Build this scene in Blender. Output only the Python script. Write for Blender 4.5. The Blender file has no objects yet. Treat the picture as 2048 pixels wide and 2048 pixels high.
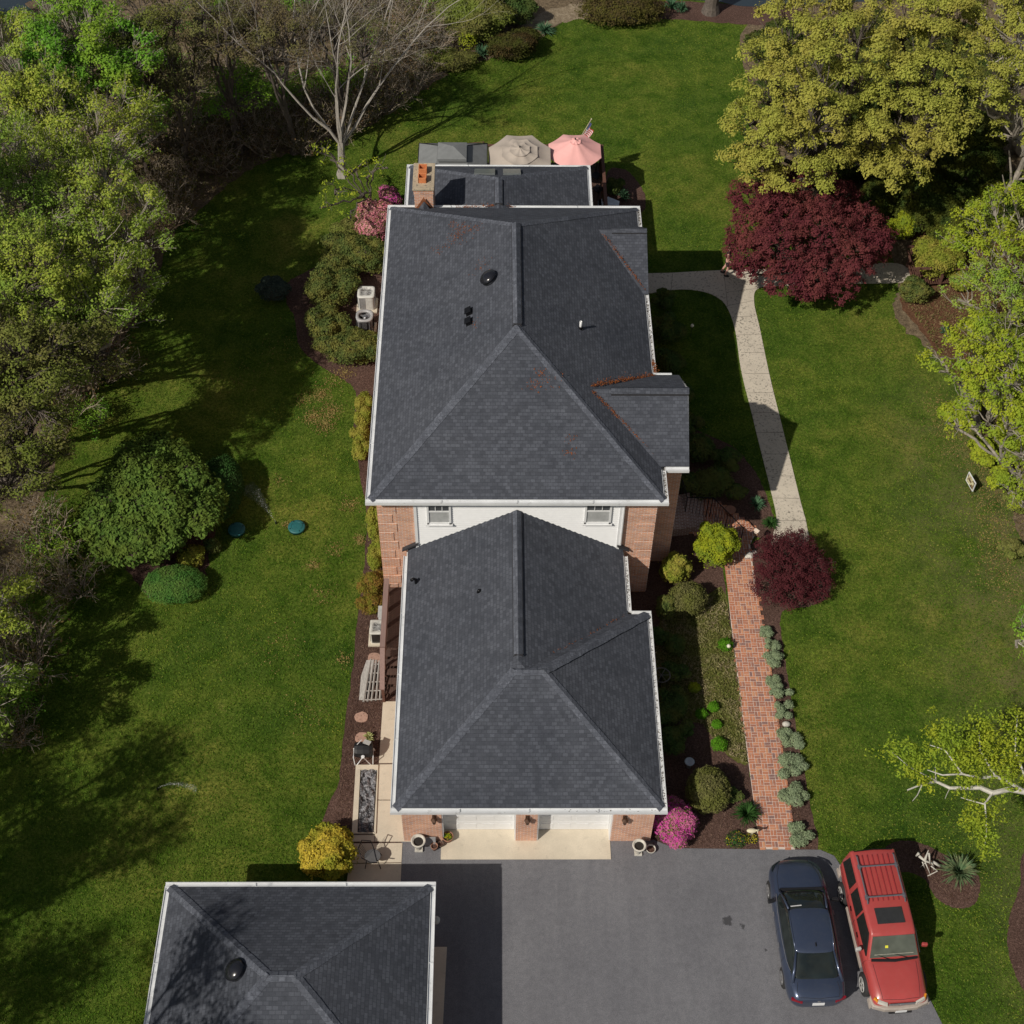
import bpy, math, random
import numpy as np
from mathutils import Vector, Matrix

# ---------------------------------------------------------------- camera, world, sun, exposure
C = bpy.context.scene.collection
SC = bpy.context.scene
CAM_H = 43.0
YAW, PITCH, ROLL = math.radians(-1.062), math.radians(50.743), math.radians(.911)
FPX = 2868.6
_f = Vector((-math.sin(YAW)*math.cos(PITCH), math.cos(YAW)*math.cos(PITCH), -math.sin(PITCH)))
_r = Vector((math.cos(YAW), math.sin(YAW), 0)); _u = _r.cross(_f)
RT = _r*math.cos(ROLL) + _u*math.sin(ROLL); UP = -_r*math.sin(ROLL) + _u*math.cos(ROLL)
cam = bpy.data.cameras.new('camera'); co = bpy.data.objects.new('camera', cam); C.objects.link(co)
M3 = Matrix((RT, UP, -_f)).transposed()
co.matrix_world = Matrix.Translation((0, 0, CAM_H)) @ M3.to_4x4()
cam.sensor_width = 36; cam.lens = 36*FPX/2048; cam.clip_start = .5; cam.clip_end = 2000
SC.camera = co

SUNDIR = Vector((.77, .70, -1)).normalized()          # the way the light travels
ELEV = math.asin(-SUNDIR.z)
w = bpy.data.worlds.new('World'); SC.world = w; w.use_nodes = True
nt = w.node_tree; bg = nt.nodes['Background']
sky = nt.nodes.new('ShaderNodeTexSky'); sky.sky_type = 'NISHITA'; sky.sun_disc = False
sky.sun_elevation = ELEV; sky.sun_rotation = math.atan2(-SUNDIR.x, -SUNDIR.y)
# broken white cloud over the blue
tc_ = nt.nodes.new('ShaderNodeTexCoord'); cn = nt.nodes.new('ShaderNodeTexNoise'); cn.inputs['Scale'].default_value = 2.6; cn.inputs['Detail'].default_value = 7; cn.inputs['Roughness'].default_value = .6; nt.links.new(tc_.outputs['Generated'], cn.inputs['Vector'])
cr = nt.nodes.new('ShaderNodeValToRGB'); cr.color_ramp.elements[0].position = .44; cr.color_ramp.elements[1].position = .60; nt.links.new(cn.outputs['Fac'], cr.inputs[0])
bw = nt.nodes.new('ShaderNodeRGBToBW'); nt.links.new(sky.outputs[0], bw.inputs[0]); cm = nt.nodes.new('ShaderNodeMix'); cm.data_type = 'RGBA'; cm.blend_type = 'MULTIPLY'; cm.inputs[0].default_value = 1; nt.links.new(bw.outputs[0], cm.inputs[6]); cm.inputs[7].default_value = (2.25, 2.1, 1.95, 1)
cx = nt.nodes.new('ShaderNodeMix'); cx.data_type = 'RGBA'; nt.links.new(cr.outputs[0], cx.inputs[0]); nt.links.new(sky.outputs[0], cx.inputs[6]); nt.links.new(cm.outputs[2], cx.inputs[7]); nt.links.new(cx.outputs[2], bg.inputs[0]); bg.inputs[1].default_value = .05
sl = bpy.data.lights.new('sun', 'SUN'); sl.energy = 3.9; sl.angle = math.radians(.5); sl.color = (1, .93, .82)
so = bpy.data.objects.new('sun', sl); C.objects.link(so); so.rotation_euler = SUNDIR.to_track_quat('-Z', 'Y').to_euler()
vs = SC.view_settings; vs.view_transform = 'Standard'; vs.look = 'None'; vs.exposure = -0.12; vs.gamma = 1
SC.render.resolution_x = SC.render.resolution_y = 1024

CAMP = Vector((0, 0, CAM_H))
def ray(x, y): return (_f*FPX + RT*(x-1024) - UP*(y-1024))
def W(x, y, z=0.):                                      # where the line of sight through (x, y) meets height z
    d = ray(x, y); t = (z-CAM_H)/d.z; return CAMP + d*t
def WP(x, y, p, n):                                     # ... meets the plane through p with normal n
    d = ray(x, y); n = Vector(n); return CAMP + d*((Vector(p)-CAMP).dot(n)/d.dot(n))

# ---------------------------------------------------------------- tags
def tag(o, label=None, cat=None, group=None, kind=None):
    if label: o['label'] = label
    if cat: o['category'] = cat
    if group: o['group'] = group
    if kind: o['kind'] = kind
    return o
OFF = {}
def thing(name, label, cat, loc=(0, 0, 0), group=None, local=False, rz=0):
    o = bpy.data.objects.new(name, None); C.objects.link(o); o.location = loc; o.rotation_euler = (0, 0, rz)
    o.empty_display_size = .3
    OFF[o.name] = Vector((0, 0, 0)) if local else Vector(loc)
    return tag(o, label, cat, group)
def dup(root, loc, rz=0, label=None, s=1):
    r = root.copy(); C.objects.link(r); r.location = loc; r.rotation_euler = (0, 0, rz)
    r.scale = (s, s, s) if not isinstance(s, tuple) else s
    if label: r['label'] = label
    for ch in list(root.children):
        c = ch.copy(); C.objects.link(c); c.parent = r
        for g in list(ch.children):
            d = g.copy(); C.objects.link(d); d.parent = c
    return r

# ---------------------------------------------------------------- mesh builder
def finish(me, name, mats, parent, smooth):
    for m in (mats if isinstance(mats, (list, tuple)) else [mats]): me.materials.append(m)
    if smooth: me.polygons.foreach_set('use_smooth', [True]*len(me.polygons))
    o = bpy.data.objects.new(name, me); C.objects.link(o)
    if parent is not None:
        o.parent = parent; OFF[o.name] = OFF[parent.name]
    return o
class MB:
    def __init__(s): s.v = []; s.f = []; s.m = []
    def add(s, vs, fs, mi=0):
        n = len(s.v); s.v += [tuple(q) for q in vs]
        for f in fs: s.f.append(tuple(i+n for i in f)); s.m.append(mi)
        return s
    def box(s, x0, x1, y0, y1, z0, z1, mi=0):
        return s.add([(x0,y0,z0),(x1,y0,z0),(x1,y1,z0),(x0,y1,z0),(x0,y0,z1),(x1,y0,z1),(x1,y1,z1),(x0,y1,z1)],
              [(0,3,2,1),(4,5,6,7),(0,1,5,4),(1,2,6,5),(2,3,7,6),(3,0,4,7)], mi)
    def obox(s, c, sz, rz=0, mi=0, rx=0, ry=0):
        R = Matrix.Rotation(rz, 3, 'Z') @ Matrix.Rotation(ry, 3, 'Y') @ Matrix.Rotation(rx, 3, 'X'); hx, hy, hz = sz[0]/2, sz[1]/2, sz[2]/2
        vs = [R @ Vector(q) + Vector(c) for q in [(-hx,-hy,-hz),(hx,-hy,-hz),(hx,hy,-hz),(-hx,hy,-hz),(-hx,-hy,hz),(hx,-hy,hz),(hx,hy,hz),(-hx,hy,hz)]]
        return s.add(vs, [(0,3,2,1),(4,5,6,7),(0,1,5,4),(1,2,6,5),(2,3,7,6),(3,0,4,7)], mi)
    def quad(s, *p, mi=0): return s.add(p, [tuple(range(len(p)))], mi)
    def prism(s, pts, z0, z1, mi=0):
        n = len(pts); vs = [(p[0],p[1],z0) for p in pts] + [(p[0],p[1],z1) for p in pts]
        return s.add(vs, [tuple(range(n-1,-1,-1)), tuple(range(n,2*n))] + [(i,(i+1)%n,n+(i+1)%n,n+i) for i in range(n)], mi)
    def tube(s, pts, r, n=6, mi=0, cap=True):
        pts = [Vector(p) for p in pts]; k = len(pts)
        rs = r if isinstance(r, (list, tuple)) else [r]*k
        up = Vector((0, 0, 1)); vs = []; prev = None
        for i, p in enumerate(pts):
            d = (pts[min(i+1,k-1)]-pts[max(i-1,0)])
            if d.length < 1e-6: d = Vector((0,0,1))
            d.normalize()
            a = d.cross(up if abs(d.z) < .95 else Vector((1,0,0))) if prev is None else (prev - d*prev.dot(d))
            if a.length < 1e-5: a = d.orthogonal()
            a.normalize(); prev = a; b = d.cross(a)
            for j in range(n):
                t = 2*math.pi*j/n; vs.append(p + (a*math.cos(t)+b*math.sin(t))*rs[i])
        fs = [(i*n+j, i*n+(j+1)%n, (i+1)*n+(j+1)%n, (i+1)*n+j) for i in range(k-1) for j in range(n)]
        if cap: fs += [tuple(range(n-1,-1,-1)), tuple(range((k-1)*n, k*n))]
        return s.add(vs, fs, mi)
    def lathe(s, prof, c=(0,0,0), n=20, mi=0, sx=1, sy=1):
        k = len(prof); vs = [(c[0]+r*sx*math.cos(2*math.pi*j/n), c[1]+r*sy*math.sin(2*math.pi*j/n), c[2]+z) for r, z in prof for j in range(n)]
        fs = [(i*n+j, i*n+(j+1)%n, (i+1)*n+(j+1)%n, (i+1)*n+j) for i in range(k-1) for j in range(n)]
        fs += [tuple(range(n-1,-1,-1)), tuple(range((k-1)*n, k*n))]
        return s.add(vs, fs, mi)
    def build(s, name, mats, parent=None, smooth=False, bevel=0, label=None, seg=2):
        off = OFF.get(parent.name, Vector((0,0,0))) if parent is not None else Vector((0,0,0))
        me = bpy.data.meshes.new(name)
        me.from_pydata([(v[0]-off.x, v[1]-off.y, v[2]-off.z) for v in s.v], [], s.f)
        me.polygons.foreach_set('material_index', s.m)
        uv = me.uv_layers.new(name='uv'); data = [0.]*(2*len(me.loops))
        me.update()
        for p in me.polygons:
            n = p.normal
            if abs(n.z) > .985: u = Vector((1,0,0)); v = Vector((0,1,0))
            else:
                u = Vector((-n.y, n.x, 0)).normalized(); v = n.cross(u)
            for li in p.loop_indices:
                q = me.vertices[me.loops[li].vertex_index].co + off
                data[2*li] = q.dot(u); data[2*li+1] = q.dot(v)
        uv.data.foreach_set('uv', data)
        o = finish(me, name, mats, parent, smooth)
        if bevel:
            b = o.modifiers.new('bevel', 'BEVEL'); b.width = bevel; b.segments = seg; b.limit_method = 'ANGLE'; b.angle_limit = .6
        if label: o['label'] = label
        return o

def quads_np(name, V, mats, parent=None, mi=None):      # V: (N,4,3) array of separate quads
    n = len(V); off = OFF.get(parent.name, Vector((0,0,0))) if parent is not None else Vector((0,0,0))
    me = bpy.data.meshes.new(name); me.vertices.add(4*n); me.loops.add(4*n); me.polygons.add(n)
    me.vertices.foreach_set('co', (V.reshape(-1,3)-np.array(off)).astype(np.float32).ravel())
    me.loops.foreach_set('vertex_index', np.arange(4*n, dtype=np.int32))
    me.polygons.foreach_set('loop_start', np.arange(0, 4*n, 4, dtype=np.int32))
    if mi is not None: me.polygons.foreach_set('material_index', mi.astype(np.int32))
    me.update(calc_edges=True)
    return finish(me, name, mats, parent, False)
def leaf_quads(P, N, S, rng, asp=.55, curl=.0):
    N = N/np.maximum(np.linalg.norm(N, axis=1, keepdims=True), 1e-6)
    R = rng.normal(size=P.shape); U = np.cross(N, R); U /= np.maximum(np.linalg.norm(U, axis=1, keepdims=True), 1e-6)
    Vv = np.cross(N, U); S = S[:, None]
    return np.stack([P-U*S, P-Vv*S*asp-N*S*curl, P+U*S, P+Vv*S*asp-N*S*curl], axis=1)

# ---------------------------------------------------------------- materials
def nodes(name):
    m = bpy.data.materials.new(name); m.use_nodes = True; nt = m.node_tree
    return m, nt, nt.nodes['Principled BSDF'], nt.links
def N(nt, t, **k):
    n = nt.nodes.new('ShaderNode'+t)
    for a, b in k.items():
        if a in n.inputs.keys() if isinstance(a, str) else False: n.inputs[a].default_value = b
        else: setattr(n, a, b)
    return n
def c4(c): return (c[0], c[1], c[2], 1)
def ramp(nt, src, stops, interp='LINEAR'):
    r = nt.nodes.new('ShaderNodeValToRGB'); r.color_ramp.interpolation = interp
    e = r.color_ramp.elements
    while len(e) < len(stops): e.new(.5)
    for i, (p, c) in enumerate(stops): e[i].position = p; e[i].color = c4(c) if len(c) == 3 else c
    nt.links.new(src, r.inputs[0]); return r.outputs[0]
def noise(nt, vec, scale, detail=4, rough=.55, dist=0):
    n = nt.nodes.new('ShaderNodeTexNoise'); n.inputs['Scale'].default_value = scale; n.inputs['Detail'].default_value = detail
    n.inputs['Roughness'].default_value = rough; n.inputs['Distortion'].default_value = dist
    if vec is not None: nt.links.new(vec, n.inputs['Vector'])
    return n.outputs['Fac']
def mix(nt, a, b, f, mode='MIX'):
    m = nt.nodes.new('ShaderNodeMix'); m.data_type = 'RGBA'; m.blend_type = mode
    for s, v in ((6, a), (7, b), (0, f)):
        if hasattr(v, 'is_linked') or hasattr(v, 'links'): nt.links.new(v, m.inputs[s])
        else: m.inputs[s].default_value = v if s == 0 else c4(v)
    return m.outputs[2]
def pos(nt): return nt.nodes.new('ShaderNodeNewGeometry').outputs['Position']
def objc(nt): return nt.nodes.new('ShaderNodeTexCoord').outputs['Object']
def uvc(nt): return nt.nodes.new('ShaderNodeTexCoord').outputs['UV']
def bump(nt, p, h, strength=.3, dist=.02):
    b = nt.nodes.new('ShaderNodeBump'); b.inputs['Strength'].default_value = strength; b.inputs['Distance'].default_value = dist
    nt.links.new(h, b.inputs['Height']); nt.links.new(b.outputs[0], p.inputs['Normal'])
def plain(name, c, rough=.6, metal=0, var=.12, sc=6, spec=.5, coat=0):
    m, nt, p, L = nodes(name); v = objc(nt)
    a = tuple(x*(1-var) for x in c); b = tuple(min(1, x*(1+var)) for x in c)
    L.new(ramp(nt, noise(nt, v, sc, 5), [(.3, a), (.7, b)]), p.inputs['Base Color'])
    p.inputs['Roughness'].default_value = rough; p.inputs['Metallic'].default_value = metal
    p.inputs['Specular IOR Level'].default_value = spec; p.inputs['Coat Weight'].default_value = coat; p.inputs['Coat Roughness'].default_value = .05
    return m
def leafmat(name, c1, c2, c3=None, trans=.25, sc=.5):
    m = bpy.data.materials.new(name); m.use_nodes = True; nt = m.node_tree; nt.nodes.clear(); L = nt.links
    g = nt.nodes.new('ShaderNodeNewGeometry')
    base = mix(nt, c1, c2, g.outputs['Random Per Island'])
    if c3 is not None:
        base = mix(nt, base, c3, ramp(nt, noise(nt, g.outputs['Position'], sc, 3), [(.42, (0,0,0)), (.62, (1,1,1))]))
    d = nt.nodes.new('ShaderNodeBsdfDiffuse'); t = nt.nodes.new('ShaderNodeBsdfTranslucent'); L.new(base, d.inputs[0]); L.new(base, t.inputs[0])
    x = nt.nodes.new('ShaderNodeMixShader'); x.inputs[0].default_value = trans; L.new(d.outputs[0], x.inputs[1]); L.new(t.outputs[0], x.inputs[2])
    o = nt.nodes.new('ShaderNodeOutputMaterial'); L.new(x.outputs[0], o.inputs[0]); return m

def mat_shingle(name='shingle', k=1.0):
    m, nt, p, L = nodes(name); uv = uvc(nt)
    b = nt.nodes.new('ShaderNodeTexBrick'); L.new(uv, b.inputs['Vector'])
    b.inputs['Scale'].default_value = 1; b.inputs['Brick Width'].default_value = .17; b.inputs['Row Height'].default_value = .12
    b.inputs['Mortar Size'].default_value = .014; b.inputs['Mortar Smooth'].default_value = .6; b.inputs['Bias'].default_value = -.1
    b.inputs['Color1'].default_value = (.046,.052,.066,1); b.inputs['Color2'].default_value = (.112,.124,.152,1); b.inputs['Mortar'].default_value = (.036,.041,.053,1)
    g = noise(nt, pos(nt), 60, 2); g2 = noise(nt, pos(nt), .35, 4); g3 = noise(nt, pos(nt), 3.2, 5, .7)
    c = mix(nt, b.outputs['Color'], (.075,.082,.100), .48)
    c = mix(nt, c, ramp(nt, g3, [(.36, (.88,.88,.88)), (.64, (1.1,1.1,1.1))]), 1, 'MULTIPLY')
    c = mix(nt, c, ramp(nt, g2, [(.3, (.85,.85,.86)), (.7, (1.12,1.1,1.08))]), 1, 'MULTIPLY')
    c = mix(nt, c, ramp(nt, g, [(.2, (.75,.75,.75)), (.8, (1.25,1.25,1.25))]), 1, 'MULTIPLY')
    c = mix(nt, c, (k, k, k), 1, 'MULTIPLY'); L.new(c, p.inputs['Base Color']); p.inputs['Roughness'].default_value = .95; p.inputs['Specular IOR Level'].default_value = .15
    sx = nt.nodes.new('ShaderNodeSeparateXYZ'); L.new(uv, sx.inputs[0])
    md = nt.nodes.new('ShaderNodeMath'); md.operation = 'FRACT'; dv = nt.nodes.new('ShaderNodeMath'); dv.operation = 'DIVIDE'; dv.inputs[1].default_value = .12
    L.new(sx.outputs[1], dv.inputs[0]); L.new(dv.outputs[0], md.inputs[0])
    sb = nt.nodes.new('ShaderNodeMath'); sb.operation = 'SUBTRACT'; sb.inputs[0].default_value = 1; L.new(md.outputs[0], sb.inputs[1])
    ad = nt.nodes.new('ShaderNodeMath'); ad.operation = 'ADD'; L.new(sb.outputs[0], ad.inputs[0]); L.new(b.outputs['Fac'], ad.inputs[1])
    bump(nt, p, sb.outputs[0], .5, .024); return m
def mat_brick(name='brick', c1=(.68,.34,.20), c2=(.50,.22,.13), c3=(.38,.34,.35)):
    m, nt, p, L = nodes(name); uv = uvc(nt)
    b = nt.nodes.new('ShaderNodeTexBrick'); L.new(uv, b.inputs['Vector'])
    b.inputs['Scale'].default_value = 1; b.inputs['Brick Width'].default_value = .21; b.inputs['Row Height'].default_value = .072
    b.inputs['Mortar Size'].default_value = .010; b.inputs['Mortar Smooth'].default_value = .3
    b.inputs['Color1'].default_value = c4(c1); b.inputs['Color2'].default_value = c4(c2); b.inputs['Mortar'].default_value = (.60,.55,.50,1)
    c = mix(nt, b.outputs['Color'], c3, ramp(nt, noise(nt, uv, 5, 5, .7), [(.55, (0,0,0)), (.66, (.6,.6,.6))]))
    c = mix(nt, c, ramp(nt, noise(nt, uv, 1.3, 4), [(.3, (.85,.85,.85)), (.7, (1.15,1.15,1.15))]), 1, 'MULTIPLY')
    L.new(c, p.inputs['Base Color']); p.inputs['Roughness'].default_value = .9; bump(nt, p, b.outputs['Fac'], -.5, .012); return m
def mat_grass():
    m, nt, p, L = nodes('lawn_grass'); P = pos(nt)
    n1 = noise(nt, P, .16, 5, .6); n2 = noise(nt, P, 1.1, 5, .65, .3); n3 = noise(nt, P, 9, 6, .75); n4 = noise(nt, P, 34, 3, .8)
    c = ramp(nt, n1, [(.36, (.062,.118,.016)), (.5, (.098,.155,.02)), (.64, (.160,.190,.032))])
    c = mix(nt, c, ramp(nt, n2, [(.36, (.62,.74,.6)), (.5, (1,1,1)), (.64, (1.38,1.22,1.35))]), 1, 'MULTIPLY')
    c = mix(nt, c, (.22,.18,.07), ramp(nt, n2, [(.66, (0,0,0)), (.8, (.55,.55,.55))]))
    c = mix(nt, c, ramp(nt, n3, [(.36, (.55,.6,.5)), (.5, (1,1,1)), (.64, (1.6,1.5,1.6))]), 1, 'MULTIPLY')
    c = mix(nt, c, ramp(nt, n4, [(.34, (.6,.6,.6)), (.66, (1.5,1.5,1.5))]), 1, 'MULTIPLY')
    # the dry lawn strip near the right wood and the dead spots west of the house
    d = nt.nodes.new('ShaderNodeSeparateXYZ'); L.new(P, d.inputs[0])
    mr = nt.nodes.new('ShaderNodeMapRange'); mr.inputs[1].default_value = 14.5; mr.inputs[2].default_value = 20; L.new(d.outputs[0], mr.inputs[0])
    mr2 = nt.nodes.new('ShaderNodeMapRange'); mr2.inputs[1].default_value = 44; mr2.inputs[2].default_value = 38; L.new(d.outputs[1], mr2.inputs[0])
    mm = nt.nodes.new('ShaderNodeMath'); mm.operation = 'MULTIPLY'; L.new(mr.outputs[0], mm.inputs[0]); L.new(mr2.outputs[0], mm.inputs[1])
    m3 = nt.nodes.new('ShaderNodeMath'); m3.operation = 'MULTIPLY'; L.new(mm.outputs[0], m3.inputs[0]); L.new(ramp(nt, noise(nt, P, .7, 6, .7), [(.35, (0,0,0)), (.65, (1,1,1))]), m3.inputs[1])
    c = mix(nt, c, (.21,.18,.085), m3.outputs[0])
    L.new(c, p.inputs['Base Color']); p.inputs['Roughness'].default_value = 1; p.inputs['Specular IOR Level'].default_value = .08
    bump(nt, p, n4, .9, .08); return m
def mat_ground(name, c1, c2, c3, s1=8, s2=40, b=.8, lo=.3, hi=.7):
    m, nt, p, L = nodes(name); P = pos(nt)
    c = ramp(nt, noise(nt, P, s1, 6, .75), [(lo, c1), (.5, c2), (hi, c3)])
    c = mix(nt, c, ramp(nt, noise(nt, P, s2, 3, .7), [(.25, (.55,.55,.55)), (.75, (1.5,1.5,1.5))]), 1, 'MULTIPLY')
    c = mix(nt, c, ramp(nt, noise(nt, P, .5, 3, .6), [(.3, (.8,.8,.8)), (.7, (1.2,1.2,1.2))]), 1, 'MULTIPLY')
    L.new(c, p.inputs['Base Color']); p.inputs['Roughness'].default_value = 1; p.inputs['Specular IOR Level'].default_value = .1
    bump(nt, p, noise(nt, P, s2*.6, 4, .7), b, .05); return m
def mat_asphalt():
    m, nt, p, L = nodes('asphalt'); P = pos(nt)
    c = ramp(nt, noise(nt, P, .45, 6, .6), [(.36, (.148,.149,.164)), (.64, (.172,.173,.188))])
    c = mix(nt, c, ramp(nt, noise(nt, P, 5, 6, .8), [(.38, (.90,.90,.90)), (.6, (1.06,1.06,1.06))]), 1, 'MULTIPLY')
    c = mix(nt, c, ramp(nt, noise(nt, P, 38, 3, .8), [(.34, (.72,.72,.72)), (.5, (1,1,1)), (.68, (1.3,1.3,1.3))]), 1, 'MULTIPLY')
    c = mix(nt, c, (.055,.055,.06), ramp(nt, noise(nt, P, 7, 3, .6), [(.735, (0,0,0)), (.77, (.7,.7,.7))]))
    mp = nt.nodes.new('ShaderNodeMapping'); mp.inputs['Scale'].default_value = (1.6,.12,1); L.new(P, mp.inputs[0])
    c = mix(nt, c, ramp(nt, noise(nt, mp.outputs[0], 1.1, 4, .6), [(.4, (.95,.95,.955)), (.6, (1.03,1.03,1.03))]), 1, 'MULTIPLY')
    # two oil spots where cars stand
    for (x, y, r) in ((1455,1842,.2), (1485,1853,.11), (1500,1838,.0), (1532,1901,.08)):
        if r == 0: continue
        q = W(x, y); v = nt.nodes.new('ShaderNodeVectorMath'); v.operation = 'DISTANCE'; L.new(P, v.inputs[0]); v.inputs[1].default_value = (q.x, q.y, .02)
        a = nt.nodes.new('ShaderNodeMath'); a.operation = 'MULTIPLY_ADD'; L.new(noise(nt, P, 9, 4), a.inputs[0]); a.inputs[1].default_value = .35; L.new(v.outputs['Value'], a.inputs[2])
        c = mix(nt, c, (.045,.045,.05), ramp(nt, a.outputs[0], [(r+.10, (.85,.85,.85)), (r+.16, (0,0,0))]))
    L.new(c, p.inputs['Base Color']); p.inputs['Roughness'].default_value = .9; p.inputs['Specular IOR Level'].default_value = .25
    bump(nt, p, noise(nt, P, 45, 3, .8), .5, .012); return m
def mat_concrete(name, c, spots=.0, stain=.12):
    m, nt, p, L = nodes(name); P = pos(nt)
    cc = ramp(nt, noise(nt, P, 1.2, 6, .65), [(.3, tuple(x*(1-stain) for x in c)), (.7, tuple(x*(1+stain*.6) for x in c))])
    cc = mix(nt, cc, ramp(nt, noise(nt, P, 25, 3, .7), [(.3, (.93,.93,.93)), (.7, (1.05,1.05,1.05))]), 1, 'MULTIPLY')
    if spots:
        a = nt.nodes.new('ShaderNodeMath'); a.operation = 'MULTIPLY'; L.new(ramp(nt, noise(nt, P, 11, 4, .65), [(.555, (0,0,0)), (.62, (1,1,1))]), a.inputs[0])
        L.new(ramp(nt, noise(nt, P, .45, 2), [(.32, (.25,.25,.25)), (.55, (1,1,1))]), a.inputs[1])
        cc = mix(nt, cc, (.20,.18,.15), a.outputs[0])
    cc = mix(nt, cc, tuple(x*.55 for x in c), ramp(nt, noise(nt, P, 3.3, 7, .8), [(.56, (0,0,0)), (.72, (.55,.55,.55))]))
    L.new(cc, p.inputs['Base Color']); p.inputs['Roughness'].default_value = .9; bump(nt, p, noise(nt, P, 40, 3), .2, .006); return m
def mat_metalwhite(name, c=(.70,.72,.74), streak=.3):
    m, nt, p, L = nodes(name); P = pos(nt)
    cc = mix(nt, c, (.28,.28,.27), ramp(nt, noise(nt, P, 4.5, 6, .75), [(.58, (0,0,0)), (.72, (streak,)*3)]))
    cc = mix(nt, cc, ramp(nt, noise(nt, P, 1.2, 3), [(.3, (.88,.88,.88)), (.7, (1.05,1.05,1.05))]), 1, 'MULTIPLY')
    L.new(cc, p.inputs['Base Color']); p.inputs['Roughness'].default_value = .45; return m
def mat_wood(name, c, var=.25, ax=0):
    m, nt, p, L = nodes(name); v = objc(nt); mp = nt.nodes.new('ShaderNodeMapping'); L.new(v, mp.inputs[0])
    mp.inputs['Scale'].default_value = (1, 14, 14) if ax == 0 else (14, 1, 14)
    L.new(ramp(nt, noise(nt, mp.outputs[0], 2, 5, .6), [(.3, tuple(x*(1-var) for x in c)), (.7, tuple(x*(1+var) for x in c))]), p.inputs['Base Color'])
    p.inputs['Roughness'].default_value = .8; return m
def mat_glass(name, c=(.02,.025,.03), rough=.04):
    m, nt, p, L = nodes(name); v = objc(nt)
    L.new(ramp(nt, noise(nt, v, 2, 2), [(.3, c), (.7, tuple(x*1.8 for x in c))]), p.inputs['Base Color'])
    p.inputs['Roughness'].default_value = rough; p.inputs['Specular IOR Level'].default_value = .6; return m
def mat_paint(name, c, flake=.0, rough=.28):
    m, nt, p, L = nodes(name); v = objc(nt)
    cc = ramp(nt, noise(nt, v, 1.5, 4), [(.3, tuple(x*.93 for x in c)), (.7, tuple(x*1.05 for x in c))])
    cc = mix(nt, cc, (.30,.28,.25), ramp(nt, noise(nt, v, 7, 6, .8), [(.5, (0,0,0)), (.8, (.09,.09,.09))]))
    L.new(cc, p.inputs['Base Color']); p.inputs['Metallic'].default_value = flake; p.inputs['Roughness'].default_value = rough
    p.inputs['Coat Weight'].default_value = .6; p.inputs['Coat Roughness'].default_value = .08; return m

M = dict(
 shingle=mat_shingle(), capshingle=mat_shingle('cap_shingle', 1.38), brick=mat_brick(), brick2=mat_brick('porch_brick', (.34,.20,.16), (.27,.14,.11), (.26,.22,.22)), grass=mat_grass(), asphalt=mat_asphalt(),
 mulch=mat_ground('mulch', (.050,.030,.024), (.105,.062,.050), (.19,.12,.098), 14, 45, 1),
 litter=mat_ground('leaf_litter', (.07,.055,.036), (.16,.12,.078), (.28,.22,.14), 5, 30, 1),
 tan=mat_ground('dry_gravel', (.15,.12,.08), (.24,.19,.13), (.34,.29,.21), 4, 30, .5),
 rough=mat_ground('rough_grass', (.055,.075,.014), (.11,.115,.028), (.19,.165,.07), 6, 30, 1),
 concrete=mat_concrete('concrete', (.62,.55,.44)), path=mat_concrete('aggregate_path', (.58,.52,.43), 1), joint=plain('joint', (.10,.085,.07), .95),
 white=mat_metalwhite('white_gutter', streak=.5), dirty=mat_metalwhite('dirty_gutter', (.66,.67,.68), .8), trim=plain('white_trim', (.74,.75,.76), .5, var=.04), vinyl=plain('white_siding', (.78,.79,.80), .55, var=.03),
 soffit=plain('soffit', (.62,.62,.62), .7), glass=mat_glass('window_glass', (.05,.055,.06)), carglass=mat_glass('car_glass', (.012,.016,.016), .03), darkroof=plain('dark_edge', (.03,.03,.035), .8),
 black=plain('black_plastic', (.012,.012,.014), .45), blackm=plain('black_metal', (.015,.015,.018), .35, .6), grey=plain('grey_plastic', (.28,.28,.29), .5), lightgrey=plain('light_grey_metal', (.46,.46,.45), .45),
 steel=plain('steel', (.45,.45,.46), .35, .8), rust=mat_wood('redwood_stain', (.115,.052,.036)), deck=mat_wood('deck_boards', (.075,.042,.032), .3, 1), rail=mat_wood('weathered_rail', (.26,.17,.15), .15, 1),
 greywood=mat_wood('grey_weathered_wood', (.33,.31,.29), .3, 1), bark=plain('bark', (.115,.095,.08), .95, var=.35, sc=9), palebark=plain('pale_bark', (.33,.295,.25), .9, var=.28, sc=6), darkbark=plain('dark_bark', (.06,.045,.035), .95, var=.4, sc=8),
 clay=plain('clay', (.60,.21,.08), .8), terracotta=plain('terracotta', (.30,.15,.10), .85), stone=plain('white_stone', (.52,.50,.45), .8, var=.2), crown=mat_concrete('chimney_crown', (.46,.38,.27), 1, .2),
 litterc=leafmat('pine_litter', (.32,.10,.03), (.20,.075,.03), None, .1), copper=plain('copper_brown', (.10,.055,.035), .5, .4), rustmetal=plain('rusty_flashing', (.22,.075,.03), .8, var=.4, sc=10),
)
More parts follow.
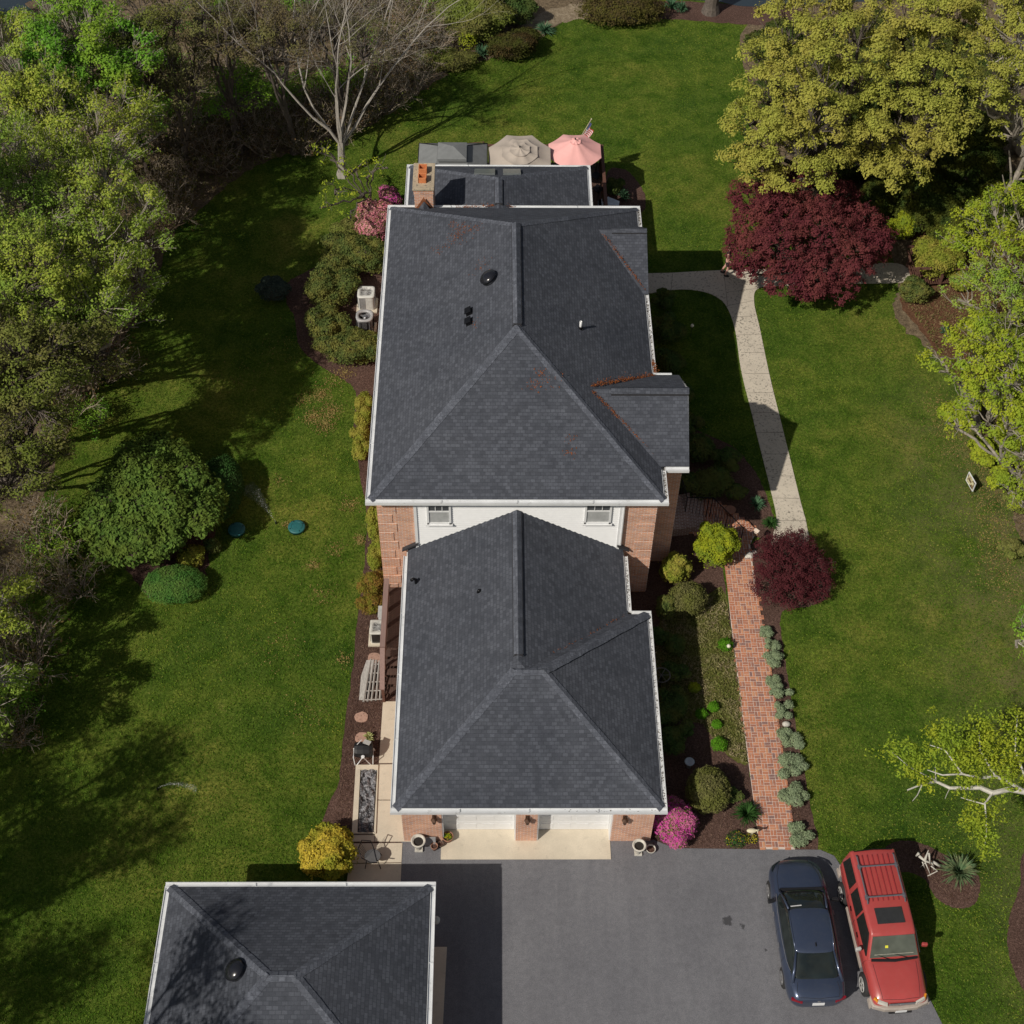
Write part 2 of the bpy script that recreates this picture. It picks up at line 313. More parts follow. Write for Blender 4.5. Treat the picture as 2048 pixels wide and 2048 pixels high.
# ---------------------------------------------------------------- ground sheets
rnd = random.Random(7)
def smooth_poly(pts, sub=6, jit=.0, seed=1, closed=True):
    r = random.Random(seed); n = len(pts); out = []
    for i in range(n if closed else n-1):
        p0, p1, p2, p3 = (pts[(i+k-1) % n] if closed else pts[max(0, min(n-1, i+k-1))] for k in range(4))
        for j in range(sub):
            t = j/sub
            q = [.5*((2*p1[a]) + (-p0[a]+p2[a])*t + (2*p0[a]-5*p1[a]+4*p2[a]-p3[a])*t*t + (-p0[a]+3*p1[a]-3*p2[a]+p3[a])*t**3) for a in (0, 1)]
            out.append((q[0]+r.uniform(-jit, jit), q[1]+r.uniform(-jit, jit)))
    return out
def px(pts): return [(W(x, y).x, W(x, y).y) for x, y in pts]
NOGRASS = []
def sheet(name, pts, z, mat, jit=0, smooth=True, seed=1, thick=0, label=None):
    q = smooth_poly(pts, 7, jit, seed) if smooth else pts
    NOGRASS.append(q)
    b = MB()
    if thick: b.prism(q, z-thick, z)
    else: b.add([(x, y, z) for x, y in q], [tuple(range(len(q)))])
    o = b.build(name, mat); 
    import bmesh
    bm = bmesh.new(); bm.from_mesh(o.data)
    if not thick: bmesh.ops.triangulate(bm, faces=bm.faces)
    for f in bm.faces:
        if not thick and f.normal.z < 0: f.normal_flip()
    bmesh.ops.recalc_face_normals(bm, faces=bm.faces) if thick else None
    bm.to_mesh(o.data); bm.free()
    tag(o, label, None, None, 'structure'); return o
g = MB(); g.quad((-400,-200,0),(400,-200,0),(400,500,0),(-400,500,0)); lawn = g.build('lawn', M['grass']); tag(lawn, 'mown green lawn around the house', kind='structure')
sheet('woodland_floor', px([(1165,22),(1110,52),(1060,92),(1010,112),(965,122),(905,140),(860,172),(800,205),(740,250),(640,290),(560,312),(480,350),(400,420),(345,470),(300,580),(230,700),(140,860),(60,1060),(20,1250),(-60,1400),(-400,1500),(-900,1200),(-1000,-500),(300,-800),(1300,-500),(1250,-10)]), .006, M['litter'], .12, seed=3, label='brown leaf littered floor of the wood left of the lawn')
sheet('woodland_floor', px([(2075,1140),(2030,1040),(2000,950),(1965,870),(1920,780),(1870,710),(1800,650),(1788,600),(1800,570),(1780,500),(1700,430),(1600,400),(1520,350),(1500,200),(1495,48),(1700,-80),(2400,-200),(2900,300),(2800,1200),(2300,1300)]), .006, M['litter'], .12, seed=4, label='brown leaf littered floor of the wood right of the lawn')
sheet('gravel_bank', px([(1040,55),(1085,25),(1150,8),(1180,15),(1170,35),(1120,48),(1085,60),(1050,62)]), .012, M['tan'], .1, seed=5)
sheet('mulch_bed', px([(1160,18),(1175,40),(1235,42),(1300,37),(1400,42),(1500,50),(1600,48),(1600,20),(1500,12),(1400,4),(1260,2),(1190,0)]), .010, M['mulch'], .06, seed=6)
wm, nt_, p_, L_ = nodes('pond_water'); p_.inputs['Base Color'].default_value = (.03,.045,.06,1); p_.inputs['Roughness'].default_value = .15; bump(nt_, p_, noise(nt_, pos(nt_), 3, 4), .3, .05)
sheet('water', px([(-500,-10),(0,30),(60,22),(130,-5),(900,-30),(1250,-6),(1420,2),(1600,10),(2400,-60),(3500,-300),(2500,-900),(-500,-900)]), .016, wm, .0, seed=8, label='dark still water beyond the garden')
# left bed along the house
sheet('mulch_bed', px([(664,1665),(678,1560),(690,1450),(706,1330),(716,1230),(728,1130),(733,1030),(722,960),(712,900),(708,850),(712,795),(700,768),(655,742),(620,716),(598,690),(590,640),(572,600),(575,566),(610,545),(660,515),(700,480),(740,430),(800,420),(960,520),(960,1655)]), .010, M['mulch'], .03, seed=9, label='dark mulch bed along the left wall of the house')
sheet('mulch_bed', px([(230,950),(280,920),(350,910),(410,940),(425,1000),(428,1070),(412,1140),(385,1190),(330,1200),(280,1180),(240,1110),(210,1020)]), .010, M['mulch'], .1, seed=10)
sheet('mulch_bed', px([(1270,1700),(1345,1697),(1430,1700),(1521,1700),(1500,1550),(1480,1400),(1462,1250),(1447,1130),(1470,1090),(1500,1070),(1545,1085),(1548,1040),(1530,985),(1500,930),(1440,880),(1300,850),(1200,1000),(1200,1600)]), .010, M['mulch'], .03, seed=11, label='dark mulch bed between garage wing and brick path')
sheet('mulch_bed', px([(1500,1090),(1560,1075),(1620,1090),(1655,1140),(1660,1185),(1625,1212),(1565,1225),(1566,1290),(1580,1380),(1598,1490),(1618,1600),(1635,1700),(1580,1702),(1560,1500),(1530,1300),(1505,1150)]), .010, M['mulch'], .025, seed=12, label='mulch strip between brick path and front lawn')
sheet('mulch_bed', px([(1770,1700),(1790,1684),(1832,1684),(1875,1702),(1948,1742),(1960,1778),(1948,1810),(1910,1816),(1872,1795),(1850,1760),(1820,1745),(1780,1740)]), .010, M['mulch'], .02, seed=13, label='small mulch island beside the red car')
sheet('mulch_bed', px([(2068,1690),(2040,1770),(2016,1850),(2018,1910),(2050,1985),(2120,2040),(2300,2040),(2300,1650)]), .010, M['mulch'], .02, seed=14)
sheet('mulch_bed', px([(1700,420),(1800,440),(1830,520),(1800,600),(1840,660),(1900,740),(1960,800),(2050,800),(2050,400)]), .010, mat_ground('red_mulch', (.075,.035,.02), (.13,.065,.038), (.20,.11,.065), 10, 40, 1), .06, seed=15)
sheet('mulch_bed', px([(1215,345),(1250,340),(1280,370),(1292,410),(1270,430),(1215,430)]), .010, M['mulch'], .03, seed=16)
# rough ground cover strip left of the brick path
RC = px([(1385,1215),(1440,1175),(1457,1230),(1475,1350),(1490,1470),(1494,1530),(1440,1500),(1405,1450),(1330,1420),(1310,1300),(1330,1220)])
sheet('rough_grass', RC, .014, M['rough'], .05, seed=17)
# driveway, apron, walks
DR = px([(803,1684),(1100,1680),(1306,1680),(1350,1697),(1520,1699),(1640,1700),(1668,1712),(1700,1760),(1745,1850),(1850,1980),(1900,2080),(1990,2300)]) + [(14,2),(-1.6,2),(-2.6,8)]
sheet('driveway', DR, .022, M['asphalt'], 0, False, thick=.04, label='grey asphalt driveway in front of the garage')
sheet('garage_apron', [(-1.74,20.62),(3.76,20.62),(3.76,21.7),(-1.74,21.7)], .045, M['concrete'], 0, False, thick=.05)
cw = MB()
for quad in ([(766,1404),(840,1404),(836,1526),(758,1527)], [(757,1530),(836,1529),(840,1600),(752,1600)], [(752,1602),(846,1602),(846,1684),(750,1684)], [(704,1671),(749,1671),(749,1684),(703,1684)], [(703,1688),(805,1687),(803,1725),(698,1727)], [(698,1729),(803,1727),(800,1800),(690,1800)]):
    q = px(quad); NOGRASS.append(q); cw.prism(q[::-1] if (q[1][0]-q[0][0])*(q[2][1]-q[0][1])-(q[1][1]-q[0][1])*(q[2][0]-q[0][0]) < 0 else q, -.02, .04)
tag(cw.build('side_walk', M['concrete']), 'pale concrete walk along the left side of the garage wing', kind='structure')
sheet('outbuilding_apron', px([(850,1895),(894,1895),(886,2048),(876,2300),(840,2300)]), .05, M['concrete'], 0, False, thick=.05)
Lp = [(1270,552),(1350,546),(1447,541),(1560,538),(1680,533),(1796,528),(1820,562),(1700,568),(1560,572),(1516,578),(1508,604),(1520,660),(1541,760),(1572,885),(1600,1000),(1613,1050),(1613,1092)]
Lq = [(1545,1092),(1553,1040),(1541,980),(1521,900),(1502,822),(1482,740),(1470,660),(1452,612),(1425,590),(1390,581),(1350,580),(1270,588)]
sheet('concrete_path', px(Lp+Lq), .028, M['path'], 0, True, thick=.04, label='speckled concrete path curving past the house to the garden')
jm = MB()
for a, b in (((1345,547),(1342,581)),((1447,541),(1455,612)),((1455,585),(1513,578)),((1452,613),(1508,602)),((1470,635),(1512,633)),((1472,671),(1520,669)),((1480,706),(1530,706)),((1488,748),(1540,748)),((1495,787),(1547,786)),((1503,826),(1557,826)),((1510,866),(1567,866)),((1521,909),(1577,909)),((1532,953),(1588,953)),((1543,997),(1600,998)),((1552,1042),(1611,1042)),((1620,536),(1625,570)),((1720,532),(1735,567))):
    A = W(*a); B = W(*b); d = (B-A).normalized(); n = Vector((-d.y, d.x, 0))*.008
    A += d*.03; B -= d*.03
    jm.quad((*(A-n).xy,.032),(*(B-n).xy,.032),(*(B+n).xy,.032),(*(A+n).xy,.032))
tag(jm.build('concrete_path_joints', M['joint']), kind='structure')
# brick path: laid bricks over a mortar bed
def inside(p, poly):
    x, y = p; c = False; j = len(poly)-1
    for i in range(len(poly)):
        if (poly[i][1] > y) != (poly[j][1] > y) and x < (poly[j][0]-poly[i][0])*(y-poly[i][1])/(poly[j][1]-poly[i][1])+poly[i][0]: c = not c
        j = i
    return c
BP = px([(1520,1701),(1590,1701),(1575,1580),(1560,1480),(1540,1340),(1520,1220),(1508,1150),(1500,1090),(1515,1060),(1430,1000),(1375,1000),(1370,1060),(1400,1075),(1447,1090),(1450,1130),(1462,1250),(1480,1400),(1500,1550)])
sheet('brick_path_mortar', BP, .020, plain('mortar', (.62,.52,.46), .95, sc=20), 0, False)
bb = MB(); U = .205; x0 = min(p[0] for p in BP); y0 = min(p[1] for p in BP); rb = random.Random(5)
for i in range(int((max(p[0] for p in BP)-x0)/U)+2):
    for j in range(int((max(p[1] for p in BP)-y0)/U)+2):
        cx, cy = x0+i*U, y0+j*U
        for k in (-1, 1):
            ox, oy = (0, k*U/4) if (i+j) % 2 else (k*U/4, 0)
            if not (inside((cx+ox, cy+oy), BP) or inside((cx+ox-.03, cy+oy), BP) or inside((cx+ox+.03, cy+oy), BP)): continue
            sx, sy = (.188, .086) if (i+j) % 2 else (.086, .188)
            z = .036+rb.uniform(-.003, .003)
            bb.obox((cx+ox, cy+oy, z-.012), (sx-.009, sy-.008, .024), rb.uniform(-.03, .03))
m, nt, p, L = nodes('path_brick'); gg = nt.nodes.new('ShaderNodeNewGeometry')
c = ramp(nt, gg.outputs['Random Per Island'], [(0, (.22,.13,.12)), (.14, (.33,.15,.105)), (.5, (.44,.175,.10)), (.8, (.51,.215,.12)), (1, (.55,.27,.15))])
c = mix(nt, c, ramp(nt, noise(nt, pos(nt), 22, 4, .7), [(.3, (.85,.85,.85)), (.7, (1.15,1.15,1.15))]), 1, 'MULTIPLY'); L.new(c, p.inputs['Base Color']); p.inputs['Roughness'].default_value = .9
tag(bb.build('brick_path', m), 'red brick path in alternating pairs from driveway to porch', kind='structure')
# weed/leaf cards over the rough strip
rg = np.random.default_rng(3)
def cards_in(poly, n, z, s, h=1.0, seed=1):
    r = np.random.default_rng(seed); a = np.array(poly); lo, hi = a.min(0), a.max(0); out = []
    while len(out) < n:
        q = r.uniform(lo, hi, (n, 2))
        out += [tuple(t) for t in q if inside(t, poly)]
    P = np.array(out[:n]); P = np.column_stack([P, np.full(n, z)+r.uniform(0, s, n)])
    Nn = r.normal(size=(n, 3)); Nn[:, 2] = np.abs(Nn[:, 2])*h; return leaf_quads(P, Nn, r.uniform(.5, 1, n)*s, r, .35)
tag(quads_np('rough_tufts', cards_in(RC, 9000, .02, .07, .6), leafmat('tuft', (.27,.25,.10), (.15,.19,.04), (.33,.28,.16), .2, 1.2)), 'yellowish weedy grass strip beside the brick path', kind='stuff')

# blades of grass over the lawn inside the view, left out of every bed and path
def inside_np(P, poly):
    c = np.zeros(len(P), bool); j = len(poly)-1; x, y = P[:, 0], P[:, 1]
    for i in range(len(poly)):
        xi, yi = poly[i]; xj, yj = poly[j]
        if yi != yj: c ^= ((yi > y) != (yj > y)) & (x < (xj-xi)*(y-yi)/(yj-yi)+xi)
        j = i
    return c
def grass_cards(n, seed):
    r = np.random.default_rng(seed); y = r.uniform(13, 72, n*2); y = 13+59*r.uniform(0, 1, n*2)**1.15; hw = 16+(y-13)*.22; P = np.column_stack([r.uniform(-1, 1, n*2)*hw, y])
    keep = np.ones(len(P), bool)
    for q in NOGRASS: keep &= ~inside_np(P, q)
    for x0, x1, y0, y1 in ((-4.1,5.6,31.3,46),(-2.9,5,21.2,31.4),(-3.5,3.8,46,51),(-9.5,-2.1,11.6,18.3)): keep &= ~((P[:, 0] > x0) & (P[:, 0] < x1) & (P[:, 1] > y0) & (P[:, 1] < y1))
    P = P[keep][:n]; k = len(P); P3 = np.column_stack([P, np.full(k, .012)+r.uniform(0, .02, k)]); Nn = r.normal(size=(k, 3)); Nn[:, 2] = np.abs(Nn[:, 2])*.9+.35
    return leaf_quads(P3, Nn, r.uniform(.018, .046, k), r, .42, .1)
gm = bpy.data.materials.new('grass_blade'); gm.use_nodes = True; nt = gm.node_tree; nt.nodes.clear(); L = nt.links; ge = nt.nodes.new('ShaderNodeNewGeometry')
c = ramp(nt, ge.outputs['Random Per Island'], [(0, (.047,.105,.012)), (.35, (.082,.168,.016)), (.7, (.132,.225,.024)), (.94, (.185,.245,.038)), (1, (.24,.25,.07))])
c = mix(nt, c, ramp(nt, noise(nt, ge.outputs['Position'], .22, 5, .6), [(.36, (.72,.84,.7)), (.5, (1,1,1)), (.64, (1.6,1.28,1.4))]), 1, 'MULTIPLY')
d = nt.nodes.new('ShaderNodeBsdfDiffuse'); L.new(c, d.inputs[0]); t = nt.nodes.new('ShaderNodeBsdfTranslucent'); L.new(c, t.inputs[0]); x = nt.nodes.new('ShaderNodeMixShader'); x.inputs[0].default_value = .25; L.new(d.outputs[0], x.inputs[1]); L.new(t.outputs[0], x.inputs[2]); o = nt.nodes.new('ShaderNodeOutputMaterial'); L.new(x.outputs[0], o.inputs[0])
tag(quads_np('grass', grass_cards(330000, 8), gm), 'short blades of lawn grass around the house', kind='stuff')
fl_ = cards_in(px([(730,720),(380,740),(380,1640),(640,1650)]), 260, .03, .022, 1.2, 5); tag(quads_np('fallen_leaves', fl_, leafmat('dry_leaf', (.45,.34,.18), (.30,.20,.10), None, .1)), 'scattered dry fallen leaves on the left lawn', kind='stuff')

# brown patches of dead grass in the left lawn and dry grass along the right wood edge
def patch_cards(spots, n, seed):
    r = np.random.default_rng(seed); out = []
    for (x, y, s_, k) in spots: q = W(x, y); out.append(np.column_stack([r.normal(q.x, s_, int(n*k)), r.normal(q.y, s_*1.1, int(n*k)), r.uniform(.02, .045, int(n*k))]))
    P = np.concatenate(out); Nn = r.normal(size=P.shape); Nn[:, 2] = np.abs(Nn[:, 2])+.4; return leaf_quads(P, Nn, r.uniform(.02, .045, len(P)), r, .4, .1)
tag(quads_np('dry_grass', patch_cards([(640,790,.22,1),(662,822,.25,1.2),(625,835,.2,1),(650,850,.22,1),(690,745,.2,.6),(667,760,.25,.5),(610,800,.2,.4),(672,1100,.2,.3),(625,1132,.13,.4),(575,1050,.1,.3),(645,1190,.25,.3),(690,1320,.15,.3),(560,960,.2,.2),(720,1080,.12,.5),(700,1010,.2,.5),(480,760,.5,.3),(560,700,.6,.3),(620,1420,.4,.3),(560,1300,.5,.3)]+[(1980+i*3,1000+i*22,.5,.45) for i in range(-6,9)]+[(1910-i*6,900-i*16,.5,.3) for i in range(0,7)], 420, 91), leafmat('straw', (.40,.30,.12), (.28,.24,.08), (.30,.20,.08), .15, 3)), 'patches of dry straw coloured grass in the lawn', kind='stuff')
GC = px([(1795,590),(1850,660),(1900,745),(1960,860),(2010,960),(2040,1080),(2090,1100),(2090,700),(2048,640),(1900,560),(1830,600)])
tag(quads_np('ground_cover', cards_in(GC, 9000, .015, .075, .7, 12), leafmat('cover', (.22,.15,.08), (.12,.15,.035), (.26,.18,.10), .15, 1.1)), 'brown and green ground cover along the right wood edge', kind='stuff')
GC2 = px([(330,470),(420,400),(520,330),(700,250),(900,130),(1000,60),(900,-20),(300,-60),(250,300),(250,480)])
tag(quads_np('leaf_litter_cover', cards_in(GC2, 14000, .015, .10, .7, 13), leafmat('cover2', (.26,.17,.09), (.13,.13,.05), (.16,.19,.05), .15, .8)), 'brown leaves and low weeds on the floor of the left wood', kind='stuff')

MB1 = px([(1300,1690),(1516,1690),(1495,1550),(1440,1500),(1400,1450),(1330,1430),(1290,1600)]); MB2 = px([(668,1650),(682,1560),(696,1440),(712,1330),(722,1230),(765,1230),(765,1400),(757,1520),(712,1525),(700,1650)]); MB3 = px([(600,560),(650,700),(700,760),(705,690),(640,560)]); MB4 = px([(1545,1240),(1565,1400),(1590,1600),(1625,1695),(1590,1695),(1560,1500),(1535,1300)]); MB5 = px([(1790,1690),(1870,1706),(1945,1750),(1950,1800),(1900,1808),(1850,1750)])
chips = np.concatenate([cards_in(q, n, .014, .035, 1.4, 60+i) for i, (q, n) in enumerate(((MB1,3200),(MB2,3600),(MB3,2200),(MB4,1800),(MB5,1400)))])
tag(quads_np('mulch_chips', chips, leafmat('chips', (.16,.09,.065), (.05,.028,.02), (.24,.16,.12), .05, 6)), 'loose bark chips lying on the mulch beds', kind='stuff')
# ---------------------------------------------------------------- the house
house = thing('house', 'large brick house with dark hip roofs, white gutters and a two door garage wing', 'house', (.75, 36, 0))
S1, S2 = .655, .583
def roofface(mb, pts): mb.add(pts, [tuple(range(len(pts)))])
def hip(mb, x0, x1, y0, y1, ez, s, th=.05, hipn=True, hips=True, ry=None):
    # hip roof over a rectangle; hipn / hips False leaves that end as a gable
    wx, wy = x1-x0, y1-y0
    if wx <= wy:
        h = wx/2; zc = ez+h*s; xm = (x0+x1)/2; a = (xm, y0+(h if hips else 0), zc); b = (xm, y1-((ry or h) if hipn else 0), zc)
        roofface(mb, [(x0,y1,ez),(x0,y0,ez),a,b]); roofface(mb, [(x1,y0,ez),(x1,y1,ez),b,a])
        if hips: roofface(mb, [(x0,y0,ez),(x1,y0,ez),a])
        if hipn: roofface(mb, [(x1,y1,ez),(x0,y1,ez),b])
    else:
        h = wy/2; zc = ez+h*s; ym = (y0+y1)/2; a = (x0+h, ym, zc); b = (x1-h, ym, zc)
        roofface(mb, [(x0,y0,ez),(x1,y0,ez),b,a]); roofface(mb, [(x1,y1,ez),(x0,y1,ez),a,b])
        roofface(mb, [(x0,y1,ez),(x0,y0,ez),a]); roofface(mb, [(x1,y0,ez),(x1,y1,ez),b])
    return a, b
def caps_(name, parent, lst):
    for a_, b_, sg in lst:
        k_ = MB(); cap(k_, a_, b_, sag=sg); k_.build(name, M['capshingle'], parent)
def cap(mb, a, b, w=.15, up=.008, drop=None, mi=0, sag=.10):
    # shingle cap over a hip or ridge: overlapping short lengths
    a, b = Vector(a), Vector(b); L_ = (b-a).length; d = (b-a)/L_; n = Vector((-d.y, d.x, 0)).normalized()
    k = max(2, int(L_/.22)); r = random.Random(int(L_*100))
    dz = sag if drop is None else drop
    for i in range(k):
        p = a+d*(L_*i/k); q = a+d*(L_*(i+1.12)/k); e0, e1 = up+.004, up+.016
        ww = w*r.uniform(.93, 1.04)
        P = [p-n*ww+Vector((0,0,e0-dz*ww/.15)), q-n*ww+Vector((0,0,e1-dz*ww/.15)), q+Vector((0,0,e1+.01)), p+Vector((0,0,e0+.01)), q+n*ww+Vector((0,0,e1-dz*ww/.15)), p+n*ww+Vector((0,0,e0-dz*ww/.15))]
        mb.add(P, [(0,1,2,3),(3,2,4,5)], mi)
def gutter(mb, x0, y0, x1, y1, z, side, w=.14, mi=0, name='gutter'):
    mat_, par_, lab_ = mb; mb = MB()
    # open channel; the outer face lies on the given line, side = inward direction
    d = Vector((x1-x0, y1-y0, 0)); L_ = d.length; d.normalize(); n = Vector(side).to_3d(); A = Vector((x0, y0, z)); B = Vector((x1, y1, z))
    def bar(o0, o1, za, zb, m=mi):
        P = [A+n*o0, B+n*o0, B+n*o1, A+n*o1]
        vs = [(p.x,p.y,z+za) for p in P]+[(p.x,p.y,z+zb) for p in P]
        mb.add(vs, [(0,3,2,1),(4,5,6,7),(0,1,5,4),(1,2,6,5),(2,3,7,6),(3,0,4,7)], m)
    bar(0, .022, -.13, .0); bar(.022, w, -.13, -.035); bar(w, w+.03, -.19, .012)
    k = int(L_/2.7)
    for i in range(1, k+1):                                     # hangers and joints
        t = L_*i/(k+1); P = A+d*t
        mb.obox((P.x+n.x*.07, P.y+n.y*.07, z-.006), (.03 if abs(d.x) > .5 else .14, .14 if abs(d.x) > .5 else .03, .012), 0, mi)
    mb.build('gutter', mat_, par_, label=lab_)

XL, XR, YF, YB, ZE = -4.38, 5.87, 30.80, 46.50, 5.75
gx = .15
roof = MB(); a, b = hip(roof, XL+gx, XR-gx, YF+gx, YB-gx, ZE+.03, S1)
mroof = roof.build('main_roof', M['shingle'], house)
ezz = ZE+.03
caps_('hip_cap', mroof, [((XL+gx, YF+gx, ezz), a, .069), ((XR-gx, YF+gx, ezz), a, .069), ((XL+gx, YB-gx, ezz), b, .069), ((XR-gx, YB-gx, ezz), b, .069)])
def ridgevent(parent, x, y0, y1, z, w=.15, slope=.6):
    v = MB(); n = int((y1-y0)/.3)
    for i in range(n):
        p, q = y0+(y1-y0)*i/n, y0+(y1-y0)*(i+1.06)/n; e = .004*(i % 2)
        P = [(x-w,p,z-w*slope+.045+e),(x-w,q,z-w*slope+.055+e),(x,q,z+.065+e),(x,p,z+.055+e),(x+w,q,z-w*slope+.055+e),(x+w,p,z-w*slope+.045+e)]
        v.add(P, [(0,1,2,3),(3,2,4,5)])
    for s in (-1, 1): v.obox((x+s*(w+.004), (y0+y1)/2, z-w*slope+.012), (.026, y1-y0, .06), 0, 1)
    v.obox((x, y0+.012, z-.02), (w*1.8, .02, .11), 0, 1)
    return v.build('ridge_vent', [M['capshingle'], M['darkroof']], parent)
ridgevent(mroof, a[0], a[1]+.12, b[1]+.02, a[2])
gt = (M['white'], house, None)
gutter(gt, XL, YF, XR, YF, ZE+.02, (0,1)); gutter(gt, XL, YF+.142, XL, YB-.142, ZE+.02, (1,0)); 
gutter(gt, XL, YB, XR, YB, ZE+.02, (0,-1))

gr = (M['dirty'], house, 'streaked dirty gutter on the right side')
for y0, y1 in ((YF+.142, 32.3), (36.95, 41.2), (45.2, YB-.142)): gutter(gr, XR, y0, XR, y1, ZE+.02, (-1,0))

sf = MB(); sf.box(XL+.1, XR-.1, YF+.1, YB-.1, ZE-.22, ZE-.15); sf.build('soffit', M['soffit'], house)
# main walls
wl = MB(); wl.box(-4.05, 5.56, 31.32, 46.0, -.2, ZE-.16); wl.box(5.5, 6.52, 32.75, 36.65, -.2, ZE-.16)
wl.build('brick_wall', M['brick'], house)
# quoins: slightly proud bands of brick at the corners of the front wall
for x0, s in ((-4.05, 1), (5.56, -1)):
    qn = MB()
    for i in range(11):
        z = .1+i*.5
        wq = .62 if i % 2 else .48
        xa, xb = sorted((x0-s*.02, x0+s*wq)); qn.box(xa, xb, 31.295, 31.40, z, z+.42)
    qn.build('brick_quoins', M['brick'], house)
# white siding with overlapping boards
sd = MB(); SX0, SX1 = WP(830,1016,(0,31.3,0),(0,1,0)).x, WP(1243,1016,(0,31.3,0),(0,1,0)).x
z = 2.3
while z < ZE-.22:
    sd.add([(SX0,31.24,z),(SX1,31.24,z),(SX1,31.285,z+.115),(SX0,31.285,z+.115),(SX0,31.30,z),(SX1,31.30,z)], [(0,1,2,3),(4,5,1,0)]); z += .115
side = sd.build('siding', M['vinyl'], house)
tr = MB()
for x in (SX0, SX1): tr.box(x-.05, x+.05, 31.215, 31.32, 2.3, ZE-.2)
tr.box(SX0, SX1, 31.235, 31.32, ZE-.26, ZE-.16)
tr.build('corner_trim', M['trim'], house)
def window(x0, x1, z0, z1, y, parent, ny=-1):
    f = MB(); t = .07; yo = y-.055
    for q in ((x0,x1,z0,z0+t),(x0,x1,z1-t,z1),(x0,x0+t,z0,z1),(x1-t,x1,z0,z1)): f.box(q[0],q[1],yo,y+.02,q[2],q[3])
    zm = (z0+z1)/2; f.box(x0+t, x1-t, yo+.01, y+.02, zm-.03, zm+.03); f.box(x0-.05, x1+.05, yo-.05, y, z0-.05, z0)
    fr = f.build('window', M['trim'], parent)
    g1 = MB(); g1.box(x0+t, x1-t, yo+.035, y+.01, zm+.03, z1-t); g1.build('pane', M['glass'], fr)
    g2 = MB(); g2.box(x0+t, x1-t, yo+.035, y+.01, z0+t, zm-.03); g2.build('pane', plain('blind', (.40,.41,.41), .4), fr, label='lower pane with pale blind')
    mu = MB()
    for i in (1, 2): xx = x0+t+(x1-x0-2*t)*i/3; mu.box(xx-.012, xx+.012, yo+.015, yo+.034, zm+.03, z1-t)
    zz = (zm+z1-t)/2+.02; mu.box(x0+t, x1-t, yo+.013, yo+.032, zz-.012, zz+.012); mu.build('muntin', M['trim'], fr)
for pa, pb in (((853,1017),(902.8,1046.5)), ((1170,1017),(1221,1045.5))):
    A = WP(*pa, (0,31.25,0), (0,1,0)); B = WP(*pb, (0,31.25,0), (0,1,0)); window(A.x, B.x, B.z, B.z+1.35, 31.25, house)
# downspouts
dn = MB(); dn.tube([(SX1+.08,31.22,ZE-.2),(SX1+.08,31.2,3)], .04, 8); dn.build('downspout', M['trim'], house)
# front gable block
def gable_x(mb, xa, xb, y0, y1, ez, s):      # ridge along x, gable end at xb
    ym = (y0+y1)/2; h = (y1-y0)/2; zc = ez+h*s
    roofface(mb, [(xa,y0,ez),(xb,y0,ez),(xb,ym,zc),(xa,ym,zc)]); roofface(mb, [(xb,y1,ez),(xa,y1,ez),(xa,ym,zc),(xb,ym,zc)]); return ym, zc
GX = 6.68
d1 = MB(); ym, zc = gable_x(d1, 2.9, GX, 32.42, 36.85, ZE+.05, .69)
p1 = d1.build('front_gable_roof', M['shingle'], house)
v = MB()
for i in range(14):
    xx = 4.0+i*(GX-4.0)/14; v.add([(xx,ym-.17,zc-.06),(xx+.21,ym-.17,zc-.05),(xx+.21,ym,zc+.06),(xx,ym,zc+.05),(xx+.21,ym+.17,zc-.05),(xx,ym+.17,zc-.06)], [(1,0,3,2),(2,3,5,4)])
v.box(4.0, GX, ym-.19, ym-.165, zc-.16, zc-.055, 1); v.build('ridge_vent', [M['shingle'], M['darkroof']], p1)
gw = MB(); gw.add([(6.5,32.75,ZE-.16),(6.5,36.6,ZE-.16),(6.5,ym,zc-.12)], [(0,1,2)]); gw.build('gable_siding', M['trim'], house)
gb = MB()
gb.add([(GX,32.42,ZE+.03),(GX,ym,zc+.03),(GX,36.85,ZE+.03),(GX,36.85,ZE-.14),(GX,ym,zc-.16),(GX,32.42,ZE-.14)], [(0,1,4,5),(1,2,3,4)])
gb.add([(GX-.03,32.42,ZE+.03),(GX-.03,ym,zc+.03),(GX-.03,36.85,ZE+.03),(GX-.03,36.85,ZE-.14),(GX-.03,ym,zc-.16),(GX-.03,32.42,ZE-.14)], [(5,4,1,0),(4,3,2,1)])
gb.build('bargeboard', M['trim'], house)
g3 = (M['white'], house, None); gutter(g3, XR, 32.28, GX, 32.28, ZE+.02, (0,1)); gutter(g3, XR, 36.98, GX-.25, 36.98, ZE+.02, (0,-1))
so_ = MB(); so_.box(5.7, GX-.03, 32.45, 36.8, ZE-.2, ZE-.14); so_.build('soffit', M['soffit'], house)
# rear dormer gable on the right eave
d2 = MB(); ym2, zc2 = 43.62, 6.92
yA, yB = 41.15, 45.15
roofface(d2, [(3.4,yA,ZE+.06),(5.86,yA,ZE+.06),(5.86,ym2,zc2),(3.4,ym2,zc2)]); roofface(d2, [(5.86,yB,ZE+.06),(3.4,yB,ZE+.06),(3.4,ym2,zc2),(5.86,ym2,zc2)])
p2 = d2.build('dormer_roof', M['shingle'], house)
v = MB()
for i in range(9):
    xx = 4.5+i*.15; v.add([(xx,ym2-.15,zc2-.03),(xx+.16,ym2-.15,zc2-.02),(xx+.16,ym2,zc2+.05),(xx,ym2,zc2+.04),(xx+.16,ym2+.15,zc2-.03),(xx,ym2+.15,zc2-.04)], [(1,0,3,2),(2,3,5,4)])
v.box(4.5, 5.86, ym2-.17, ym2-.145, zc2-.12, zc2-.03, 1); v.build('ridge_vent', [M['shingle'], M['darkroof']], p2)
